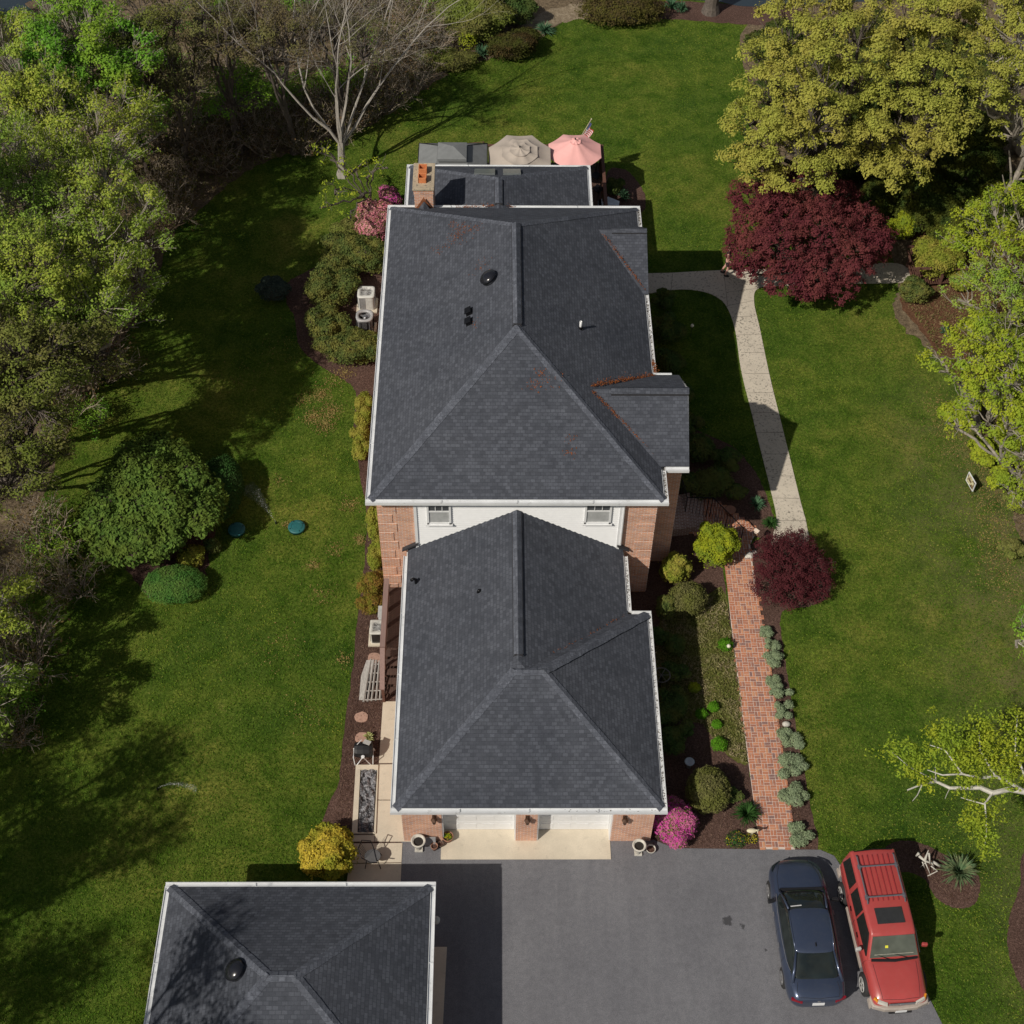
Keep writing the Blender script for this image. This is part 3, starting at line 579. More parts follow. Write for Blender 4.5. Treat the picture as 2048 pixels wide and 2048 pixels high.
gw = MB(); gw.add([(5.6,yA+.1,ZE-.16),(5.6,yB-.1,ZE-.16),(5.6,ym2,zc2-.08)], [(0,1,2)]); gw.build('gable_siding', M['trim'], house)
# garage wing
GL, GR, GF, GZ = -3.25, 5.385, 20.95, 2.58
r2 = MB()
x0, x1 = GL+gx, 4.71-gx; xm = .745; zr = GZ+.03+(xm-x0)*S2
roofface(r2, [(x0,31.3,GZ+.03),(x0,23.5,GZ+.03),(xm-1,24.1,zr-S2),(xm,25.1,zr),(xm,31.3,zr)]); roofface(r2, [(x1,27,GZ+.03+(.745-.745)),(x1,31.3,GZ+.03),(xm,31.3,zr),(xm,25.1,zr)]); roofface(r2, [(xm-1,24.1,zr-S2),(xm+1,24.1,zr-S2),(xm,25.1,zr)]); roofface(r2, [(xm,25.1,zr),(xm+1,24.1,zr-S2),(x1,27,GZ+.03)])
ha, hb = hip(r2, GL+gx, GR-gx, GF+gx, 28.62-gx, GZ+.034, S2)
gar = r2.build('garage_roof', M['shingle'], house)
caps_('hip_cap', gar, [((GL+gx, GF+gx, GZ+.03), ha, .062), ((GR-gx, GF+gx, GZ+.03), hb, .062), (ha, hb, .085)])
k_ = MB(); cap(k_, (GR-gx, 28.62-gx, GZ+.03), hb, w=.17, up=.045, sag=.055); k_.build('hip_cap', M['capshingle'], gar)
ridgevent(gar, xm, 25.3, 31.2, zr, slope=.55)
g4 = (M['white'], house, None); gutter(g4, GL, GF, GR, GF, GZ+.02, (0,1)); gutter(g4, GL, GF+.142, GL, 31.0, GZ+.02, (1,0))
g5 = (M['dirty'], house, 'streaked dirty gutter on the right side'); gutter(g5, GR, GF+.142, GR, 28.62-.142, GZ+.02, (-1,0)); gutter(g5, 4.71, 28.62, GR, 28.62, GZ+.02, (0,-1)); gutter(g5, 4.71, 28.62, 4.71, 31.0, GZ+.02, (-1,0))
sf = MB(); sf.box(GL+.1, GR-.1, GF+.1, 28.5, GZ-.2, GZ-.14); sf.box(GL+.1, 4.6, 28.5, 31.3, GZ-.2, GZ-.14); sf.build('soffit', M['soffit'], house)
fl = MB()
for xa, za, xb, zb in ((GL-.05, GZ+.03, SX0+.02, GZ+.42), (4.71+.05, GZ+.03, SX1-.02, GZ+.32)):
    fl = MB(); fl.add([(xa,31.16,za),(xb,31.16,zb),(xb,31.16,zb+.08),(xa,31.16,za+.08),(xa,31.3,za),(xb,31.3,zb),(xb,31.3,zb+.08),(xa,31.3,za+.08)], [(0,1,2,3),(3,2,6,7),(0,4,5,1),(4,7,6,5),(0,3,7,4),(1,5,6,2)])
    fl.build('flashing', M['darkroof'], house)
gwl = MB()
YW = 21.27; D0, D1, D2, D3 = -1.69, .68, 1.37, 3.76
for x0_, x1_ in ((-2.95, D0), (D1, D2), (D3, 5.07)): gwl.box(x0_, x1_, YW, YW+.5, -.1, GZ-.15)
gwl.box(-2.95, -2.75, YW+.5, 31.3, -.1, GZ-.15); gwl.box(4.87, 5.07, YW+.5, 28.3, -.1, GZ-.15); gwl.box(4.2, 4.42, 28.3, 31.3, -.1, GZ-.15); gwl.box(4.42, 4.87, 28.1, 28.3, -.1, GZ-.15)
gwl.box(-2.75, 4.87, YW+.5, YW+.52, 2.3, GZ-.15)
gwl.build('brick_wall', M['brick'], house, label='brick wall of the garage wing')
gtm = MB()
for xa, xb in ((D0, D1), (D2, D3)):
    gtm.box(xa, xa+.035, YW+.02, YW+.46, 0, 2.24); gtm.box(xb-.035, xb, YW+.02, YW+.46, 0, 2.24); gtm.box(xa+.035, xb-.035, YW+.02, YW+.46, 2.2, 2.4)
gtm.build('door_trim', M['trim'], house)
for xa, xb in ((D0, D1), (D2, D3)):
    dr = MB(); n = 4
    for i in range(n):
        z0 = .06+i*.53; dr.box(xa+.04, xb-.04, YW+.40, YW+.45, z0, z0+.52)
        for k in range(4):
            w_ = (xb-xa-.08)/4; dr.box(xa+.04+k*w_+.09, xa+.04+(k+1)*w_-.09, YW+.392, YW+.40, z0+.11, z0+.41)
    dr.build('garage_door', M['vinyl'], house, bevel=.008)
# lanterns on the piers
for lx, ly in ((868,1640), (1055,1641), (1250,1641)):
    q = WP(lx, ly, (0,YW-.12,0), (0,1,0)); l = MB()
    l.box(q.x-.06, q.x+.06, YW-.03, YW, q.z-.22, q.z+.12); l.tube([(q.x,YW-.02,q.z+.10),(q.x,YW-.12,q.z+.16),(q.x,YW-.14,q.z+.08)], .015, 6)
    l.lathe([(.0,.13),(.10,.06),(.11,.05),(.085,.04),(.06,-.16),(.03,-.2),(0,-.24)], (q.x,YW-.14,q.z-.02), 6)
    ln = l.build('wall_lantern', M['copper'], house)
    l2 = MB(); l2.lathe([(.0,.0),(.045,.0),(.035,-.12),(0,-.12)], (q.x,YW-.14,q.z), 6); l2.build('lamp_glass', M['lightgrey'], ln)
# sunroom
ZS = 4.2; SXL, SXR, SYB = -3.86, 4.12, 51.2
sr = MB(); xm3 = .12; zr3 = 5.98
x0, x1, yb = SXL+.15, SXR-.15, SYB-.12
roofface(sr, [(x0,yb,ZS+.03),(x0,45.6,ZS+.03),(xm3,44.6,zr3),(xm3,48.0,zr3)]); roofface(sr, [(x1,45.6,ZS+.03),(x1,yb,ZS+.03),(xm3,48.0,zr3),(xm3,44.6,zr3)]); roofface(sr, [(x1,yb,ZS+.03),(x0,yb,ZS+.03),(xm3,48.0,zr3)])
srr = sr.build('sunroom_roof', M['shingle'], house)
caps_('hip_cap', srr, [((x0,yb,ZS+.03), (xm3,48.0,zr3), .055), ((x1,yb,ZS+.03), (xm3,48.0,zr3), .055)])
q = W(995, 385, zr3); ridgevent(srr, xm3, W(994,408,zr3).y, W(995,358,zr3).y, zr3, slope=.45)
g6 = (M['white'], house, None); gutter(g6, SXL, 46.4, SXL, SYB-.142, ZS+.02, (1,0)); gutter(g6, SXL, SYB, SXR, SYB, ZS+.02, (0,-1)); gutter(g6, SXR, 46.4, SXR, SYB-.142, ZS+.02, (-1,0))
sw = MB(); sw.box(SXL+.35, SXR-.35, 46.0, SYB-.35, .2, ZS-.1); sw.build('sunroom_wall', M['vinyl'], house)
for xa, xb in ((949,990), (1006,1041)):
    A = W(xa, 346, 5.0); B = W(xb, 346, 5.0); k = MB(); ya = 49.3; zt = lambda y: ZS+.03+(yb-y)/(yb-48.0)*(zr3-ZS)+.07
    k.add([(A.x,48.75,zt(48.75)),(B.x,48.75,zt(48.75)),(B.x,50.0,zt(50.0)),(A.x,50.0,zt(50.0)),(A.x,48.75,zt(48.75)-.2),(B.x,48.75,zt(48.75)-.2),(B.x,50.0,zt(50.0)-.2),(A.x,50.0,zt(50.0)-.2)], [(0,1,2,3),(4,7,6,5),(0,4,5,1),(1,5,6,2),(2,6,7,3),(3,7,4,0)])
    k.build('skylight', [plain('skylight_frame', (.20,.22,.22), .3)], house)
# chimney
cx0, cx1, cy0, cy1, cz = -3.30, -2.47, 46.1, 47.75, 6.9
ch = MB(); ch.box(cx0+.04, cx1-.04, cy0+.04, cy1-.04, 3.5, cz-.25); ch.box(cx0+.02, cx1-.02, cy0+.02, cy1-.02, cz-.30, cz-.10)
chm = ch.build('chimney', M['brick'], house)
k = MB(); k.box(cx0-.02, cx1+.02, cy0-.02, cy1+.02, cz-.1, cz); k.build('chimney_crown', M['crown'], chm, bevel=.02)
for yy in (46.62, 47.2):
    f = MB(); R0, R1 = .17, .135; c_ = (-2.93, yy)
    for s in ((-1,0),(1,0),(0,-1),(0,1)):
        f.obox((c_[0]+s[0]*.15, c_[1]+s[1]*.15, cz+.12), (.035 if s[0] else .335, .335 if s[1] == 0 else .035, .26))
    f.build('flue', M['clay'], chm, bevel=.01)
ck = MB(); roofface(ck, [(cx0-.1,46.1,5.55),(cx0-.1,45.4,6.0),(-2.88,45.0,6.30),(-2.88,46.1,6.30)]); roofface(ck, [(cx1+.1,45.4,6.0),(cx1+.1,46.1,5.55),(-2.88,46.1,6.30),(-2.88,45.0,6.30)]); ck.build('chimney_saddle', M['shingle'], house)
fs_ = MB(); fs_.add([(cx0+.0,46.05,5.62),(cx0,46.05,5.82),(-2.88,46.05,6.52),(-2.88,46.05,6.32)], [(0,3,2,1)]); fs_.add([(cx1,46.05,5.62),(cx1,46.05,5.82),(-2.88,46.05,6.52),(-2.88,46.05,6.32)], [(0,1,2,3)]); fs_.build('flashing', M['rustmetal'], chm)
# things on the roof planes (all parts of the house)
def on(xp, yp, p, n): return WP(xp, yp, p, n)
nL = (-S1, 0, 1); nR = (S1, 0, 1); pL = (XL+gx, 0, ZE+.03); pR = (XR-gx, 0, ZE+.03); gL = (-S2, 0, 1); pgL = (GL+gx, 0, GZ+.03)
def dome(name, q, tilt, parent, s=1):
    v = MB(); v.lathe([(.30,0),(.31,.03),(.27,.05),(.26,.12),(.33,.14),(.33,.17),(.24,.24),(.12,.29),(.0,.30)], (0,0,0), 28)
    R = Matrix.Rotation(tilt, 3, 'Y'); v.v = [tuple(R @ (Vector(p)*s)+q) for p in v.v]; return v.build(name, M['gloss'], parent, True)
M['gloss'] = plain('black_dome', (.014,.015,.02), .22, var=.1)
dome('roof_vent', on(980, 559, pL, nL), -math.atan(S1), mroof)
for yy in (625, 645):
    q = on(939, yy, pL, nL); v = MB(); R = Matrix.Rotation(-math.atan(S1), 3, 'Y')
    v.box(-.13,.13,-.15,.15,0,.03); v.box(-.10,.11,-.13,.13,.03,.13); v.box(-.13,.13,-.15,.15,.13,.15); v.v = [tuple(R @ Vector(p)+q) for p in v.v]; v.build('box_vent', M['blackm'], mroof, bevel=.01)
def pipe(name, q, r, h, mat, parent):
    v = MB(); v.lathe([(r,-.1),(r,h),(r*.75,h),(r*.75,h-.05),(0,h-.05)], q, 14); v.lathe([(r*2.2,-.06),(r*1.3,.08),(r,.1)], q, 12, 1); return v.build(name, [mat, M['blackm']], parent, True)
pipe('vent_pipe', on(1161, 657, pR, nR), .045, .34, M['trim'], mroof)
pipe('vent_pipe', on(958, 1183, pgL, gL), .04, .10, M['lightgrey'], gar)
q = on(832, 1166, pgL, gL); v = MB(); v.tube([q, q+Vector((0,0,.2)), q+Vector((-.08,-.03,.28)), q+Vector((-.16,-.06,.22))], .055, 10); v.build('gooseneck_vent', M['blackm'], gar, True)
# pine litter caught in the valleys
def litter(segs, n, wd, seed, spread):
    r = np.random.default_rng(seed); P = []; 
    for (a_, b_, m_) in segs:
        a_, b_ = np.array(a_), np.array(b_); k = int(n*m_); t = r.uniform(0, 1, k)**1.0; q = a_+(b_-a_)*t[:, None]
        q = q+np.array(spread)*np.abs(r.normal(0, 1, (k, 1)))*wd*r.choice([.3, 1, 1.8], (k, 1)) + r.normal(0, .03, (k, 3))*np.array([1,1,.15]); P.append(q)
    P = np.concatenate(P); Nn = r.normal(size=P.shape)*.5+np.array([.3,0,1]); return leaf_quads(P, Nn, r.uniform(.02, .05, len(P)), r, .3)
ze = ZE+.09
va = (3.62, ym, zc+.0); segs = [((XR-.2, 32.55, ze+.02), (3.72, ym-.1, zc-.03), 1)]
lq = [litter([((3.35, ym+.1, zc+.05), (5.75, 36.75, ze+.02), 1)], 600, .08, 1, (.12, .9, .02)), litter([((5.7, 32.7, ze+.06), (3.35, ym-.1, zc+.05), 1)], 380, .03, 2, (-.6, -.3, .3)),
      litter([((5.75, 41.3, ze+.06), (4.15, 43.4, zc2+.02), 1)], 260, .028, 3, (-.6, -.3, .3)), litter([((.4, 46.35, ZE+.08), (2.9, 46.4, ZE-.55), 1)], 450, .05, 4, (.1, .9, .0)), litter([((-1.6, 46.3, ZE+.05), (.0, 46.3, ZE+.16), 1)], 220, .05, 5, (.1,.9,.02)), litter([((XR-.12, 37.6, ZE+.03), (XR-.06, 37.0, ZE+.03), 1)], 160, .03, 6, (1,0,0)), litter([((1.9, 25.82, GZ+1.60), (4.45, 28.37, GZ+.12), 1)], 70, .03, 7, (-.6, .6, .05))]
def spot(px_, py_, p, n, r_, k, seed):
    r = np.random.default_rng(seed); q = np.array(WP(px_, py_, p, n)); d = r.normal(0, r_, (k, 3)); nn = np.array(n)/np.linalg.norm(n); d -= (d@nn)[:, None]*nn
    P = q+d+nn*.02; return leaf_quads(P, r.normal(size=P.shape)*.3+nn, r.uniform(.02, .045, k), r, .3)
nF = (0, -S1, 1); pF = (0, YF+gx, ZE+.03)
for i, (a_, b_, rr, k) in enumerate(((1082,745,.09,30),(1068,770,.14,36),(1105,763,.16,22),(1143,878,.10,14),(1141,903,.10,24))): lq.append(spot(a_, b_, pF, nF, rr, k, 20+i))
for i, (a_, b_, rr, k) in enumerate(((922,463,.2,90),(918,470,.3,70),(905,448,.12,25),(952,455,.2,30),(880,500,.2,30),(965,530,.25,30),(950,648,.12,14))): lq.append(spot(a_, b_, pL, nL, rr, k, 40+i))
dl = [litter([((XR-.09, YF+.3, ZE-.005), (XR-.09, 32.2, ZE-.005), 1), ((XR-.09, 37.1, ZE-.005), (XR-.09, 41, ZE-.005), 2), ((XR-.09, 45.3, ZE-.005), (XR-.09, 46.3, ZE-.005), 1)], 130, .02, 31, (1,0,0)), litter([((GR-.09, GF+.2, GZ-.005), (GR-.09, 28.4, GZ-.005), 3), ((4.62, 28.8, GZ-.005), (4.62, 30.9, GZ-.005), 1), ((2, GF+.08, GZ-.005), (5, GF+.08, GZ-.005), .2)], 90, .02, 32, (1,0,0))]
tag(quads_np('gutter_debris', np.concatenate(dl), leafmat('debris', (.05,.045,.035), (.13,.10,.07), None, .05), house), kind='stuff')
o = quads_np('pine_litter', np.concatenate(lq), M['litterc'], house); tag(o, kind='stuff')
# porch and its rail
po = MB(); q = px([(1330,1010),(1330,1075),(1377,1070),(1377,1000)]); po.prism(q, 0, .45)
for i, t in enumerate((.30, .15)):
    q = px([(1377,1000-i*2),(1377,1066),(1392+i*14,1062),(1392+i*14,1000)]); po.prism(q, 0, t)
po.build('porch', M['brick2'], house, label='brick entrance porch and steps')
rl = MB(); pts = [W(1365,960,1.3), W(1375,995,1.3), W(1426,995,1.2), W(1487,1056,.95)]
rl.tube(pts, .022, 6)
for i in range(3):
    A, B = pts[i], pts[i+1]; n = max(2, int((B-A).length/.14))
    for k in range(n+1): p_ = A.lerp(B, k/n); rl.tube([p_, Vector((p_.x, p_.y, .05))], .009 if k % 6 else .02, 4)
rl.build('porch_railing', M['blackm'], house)
# ---------------------------------------------------------------- outbuilding
ob = thing('detached_garage', 'square outbuilding with dark hip roof and black dome vent left of the driveway', 'building', (-5.8, 15, 0))
OL, OR_, OF_, OB, OZ = -9.85, -1.76, 11.3, 18.66, 2.6
r3 = MB(); oa, obb = hip(r3, OL+gx, OR_-gx, OF_+gx, OB-gx, OZ+.03, S2); orf = r3.build('roof', M['shingle'], ob)
caps_('hip_cap', orf, [((OL+gx,OF_+gx,OZ+.03),oa,.062),((OL+gx,OB-gx,OZ+.03),oa,.062),((OR_-gx,OF_+gx,OZ+.03),obb,.062),((OR_-gx,OB-gx,OZ+.03),obb,.062),(oa,obb,.085)])
g7 = (M['white'], ob, None); gutter(g7, OL, OF_, OR_, OF_, OZ+.02, (0,1)); gutter(g7, OL, OB, OR_, OB, OZ+.02, (0,-1)); gutter(g7, OL, OF_+.142, OL, OB-.142, OZ+.02, (1,0)); gutter(g7, OR_, OF_+.142, OR_, OB-.142, OZ+.02, (-1,0))
k = MB(); k.box(OL+.35, OR_-.35, OF_+.35, OB-.35, -.1, OZ-.15); k.build('brick_wall', M['brick'], ob)
k = MB(); k.box(OL+.1, OR_-.1, OF_+.1, OB-.1, OZ-.2, OZ-.14); k.build('soffit', M['soffit'], ob)
dome('roof_vent', WP(474, 1943, (OL+gx,0,OZ+.03), (-S2,0,1)), -math.atan(S2), orf, .95)
q = W(872, 1842, 1.9); k = MB(); k.lathe([(0,.12),(.06,.1),(.11,0),(.10,-.12),(0,-.16)], (OR_+.02, q.y, 2.0), 12); k.box(OR_-.36, OR_, q.y-.02, q.y+.02, 1.98, 2.02); k.build('wall_lamp', M['lightgrey'], ob, True)
# ---------------------------------------------------------------- branches, leaves, plants
def segs_mesh(name, S, mat, parent, n=4):              # S: rows of (ax,ay,az,bx,by,bz,ra,rb): tapered branch lengths
    S = np.array(S); A, B, ra, rb = S[:, :3], S[:, 3:6], S[:, 6:7], S[:, 7:8]
    d = B-A; d /= np.maximum(np.linalg.norm(d, axis=1, keepdims=True), 1e-6)
    ref = np.where(np.abs(d[:, 2:3]) < .9, np.array([[0,0,1.]]), np.array([[1.,0,0]]))
    u = np.cross(d, ref); u /= np.linalg.norm(u, axis=1, keepdims=True); v = np.cross(d, u); Q = []
    for j in range(n):
        t0, t1 = 2*math.pi*j/n, 2*math.pi*(j+1)/n; e0 = u*math.cos(t0)+v*math.sin(t0); e1 = u*math.cos(t1)+v*math.sin(t1)
        Q.append(np.stack([A+e0*ra, A+e1*ra, B+d*rb*.3+e1*rb, B+d*rb*.3+e0*rb], axis=1))
    return quads_np(name, np.concatenate(Q), mat, parent)
def path_segs(out, pts, r0, r1):
    k = len(pts)-1
    for i in range(k):
        a = r0+(r1-r0)*i/k; b = r0+(r1-r0)*(i+1)/k; out.append((*pts[i], *pts[i+1], a, b))
def bez(a, b, c, n):
    return [a*(1-t)**2+b*2*t*(1-t)+c*t*t for t in (i/n for i in range(n+1))]
def wob(pts, r, amt):
    return [pts[0]]+[p+Vector((r.uniform(-1,1), r.uniform(-1,1), r.uniform(-.6,.6)))*amt for p in pts[1:-1]]+[pts[-1]]
def tree(name, label, base, lobes, leaf, bark, seed, cat='tree', group=None, tr=.25, dens=150, S=.08, clump=.32, per=26, twig=1, up=.5, low=-.25, lean=None, sub=0, shell=(.7, 1.05), twr=.016):
    r = random.Random(seed); g_ = np.random.default_rng(seed)
    t = thing(name, label, cat, (base[0], base[1], 0), group)
    ks = .86 if name == 'oak_tree' else 1
    lb = [(W(l[0], l[1], l[2]), l[3]*ks) if len(l) == 4 else (Vector(l[:3]), l[4]) for l in lobes]
    zt = max(c.z for c, _ in lb); cen = sum((c for c, _ in lb), Vector((0,0,0)))/len(lb)
    b0 = Vector((base[0], base[1], -.1)); fork = Vector((base[0]+(cen.x-base[0])*.45, base[1]+(cen.y-base[1])*.45, min(c.z for c, _ in lb)*.45))
    big = []; small = []
    tp = wob(bez(b0, b0.lerp(fork, .5)+Vector((r.uniform(-.3,.3), r.uniform(-.3,.3), .2)), fork, 6), r, .06); path_segs(big, tp, tr*1.15, tr*.72)
    path_segs(big, [Vector((b0.x,b0.y,-.1)), Vector((b0.x,b0.y,.25))], tr*1.7, tr*1.1)
    P, Nn = [], []
    for c, rad in lb:
        start = tp[-1-r.randrange(0, 3)]
        c0 = c-Vector((0,0,rad*.35)); mid = start.lerp(c0, .5)+Vector((r.uniform(-.5,.5), r.uniform(-.5,.5), r.uniform(.1,.9)))
        lp = wob(bez(start, mid, c0, 7), r, .12); path_segs(big, lp, tr*.42, .05)
        k = max(3, int(dens*rad*rad/per)); d = g_.normal(size=(k*3, 3)); d /= np.linalg.norm(d, axis=1, keepdims=True); d = d[d[:, 2] > low][:k]
        rr = g_.uniform(shell[0], shell[1], (len(d), 1))*rad*(1+.18*np.sin(d[:, :1]*7+seed)*np.cos(d[:, 1:2]*6)); pc = np.array(c)+d*rr
        if sub:
            ns = max(4, int(7.5*(rad/ (sub*2.1))**2)); sd = g_.normal(size=(ns*2, 3)); sd /= np.linalg.norm(sd, axis=1, keepdims=True); sd = sd[sd[:, 2] > low][:ns]; sc = np.array(c)+sd*rad*g_.uniform(.78, 1.08, (len(sd), 1)); ii = g_.integers(0, len(sc), len(pc)); d = d*.75+sd[ii]*.45; d /= np.linalg.norm(d, axis=1, keepdims=True); pc = sc[ii]+d*sub*g_.uniform(.75, 1.05, (len(pc), 1))*np.array([1,1,.8])
        if twig:
            subs = [Vector(lp[-2]).lerp(Vector(pc[i]), .55)+Vector((r.uniform(-.2,.2),)*3) for i in range(0, len(pc), 5)]
            for s_ in subs: path_segs(small, wob([Vector(lp[-2]), Vector(lp[-2]).lerp(s_, .5), s_], r, .12), twr*2.2, twr*1.3)
            for i in range(0, len(pc), max(1, int(1/twig))):
                q = Vector(pc[i]); s_ = min(subs, key=lambda p: (p-q).length); e = q+Vector(d[i])*clump*.8
                path_segs(small, wob([s_, s_.lerp(e, .5), e], r, .12), twr, twr*.45)
        m = g_.poisson(per, len(pc)); idx = np.repeat(np.arange(len(pc)), m)
        off = g_.normal(size=(len(idx), 3))*np.array([clump*.55, clump*.55, clump*.4])
        P.append(pc[idx]+off); Nn.append(d[idx]*.7+off/clump*.8+np.array([0,0,up])+g_.normal(size=(len(idx), 3))*.45)
    segs_mesh('trunk', big, bark, t, 7)
    if small: segs_mesh('branches', small, bark, t, 3)
    P = np.concatenate(P); Nn = np.concatenate(Nn); ok = P[:, 2] > .05; P, Nn = P[ok], Nn[ok]
    quads_np('crown', leaf_quads(P, Nn, g_.uniform(.6, 1.15, len(P))*S, g_, .62, .12), leaf, t); return t
def ell(c, rx, ry, rz, n=12, m=8):
    b = MB(); b.lathe([(max(.001, math.sin(math.pi*i/m)), -math.cos(math.pi*i/m)) for i in range(m+1)], (0,0,0), n); b.v = [(c[0]+x*rx, c[1]+y*ry, c[2]+z*rz) for x, y, z in b.v]; return b
def shrub(name, label, p, rx, ry, h, leaf, seed, group=None, cat='shrub', n=None, S=.035, lumps=0, rough=.08, asp=.6, up=.35, flow=None, core=True, lr=.45, ground=True, cmat=None, base=.80):
    # p: pixel (x, y) of the middle of the plant; it stands on the ground there
    g_ = np.random.default_rng(seed); c = W(p[0], p[1], h*.55); t = thing(name, label, cat, (c.x, c.y, 0), group)
    rz = h*.55; cz = h-rz; els = [(np.array([c.x, c.y, cz]), np.array([rx, ry, rz]))]
    if lumps:
        els = [(np.array([c.x, c.y, cz*.85]), np.array([rx*base, ry*base, rz*base*1.05]))]
        for i in range(lumps):
            a = g_.uniform(0, 2*math.pi); q = math.sqrt(g_.uniform(0, 1))*(1-lr*.6); zz = (1-q*q)**.5
            k = lr*g_.uniform(.75, 1.15); els.append((np.array([c.x+math.cos(a)*q*rx, c.y+math.sin(a)*q*ry, max(cz*.5, cz*.4+zz*(h-cz*.4)*g_.uniform(.55, .85))]), np.array([rx*k, ry*k, max(rz*k, .12)])))
    P, D = [], []; area = sum(4*math.pi*(e[1][0]*e[1][1]+e[1][0]*e[1][2]+e[1][1]*e[1][2])/3 for e in els)
    n = n or int(area*1.6/(2*S*S*asp))
    for e in els:
        k = int(n*(e[1][0]*e[1][1]+e[1][0]*e[1][2]+e[1][1]*e[1][2])*4*math.pi/3/area); d = g_.normal(size=(k, 3)); d /= np.linalg.norm(d, axis=1, keepdims=True); d[:, 2] = np.where(d[:, 2] < -.3, -d[:, 2], d[:, 2])
        bumps = 1+rough*(np.sin(d[:, :1]*9+seed)*np.cos(d[:, 1:2]*8-seed)+np.sin(d[:, 2:3]*11+d[:, :1]*5)*.6)
        rr = (g_.uniform(.86, 1.05, (k, 1))+(g_.random((k, 1)) < .10)*g_.uniform(.02, .20, (k, 1))*(1 if rough > .05 else .3))*bumps; P.append(e[0]+d*e[1]*rr); D.append(d)
    P, D = np.concatenate(P), np.concatenate(D); ok = P[:, 2] > .015; P, D = P[ok], D[ok]
    Nn = D+np.array([0,0,up])+g_.normal(size=P.shape)*.55; Q = leaf_quads(P, Nn, g_.uniform(.5, 1.35, len(P))*S, g_, asp, .1)
    if core:
        b = MB()
        for e in els: k = ell(e[0], *(e[1]*.80)); b.add(k.v, k.f)
        b.v = [(x, y, max(z, .01)) for x, y, z in b.v]
        b.tube([(c.x, c.y, -.05), (c.x+.02, c.y, cz)], [.05, .03], 6); b.build('stems', cmat or M['darkbark'], t)
    if flow:
        fm, ff = flow; mi = (g_.random(len(P)) < ff).astype(int); quads_np('foliage', Q, [leaf, fm], t, mi)
    else: quads_np('foliage', Q, leaf, t)
    return t
def spiky(name, label, p, r_, h, n, mat, seed, w=.022, group=None, cat='plant', fold=.55):
    # rosette of arching blades
    g_ = random.Random(seed); c = W(*p, 0); t = thing(name, label, cat, (c.x, c.y, 0), group); b = MB()
    for i in range(n):
        a = g_.uniform(0, 2*math.pi); e = g_.uniform(.15, 1); L_ = r_*g_.uniform(.65, 1.05); hh = h*(1.15-e*.75); sd = Vector((-math.sin(a), math.cos(a), 0)); o = Vector((math.cos(a), math.sin(a), 0)); pr = None
        for k in range(5):
            s_ = k/4; q = Vector((c.x, c.y, .02))+o*(L_*s_*(.35+.65*e))+Vector((0,0,hh*(s_*1.6-s_*s_*(.6+fold*e)))); q.z = max(q.z, .02); ww = w*(1-s_)**.6*(1.1 if k else .7)+.001
            cur = (q-sd*ww, q+Vector((0,0,-ww*.5)), q+sd*ww)
            if pr: b.add([*pr, *cur], [(0,1,4,3),(1,2,5,4)])
            pr = cur
    b.build('leaves', mat, t); return t
def brush(name, label, c, r_, h, n, bark, seed, leaf=None, nl=0, S=.05, group=None, cat='shrub', tw=.012):
    g_ = np.random.default_rng(seed); c = Vector(c); t = thing(name, label, cat, (c.x, c.y, 0), group); seg = []; tips = []
    for i in range(n):
        a = g_.uniform(0, 2*math.pi); e = math.sqrt(g_.uniform(0, 1)); p = Vector((c.x+math.cos(a)*e*r_*.3, c.y+math.sin(a)*e*r_*.3, 0)); d = Vector((math.cos(a)*e*r_/h*.9, math.sin(a)*e*r_/h*.9, 1)).normalized(); L_ = h*g_.uniform(.6, 1.05); pp = [p]
        for k in range(4):
            d = (d+Vector(g_.normal(0, .22, 3))).normalized(); p = p+d*L_/4; p.z = max(p.z, .03); pp.append(p)
            if k > 0:
                for _ in range(3):
                    q = p+(d+Vector(g_.normal(0, .7, 3))).normalized()*L_*g_.uniform(.12, .3); q.z = max(q.z, .03); seg.append((*p, *q, tw*.55, tw*.25)); tips.append(q)
        path_segs(seg, pp, tw*1.4, tw*.5)
    segs_mesh('branches', seg, bark, t, 3)
    if leaf and nl:
        T = np.array(tips)[g_.integers(0, len(tips), nl)]+g_.normal(0, .1, (nl, 3)); T[:, 2] = np.maximum(T[:, 2], .03)
        quads_np('leaves', leaf_quads(T, g_.normal(size=T.shape)+np.array([0,0,.7]), g_.uniform(.6, 1.2, nl)*S, g_, .6, .1), leaf, t)
    return t

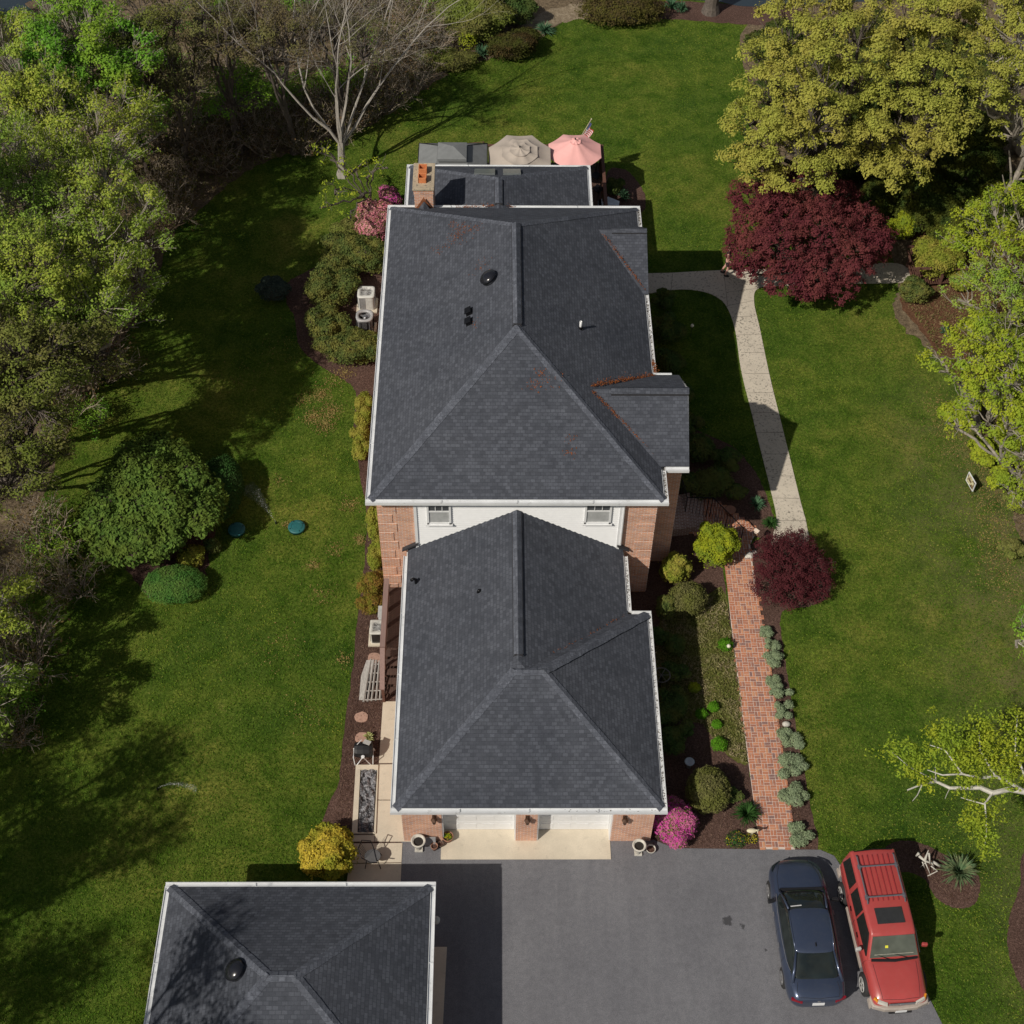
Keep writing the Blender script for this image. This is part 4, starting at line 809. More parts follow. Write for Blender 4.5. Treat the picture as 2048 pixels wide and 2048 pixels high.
LM = dict(shade=leafmat('shade_leaf2', (.07,.10,.025), (.04,.065,.018), (.11,.12,.03), .15, 1.2),
 oak=leafmat('oak_leaf', (.42,.43,.085), (.28,.31,.055), (.40,.37,.08), .25, .35), spring=leafmat('spring_leaf', (.46,.50,.085), (.28,.38,.055), (.26,.40,.07), .3, .3),
 bright=leafmat('bright_leaf', (.20,.42,.05), (.12,.30,.035), (.28,.42,.05), .3, .4), lime=leafmat('lime_leaf', (.44,.48,.045), (.30,.38,.035), (.26,.37,.04), .3, .8), olive=leafmat('olive_leaf', (.22,.21,.065), (.14,.155,.045), (.18,.23,.045), .2, .6),
 maple=leafmat('maple_leaf', (.145,.036,.044), (.095,.024,.031), (.17,.050,.048), .15, .8), maple2=leafmat('purple_maple_leaf', (.075,.020,.026), (.115,.030,.034), (.09,.026,.030), .15, .8),
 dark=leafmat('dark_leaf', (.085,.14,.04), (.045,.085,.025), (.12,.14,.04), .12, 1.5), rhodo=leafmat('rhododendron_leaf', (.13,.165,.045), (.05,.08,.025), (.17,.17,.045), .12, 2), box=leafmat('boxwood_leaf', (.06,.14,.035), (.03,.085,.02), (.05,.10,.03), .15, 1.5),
 holly=leafmat('holly_leaf', (.20,.19,.075), (.08,.085,.03), (.14,.15,.04), .12, 2), gold=leafmat('gold_needles', (.66,.50,.07), (.46,.38,.05), (.28,.30,.035), .2, 1.1), chart=leafmat('chartreuse_needles', (.38,.40,.03), (.24,.30,.02), (.20,.27,.03), .2, 2),
 hedge=leafmat('hedge_leaf', (.28,.31,.045), (.17,.21,.03), (.33,.30,.06), .2, 2), orange=leafmat('orange_leaf', (.30,.17,.05), (.20,.14,.03), (.20,.20,.03), .2, 3), juniper=leafmat('juniper_needles', (.27,.33,.20), (.17,.23,.13), (.24,.30,.17), .1, 3),
 pink=leafmat('pink_petal', (.75,.22,.32), (.68,.28,.32), (.72,.36,.38), .2, 2), magenta=leafmat('magenta_petal', (.62,.07,.36), (.55,.12,.36), (.60,.20,.32), .2, 2.2), ball=leafmat('fresh_leaf', (.12,.30,.02), (.07,.19,.015), None, .2), yucca=leafmat('yucca_leaf', (.13,.20,.10), (.07,.13,.06), (.22,.24,.12), .1, 3),
 liriope=leafmat('strap_leaf', (.05,.12,.03), (.03,.075,.02), None, .15), blue=leafmat('bluegreen_leaf', (.10,.20,.11), (.06,.13,.07), None, .15), teal=leafmat('grey_leaf', (.07,.10,.08), (.04,.06,.05), None, .1), yellow=leafmat('yellow_flower', (.62,.52,.03), (.5,.42,.03), None, .1), white=leafmat('white_flower', (.7,.68,.62), (.6,.58,.5), None, .1),
)
# big yellow-green oaks
oakg = 'tall yellow green oaks right of the back lawn'
bA = W(1692,395); bB = W(1850,330); bC = W(1985,300)
tree('oak_tree', 'yellow green oak nearest the back lawn, its crown spreading over the red maple', (bA.x, bA.y), [(1490,275,6,1.15),(1535,305,5.8,1.2),(1590,300,6.6,1.35),(1545,240,7.2,1.3),(1470,325,4.8,.9),(1640,350,5.6,1.05),(1625,235,8.2,1.2),(1525,185,7.5,1.1),(1575,170,8.4,1.2),(1640,160,9.4,1.25),(1530,110,8,1.1),(1600,105,9,1.3),(1560,50,9,1.2),(1640,40,9.8,1.4),(1705,95,10,1.3),(1730,30,9.5,1.4),(1530,355,4.6,.85),(1590,360,4.9,.9),(1700,165,8.6,1.0),(1680,235,7.6,.8),(1500,230,6.2,.8),(1500,335,4.6,.8)], LM['oak'], M['bark'], 11, group=oakg, tr=.38, dens=2500, S=.060, clump=.19, per=30, twig=.2, up=.8, shell=(.82,1.05), sub=.50)
tree('oak_tree', 'yellow green oak with a broad rounded crown behind and right of the red maple', (bB.x, bB.y), [(1735,280,6.8,1.15),(1790,260,7.6,1.2),(1845,245,8.0,1.25),(1895,225,8,1.1),(1830,300,6.6,1.1),(1765,330,5.8,1.0),(1720,325,5.4,.8),(1870,165,9.2,1.2),(1820,165,9,1.1),(1780,190,8.2,.9),(1850,95,10,1.2),(1900,110,9.6,1.1),(1870,35,10.4,1.4),(1800,30,10.5,1.4),(1790,100,9.6,1.1),(1885,290,7,.8),(1800,345,5.6,.8),(1935,30,10,1.1)], LM['oak'], M['bark'], 12, group=oakg, tr=.36, dens=2500, S=.060, clump=.19, per=30, twig=.2, up=.8, shell=(.82,1.05), sub=.50)
tree('oak_tree', 'yellow green oak at the far right edge of the picture with grey limbs', (bC.x+1.5, bC.y), [(2000,40,10,1.3),(2045,90,10,1.3),(1990,140,9.2,1.0),(2040,190,8.4,1.1),(1965,175,9,.7),(1972,85,9.5,.9),(2025,265,7,.85),(2060,320,7,1.1),(2090,20,10,1.8),(1955,205,8,.55),(2040,-30,10,1.5),(2000,215,8,.6)], LM['oak'], M['palebark'], 13, group=oakg, tr=.32, dens=2300, S=.060, clump=.18, per=30, twig=.4, up=.8, twr=.03, shell=(.82,1.05), sub=.48)
# red maples
mp = W(1610,545)
lb = [(1610,400,3.3,1.5),(1560,430,3.2,1.3),(1510,460,2.8,1.1),(1500,510,2.3,1.05),(1560,500,3.0,1.3),(1640,470,3.2,1.4),(1700,450,2.9,1.2),(1740,480,2.4,1.0),(1700,520,2.5,1.2),(1630,550,2.2,1.2),(1570,560,2.0,1.0),(1680,570,1.7,.9),(1500,400,2.8,1.0),(1560,395,3.2,1.1),(1680,410,3.0,1.0),(1468,488,2.1,.42),(1500,545,1.7,.6),(1620,585,1.4,.7),(1740,510,2.0,.8)]
tree('red_maple', 'large spreading dark red Japanese maple where the concrete walks meet', (mp.x, mp.y), lb, LM['maple'], M['darkbark'], 21, tr=.16, dens=4200, S=.05, clump=.15, per=44, twig=.3, up=1.0, low=-.2)
mp = W(1582,1185)
tree('red_maple', 'small round purple red maple at the head of the brick path', (mp.x, mp.y), [(1580,1130,1.2,.95),(1545,1120,1.1,.75),(1622,1135,1.0,.78),(1592,1100,1.2,.75),(1540,1172,.8,.68),(1585,1180,.7,.78),(1632,1172,.6,.62),(1550,1095,1.0,.55)], LM['maple2'], M['darkbark'], 22, tr=.07, dens=7500, S=.030, clump=.12, per=30, twig=.3, up=1.1, low=-.15, twr=.01)
# grey bare tree over the back lawn edge
def bare(name, label, base, dirs, H, r0, seed, bark, depth=5, group=None, leaf=None, th=1.25):
    g_ = random.Random(seed); t = thing(name, label, 'tree', (base.x, base.y, 0), group); S = []; tips = []
    def grow(p, d, L_, r, k):
        n = 4; q = p; rr = r; dd = d
        for i in range(n):
            dd = (dd+Vector((g_.gauss(0,.11), g_.gauss(0,.11), g_.gauss(.02,.08)))).normalized(); q2 = q+dd*L_/n; r2 = rr*.87; S.append((*q, *q2, rr, r2)); 
            if k > 0 and i >= (1 if k < depth else 2) and g_.random() < (.88 if k > 2 else .74):
                ax = Vector((g_.gauss(0,1), g_.gauss(0,1), g_.gauss(0,.5))).cross(dd).normalized(); a = g_.uniform(.5, .95)
                grow(q2, (dd*math.cos(a)+ax*math.sin(a)).normalized(), L_*g_.uniform(.5, .72), r2*g_.uniform(.45, .62), k-1)
            q, rr = q2, r2
        if k > 0: grow(q, dd, L_*.72, rr, k-1)
        else: tips.append(q)
    stem = [Vector((base.x, base.y, -.1)), Vector((base.x+.05, base.y, .9)), Vector((base.x+.1, base.y+.05, 1.9))]; path_segs(S, stem, r0, r0*.8); path_segs(S, [stem[0], stem[0]+Vector((0,0,.35))], r0*1.6, r0*1.05)
    for (dx, dy, dz, s_) in dirs: grow(stem[-1]-Vector((0,0,.2)), Vector((dx, dy, dz)).normalized(), H*s_, r0*.55*s_**.5, depth)
    segs_mesh('branches', S, bark, t, 5)
    if leaf:
        T = np.array(tips); T = np.repeat(T, 4, 0)+np.random.default_rng(seed).normal(0, .08, (len(T)*4, 3)); g2 = np.random.default_rng(seed); quads_np('leaves', leaf_quads(T, g2.normal(size=T.shape)+np.array([0,0,.8]), g2.uniform(.04,.07,len(T)), g2, .6, .1), leaf, t)
    return t
bare('bare_tree', 'tall leafless pale grey tree with forked trunk at the left edge of the back lawn', W(684,352), [(-.42,.1,1,.42),(.02,.25,1,.45),(.40,.15,1,.44),(.25,-.15,1,.36),(-.1,.0,1,.40),(.85,.25,.75,.46),(-.80,.35,.85,.44)], 9.5, .20, 5, plain('silver_bark', (.38,.35,.31), .9, var=.2, sc=6), 5)
# wood on the left
lg = 'budding trees in the wood left of the lawn'
def lt(label, lob, mat, seed, dens=150, S=.06, bark='palebark', tr=.16, name='woodland_tree', **k):
    c = sum((W(l[0], l[1], l[2]) for l in lob), Vector((0,0,0)))/len(lob); r = random.Random(seed)
    dens *= 4.6; S *= .98; c.x -= 3.2*(c.x < -14); c.y += 1.0*(c.x < -14)
    return tree(name, label, (c.x+r.uniform(-.8,.8), c.y+r.uniform(-.4,1.2)), lob, mat, M[bark], seed, group=lg, tr=tr, dens=dens, S=S, clump=k.pop('clump', .23), per=k.pop('per', 20), twig=.7, sub=.42, shell=(.35, 1.05), twr=.017, **k)
lt('fresh bright green tree near the top left corner', [(110,60,8,1.6),(170,90,8,1.7),(230,120,8,1.5),(130,150,8,1.7),(200,170,7.5,1.5),(275,105,7,1.0),(90,110,8.5,1.3)], LM['bright'], 101, 420, .07)
lt('yellow green tree at the left edge below the top corner', [(20,120,8,1.8),(60,190,8,1.8),(10,230,8,1.8),(110,230,8,1.4),(60,270,7.5,1.5)], LM['spring'], 102, 330, .065)
lt('thinly leafed tree between the bright green tree and the dark trunk', [(230,220,7.5,1.5),(170,270,7.5,1.6),(260,290,6.5,1.3),(210,330,7,1.3)], LM['spring'], 103, 260, .06)
lt('yellow budding tree at the left edge with pale bare limbs', [(30,350,8.5,1.9),(90,370,8,1.8),(10,430,8,1.8),(70,450,8,1.8),(130,340,7.5,1.5)], LM['spring'], 104, 250, .06)
lt('loose yellow green tree reaching out over the shaded lawn', [(200,400,7.5,1.7),(150,450,7.5,1.8),(250,450,7,1.6),(280,490,6.5,1.1),(210,520,7,1.6)], LM['spring'], 105, 270, .062)
lt('olive yellow tree halfway down the left edge', [(20,530,8,1.9),(80,560,8,1.8),(30,620,8,1.8),(110,620,7.5,1.6)], LM['spring'], 106, 250, .058, 'bark')
lt('tree with small yellow leaves overhanging the dark lawn', [(180,580,7,1.6),(240,570,6.5,1.3),(160,650,7,1.6),(230,650,6.5,1.3),(265,620,6,.9)], LM['spring'], 107, 280, .058)
lt('dull green tree at the left edge above the rhododendron', [(20,720,7.5,1.8),(80,720,7.5,1.7),(140,720,7,1.4),(190,700,6.5,1.2),(50,790,7,1.6)], LM['olive'], 108, 330, .06, 'bark')
lt('brownish twiggy tree left of the round rhododendron', [(20,860,5,1.6),(70,850,4.8,1.3),(50,930,4.2,1.3),(90,930,3.6,.9),(10,970,4.2,1.4),(90,790,5.5,1.1)], LM['olive'], 109, 300, .055, 'bark')
lt('small tree showing only its right side low on the left edge', [(0,1180,3,.9),(-30,1280,3.4,1.3),(5,1360,3,.8),(-40,1400,3.4,1.3)], LM['spring'], 110, 420, .06)
for i, (x, y, s_) in enumerate(((-24,38.5,1.4),(-28,36.5,1.4),(-22.5,42,1.35),(-26.8,21,1.35),(-25.5,16,1.3),(-24,11.5,1.35),(-16.5,7.5,1.5),(-29,27,1.2),(-20.4,40,1.05),(-21.8,8.5,1.1),(-22.3,17,1.1))):
    r = random.Random(300+i); lob = [(x+r.uniform(-3.6,3.6), y+r.uniform(-3.4,3.4), 8*s_+r.uniform(-1.5,1.5), 0, r.uniform(1.0,1.7)) for _ in range(11)]
    tree('woodland_tree', ['woodland tree outside the left edge of the photograph'][0], (x, y), lob, LM['spring'], M['bark'], 320+i, group='trees beyond the left edge', tr=.18, dens=430, S=.085, clump=.42, per=12, twig=.6, shell=(.3, 1.05))
def fill(px_, py_, z, rr, n, seed):
    r = random.Random(seed); return [(px_+r.uniform(-1,1)*rr, py_+r.uniform(-1,1)*rr*.8, z+r.uniform(-.8,.8), r.uniform(.7,1.25)) for _ in range(n)]
lt('brown budding tree beside the dark upright trunk', fill(330,60,7,55,6,1), LM['olive'], 111, 330, .05, 'bark')
lt('khaki twiggy tree at the top left of the bare grey tree', fill(420,60,7,50,6,2), leafmat('khaki_bud', (.20,.16,.08), (.12,.10,.05), (.17,.18,.06), .2, 1), 112, 300, .05, 'bark')
lt('khaki thinly leafed tree left of the brown clearing', fill(360,160,6,45,5,3), leafmat('khaki_bud2', (.18,.155,.08), (.12,.105,.05), (.18,.20,.06), .2, 1), 113, 280, .05, 'bark')
lt('khaki twiggy tree behind the upper limbs of the bare grey tree', fill(560,55,7,60,7,12), leafmat('khaki_bud3', (.19,.155,.08), (.12,.10,.05), (.17,.17,.06), .2, 1), 116, 240, .05, 'bark')
lt('pale olive tree at the top edge right of the bare grey tree', fill(700,70,6,60,6,13), leafmat('khaki_bud4', (.15,.135,.08), (.10,.09,.05), (.14,.15,.05), .2, 1), 117, 200, .05, 'bark')
lt('thin olive tree above the brown clearing', fill(300,120,7,50,6,14), LM['olive'], 118, 260, .05, 'bark')
lt('small green tree behind the brown clearing', fill(500,200,3,35,4,4), LM['bright'], 114, 240, .055, 'bark', tr=.08)
tr_ = thing('ivy_tree', 'dark upright ivy covered trunk at the edge of the left wood', 'tree', tuple(W(300,355)), None); S = []; b_ = W(300,355); tp = [b_, b_+Vector((-.1,0,2.2)), b_+Vector((-.25,.1,4.5)), b_+Vector((-.5,.2,7)), b_+Vector((-.9,.3,9))]; path_segs(S, tp, .16, .06); path_segs(S, [tp[2], tp[2]+Vector((.7,.1,1.7)), tp[2]+Vector((.9,.1,3.2))], .08, .03); path_segs(S, [tp[1], tp[1]+Vector((-.8,-.1,1)), tp[1]+Vector((-1.8,-.2,1.5))], .05, .02); segs_mesh('trunk', S, M['darkbark'], tr_, 7)
g_ = np.random.default_rng(9); q = np.array([np.array(tp[0].lerp(tp[3], t)) for t in g_.uniform(.25,1,2600)])+g_.normal(0,.33,(2600,3)); quads_np('ivy', leaf_quads(q, g_.normal(size=q.shape)+np.array([0,0,.6]), g_.uniform(.03,.07,2600), g_, .7), LM['bright'], tr_)
# undergrowth
ug = 'leafless brown brush along the edge of the left wood'; r = random.Random(77)
spots = [(330,385),(380,360),(430,340),(300,430),(350,440),(280,500),(400,300),(470,270),(520,300),(560,280),(600,300),(330,300),(260,560),(250,640),(230,330),(700,265),(760,225),(640,250),(820,190),(480,150),(540,120),(600,90),(420,190),(700,120),(760,150),(800,110),(860,120),(660,40),(740,30),(820,50),(540,40),(880,60),(200,760),(130,830),(95,1090),(150,1180),(60,1180),(30,1480),(60,1330),(180,700),(150,640)]
pb = brush('bare_shrub', 'leafless brown brush in the undergrowth of the left wood edge', W(*spots[0]), 1.3, 1.7, 46, plain('twig_brown', (.28,.23,.175), .9, var=.35, sc=5), 401, leafmat('dead_leaf', (.16,.10,.05), (.10,.07,.035), (.10,.11,.03), .1, 1), 900, .05, ug, tw=.018)
for s_ in spots[1:]:
    q = W(*s_); dup(pb, (q.x, q.y, 0), r.uniform(0, 6.28), s=r.uniform(.8, 1.35))
gg_ = 'low green shrubs in the undergrowth of the left wood'
ps = brush('green_shrub', 'low loose green shrub in the undergrowth of the left wood', W(470,215), 1.2, 1.6, 36, M['bark'], 402, LM['bright'], 2600, .055, gg_, tw=.013)
for s_ in ((560,215),(250,420),(410,250),(640,190),(300,250),(730,95),(690,190),(380,60),(350,230),(150,520),(600,20),(880,25),(110,1120),(190,850),(170,730),(20,1420),(200,560),(340,140),(430,20)):
    q = W(*s_); dup(ps, (q.x, q.y, 0), r.uniform(0, 6.28), s=r.uniform(.7, 1.15))
shrub('evergreen_shrub', 'dark olive bush on the far bank left of the gravel patch', (950,35), 1.8, 1.5, 2.2, LM['olive'], 410, S=.055, lumps=7, cat='shrub')
shrub('evergreen_shrub', 'reddish brown bush at the back lawn edge beside the strap leaved clump', (1022,88), 1.5, 1.1, 1.3, leafmat('bronze_leaf', (.09,.06,.025), (.05,.045,.02), (.07,.08,.02), .15, 1), 411, S=.05, lumps=6)
shrub('evergreen_shrub', 'long clipped olive brown evergreen at the far end of the back lawn', (1245,14), 2.2, 1.2, 1.5, leafmat('yew_leaf', (.13,.12,.03), (.07,.07,.02), (.09,.07,.03), .12, 2), 412, S=.05, rough=.1)
shrub('evergreen_shrub', 'dark green spruce like bush behind the gravel patch', (1030,15), 1.2, 1.0, 1.9, LM['dark'], 413, S=.05, lumps=5)
shrub('evergreen_shrub', 'grey green low bush left of the reddish brown bush', (900,118), 1.6, .9, .9, LM['olive'], 414, S=.045, lumps=6)
shrub('evergreen_shrub', 'lime green sapling bush beside the bare tree limb tips', (935,80), .5, .5, 1.4, LM['lime'], 415, S=.04, core=False, n=900)
for i, (p_, l_) in enumerate((((1088,66), 'blue green strap leaved clump at the left end of the back lawn'), ((1342,18), 'blue green iris clump in the far mulch bed'), ((965,112), 'grey green iris clump at the edge of the left wood'), ((1362,24), 'smaller iris clump right of the first in the far mulch bed'))):
    spiky('iris_clump', l_, p_, .75 if i != 3 else .45, .7, 90, LM['blue'], 420+i, .035)
tt = thing('tree', 'grey tree trunk in the far mulch bed at the top edge', 'tree', tuple(W(1421,24))); S = []; b_ = W(1421,24); path_segs(S, [b_, b_+Vector((0,0,.4))], .52, .38); path_segs(S, [b_+Vector((0,0,.4)), b_+Vector((.1,.1,3)), b_+Vector((.1,.2,8))], .38, .28); segs_mesh('trunk', S, M['bark'], tt, 12)
# right wood
rgp = 'yellow green trees along the right edge'
def rt(label, lob, mat, seed, dens=330, S=.06, bark='palebark', base=None, tr=.13, **k):
    base = None if base is None else base
    c = base or sum((W(l[0], l[1], l[2]) for l in lob), Vector((0,0,0)))/len(lob)
    if base is None: c.x += 2.4; c.y += .8
    return tree('woodland_tree', label, (c.x, c.y), lob, mat, M[bark], seed, group=rgp, tr=tr, dens=dens*2, S=S*1.05, clump=.17, per=k.pop('per', 20), twig=.4, sub=.36, shell=(.4, 1.05), **k)
rt('dense green yellow tree right of the footbridge', [(1960,470,5,1.3),(2010,450,5.5,1.3),(2040,520,5.5,1.4),(1980,530,5,1.2),(1945,520,4.5,.8),(2050,420,5.5,1.2)], LM['lime'], 501, 560, .055)
rt('grey green tree in the middle of the right edge', [(1960,600,4.5,1.1),(2010,620,4.8,1.2),(2045,590,5,1.2),(1990,570,4.8,1.0),(1920,590,4,.7)], LM['spring'], 502, 480, .05)
rt('yellow green tree above the broken grey stump', [(1960,690,5,1.2),(2010,700,5.5,1.3),(2040,760,5.5,1.3),(1920,720,4.5,.9),(1880,735,4,.6),(1985,760,5,1.1),(2040,660,5.5,1.0)], LM['lime'], 503, 600, .058)
rt('drooping lime tree beside the broken grey stump', [(1920,790,3.5,.8),(1985,830,4.5,1.0),(2030,840,5,1.1),(1900,840,3,.55),(2045,900,4.5,.9)], LM['lime'], 504, 560, .055)
rt('low lime green bush at the right edge above the yard sign', [(2035,950,2.5,.7),(2020,980,2,.5),(2050,1000,2.5,.7)], LM['lime'], 505, 700, .05, tr=.06)
rt('bright green twig tip at the right edge below the yard sign', [(2040,1250,3.5,.5),(2062,1275,3.5,.7),(2035,1290,3.3,.3)], LM['bright'], 506, 700, .05, base=Vector((20.5, 29, 0)), tr=.06)
for i, (p_, rx, h, l_) in enumerate((((1965,905),.8,1.1,'lime bush spilling onto the lawn above the yard sign'), ((2000,955),.6,.9,'small lime bush right of the yard sign'), ((2035,1005),.7,1.0,'olive lime bush low on the right edge'), ((1925,830),.9,1.3,'yellow green bush around the broken stump'), ((2020,870),1.1,2.0,'tall lime bush at the right edge behind the stump'), ((2040,790),1.3,2.4,'dense green bush at the right edge over the red mulch'), ((1985,660),1.2,2.0,'olive bush below the footbridge trees'), ((2030,1100),.6,.8,'scrubby brown green bush at the right lawn corner'))):
    shrub('leafy_shrub', l_, p_, rx, rx*.85, h, LM['lime'] if i not in (2, 6, 7) else LM['olive'], 560+i, lumps=9, S=.055, base=.5, lr=.4, group='bushes along the right wood edge')
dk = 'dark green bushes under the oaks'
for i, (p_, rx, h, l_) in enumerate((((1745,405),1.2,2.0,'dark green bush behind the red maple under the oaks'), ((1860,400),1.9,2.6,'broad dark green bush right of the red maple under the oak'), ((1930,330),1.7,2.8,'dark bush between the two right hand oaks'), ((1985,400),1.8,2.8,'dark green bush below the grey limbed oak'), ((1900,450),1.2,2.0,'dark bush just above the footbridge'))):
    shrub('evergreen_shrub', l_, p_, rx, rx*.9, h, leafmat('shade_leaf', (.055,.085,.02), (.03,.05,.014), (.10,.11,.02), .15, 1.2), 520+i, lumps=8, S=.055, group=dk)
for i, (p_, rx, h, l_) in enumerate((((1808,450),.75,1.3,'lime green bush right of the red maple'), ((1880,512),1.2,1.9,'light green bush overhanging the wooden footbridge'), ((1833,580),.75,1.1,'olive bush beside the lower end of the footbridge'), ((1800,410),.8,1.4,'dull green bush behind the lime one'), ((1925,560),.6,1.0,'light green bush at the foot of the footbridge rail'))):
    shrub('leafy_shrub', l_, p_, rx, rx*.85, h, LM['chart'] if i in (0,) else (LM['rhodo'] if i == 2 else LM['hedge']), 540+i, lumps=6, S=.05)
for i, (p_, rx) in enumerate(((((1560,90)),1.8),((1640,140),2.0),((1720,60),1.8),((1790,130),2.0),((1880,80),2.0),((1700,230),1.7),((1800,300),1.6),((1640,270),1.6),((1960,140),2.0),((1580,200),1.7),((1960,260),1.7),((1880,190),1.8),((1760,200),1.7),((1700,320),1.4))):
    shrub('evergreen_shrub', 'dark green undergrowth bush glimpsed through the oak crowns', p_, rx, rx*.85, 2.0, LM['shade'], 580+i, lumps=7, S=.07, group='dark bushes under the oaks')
# broken stump and grey limb
def limbs(name, label, cat, base, paths, bark, n=7, jag=None):
    t = thing(name, label, cat, tuple(base)); S = []
    for pts, r0, r1 in paths: path_segs(S, [Vector(p) for p in pts], r0, r1)
    segs_mesh('trunk', S, bark, t, n); return t
b_ = W(1948,850); limbs('tree_stump', 'broken grey tree stump leaning at the right wood edge', 'tree stump', b_, [([b_, W(1945,830,.6), W(1935,790,1.6), W(1925,765,2.4)], .32, .16), ([W(1940,815,.9), W(1950,790,1.8)], .10, .04)], plain('grey_deadwood', (.26,.23,.21), .95, var=.45, sc=14), 9)
b_ = W(1990,420); limbs('bare_limb', 'pale grey bare limb rising at the right edge between the oaks', 'tree', b_, [([b_, W(1998,405,1.5), W(2020,375,3), W(2040,340,4), W(2052,310,5)], .2, .11), ([W(2022,372,3.1), W(2022,345,4), W(2018,300,5)], .07, .03), ([W(2028,360,3.3), W(2060,355,4)], .06, .03), ([W(2012,385,2.6), W(2005,350,3.6)], .05,.02)], M['palebark'])
# branch reaching in at the lower right: its tree stands outside the frame
bt = Vector((21.5, 19.5, 0)); P = lambda x, y, z=5.5: W(x, y, z)
pth = [([Vector((21.5,19.5,-.1)), Vector((21.4,19.6,2)), Vector((21.0,19.8,4)), P(2110,1600,5.2)], .28, .16), ([P(2110,1600,5.2), P(2048,1583), P(2020,1578), P(1985,1586), P(1960,1575), P(1930,1576), P(1900,1576), P(1872,1563), P(1845,1568), P(1815,1580)], .10, .022),
  ([P(2048,1583), P(2020,1565,5.8), P(1990,1552,6), P(1960,1556,6.1), P(1925,1548,6.2), P(1885,1550,6.2), P(1855,1540,6.2)], .06, .012), ([P(1985,1586), P(1975,1600), P(1968,1608), P(1945,1602), P(1922,1595)], .035, .01), ([P(1970,1607), P(1972,1640,5.3), P(1973,1665,5.2), P(1970,1690,5.1)], .025, .01),
  ([P(1845,1568), P(1835,1590), P(1825,1602)], .02, .008), ([P(1872,1563), P(1870,1530,5.8)], .02, .008), ([P(1990,1552,6), P(1960,1500,6.3), P(1958,1460,6.5)], .03, .01), ([P(1925,1548,6.2), P(1890,1500,6.4), P(1860,1490,6.4)], .025, .01), ([P(1870,1560,5.6), P(1820,1535,5.8), P(1785,1505,5.8)], .02, .008), ([P(2060,1580,5.8), P(2030,1500,6.3), P(2035,1430,6.6)], .04, .012), ([P(1900,1576), P(1893,1590), P(1890,1598)], .012, .006), ([P(1930,1576), P(1905,1583)], .012, .006)]
t = limbs('overhanging_tree', 'pale barked tree reaching a leafy lime green branch in over the front lawn', 'tree', bt, pth, plain('ash_bark', (.50,.48,.43), .85, var=.25, sc=6))
g_ = np.random.default_rng(61); PP = []
for (x, y, z, rr, n) in ((1790,1500,5.8,.30,260),(1812,1515,5.8,.32,260),(1832,1510,5.8,.25,220),(1840,1540,5.8,.25,220),(1808,1540,5.7,.15,90),(1850,1565,5.6,.2,110),(1872,1490,6.3,.3,260),(1895,1475,6.4,.3,260),(1905,1505,6.3,.4,480),(1930,1500,6.3,.42,520),(1960,1470,6.5,.35,420),(1965,1440,6.5,.22,160),(1925,1530,6.2,.35,380),(1960,1520,6.3,.4,460),(1990,1500,6.3,.35,320),(2005,1470,6.5,.28,220),(2035,1440,6.6,.3,260),(2040,1490,6.5,.4,420),(2030,1530,6.2,.4,380),(2000,1545,6.1,.3,220),(1950,1555,6,.25,160),(1920,1575,5.7,.15,90),(2020,1560,5.9,.2,120),(1950,1615,5.3,.22,160),(1975,1620,5.3,.2,140),(1940,1640,5.2,.24,170),(1968,1650,5.2,.3,260),(1955,1665,5.1,.2,150),(1975,1680,5.1,.22,170),(1970,1700,5,.12,60),(1992,1610,5.3,.13,70),(1860,1460,6.3,.12,70),(1900,1450,6.4,.1,50)):
    c_ = np.array(W(x, y, z)); k = max(3, n//14); cl = c_+g_.normal(0, 1, (k, 3))*rr*.75; PP.append(cl[g_.integers(0, k, int(n*1.1))]+g_.normal(0, .085, (int(n*1.1), 3)))
PP = np.concatenate(PP); quads_np('crown', leaf_quads(PP, g_.normal(size=PP.shape)*.8+np.array([0,0,.8]), g_.uniform(.035,.065,len(PP)), g_, .5, .15), LM['lime'], t)

# the wood goes on beyond the frame on both sides
far_ = rt('leafy tree standing in the wood beyond the right edge of the photograph', [(27,33,6,0,1.8),(28.5,34.5,6.5,0,1.6),(26,35,7,0,1.7),(27.5,32,8,0,1.6),(29,32.5,6,0,1.4),(25.2,33,6.2,0,1.3),(27,35,8.4,0,1.4)], LM['spring'], 590, 300, .075, base=Vector((27, 33.5, 0))); far_['group'] = 'trees beyond the right edge'
r = random.Random(50)
for x, y in ((31,38),(26,42),(33,46),(29,52),(35,56),(31,64),(38,40),(34,30),(30,26),(37,66),(24.5,19.5),(31,19),(42,50)): dup(far_, (x+r.uniform(-.6,.6), y, 0), r.uniform(0, 6.28), s=r.uniform(.85, 1.25))
for x, y in ((-34,40),(-31,48),(-36,56),(-30,62),(-38,32),(-33,22),(-36,12),(-42,45)): dup(far_, (x, y+r.uniform(-1,1), 0), r.uniform(0, 6.28), label='leafy tree standing deep in the wood beyond the left edge of the photograph', s=r.uniform(.9, 1.3))['group'] = 'trees deep in the left wood'
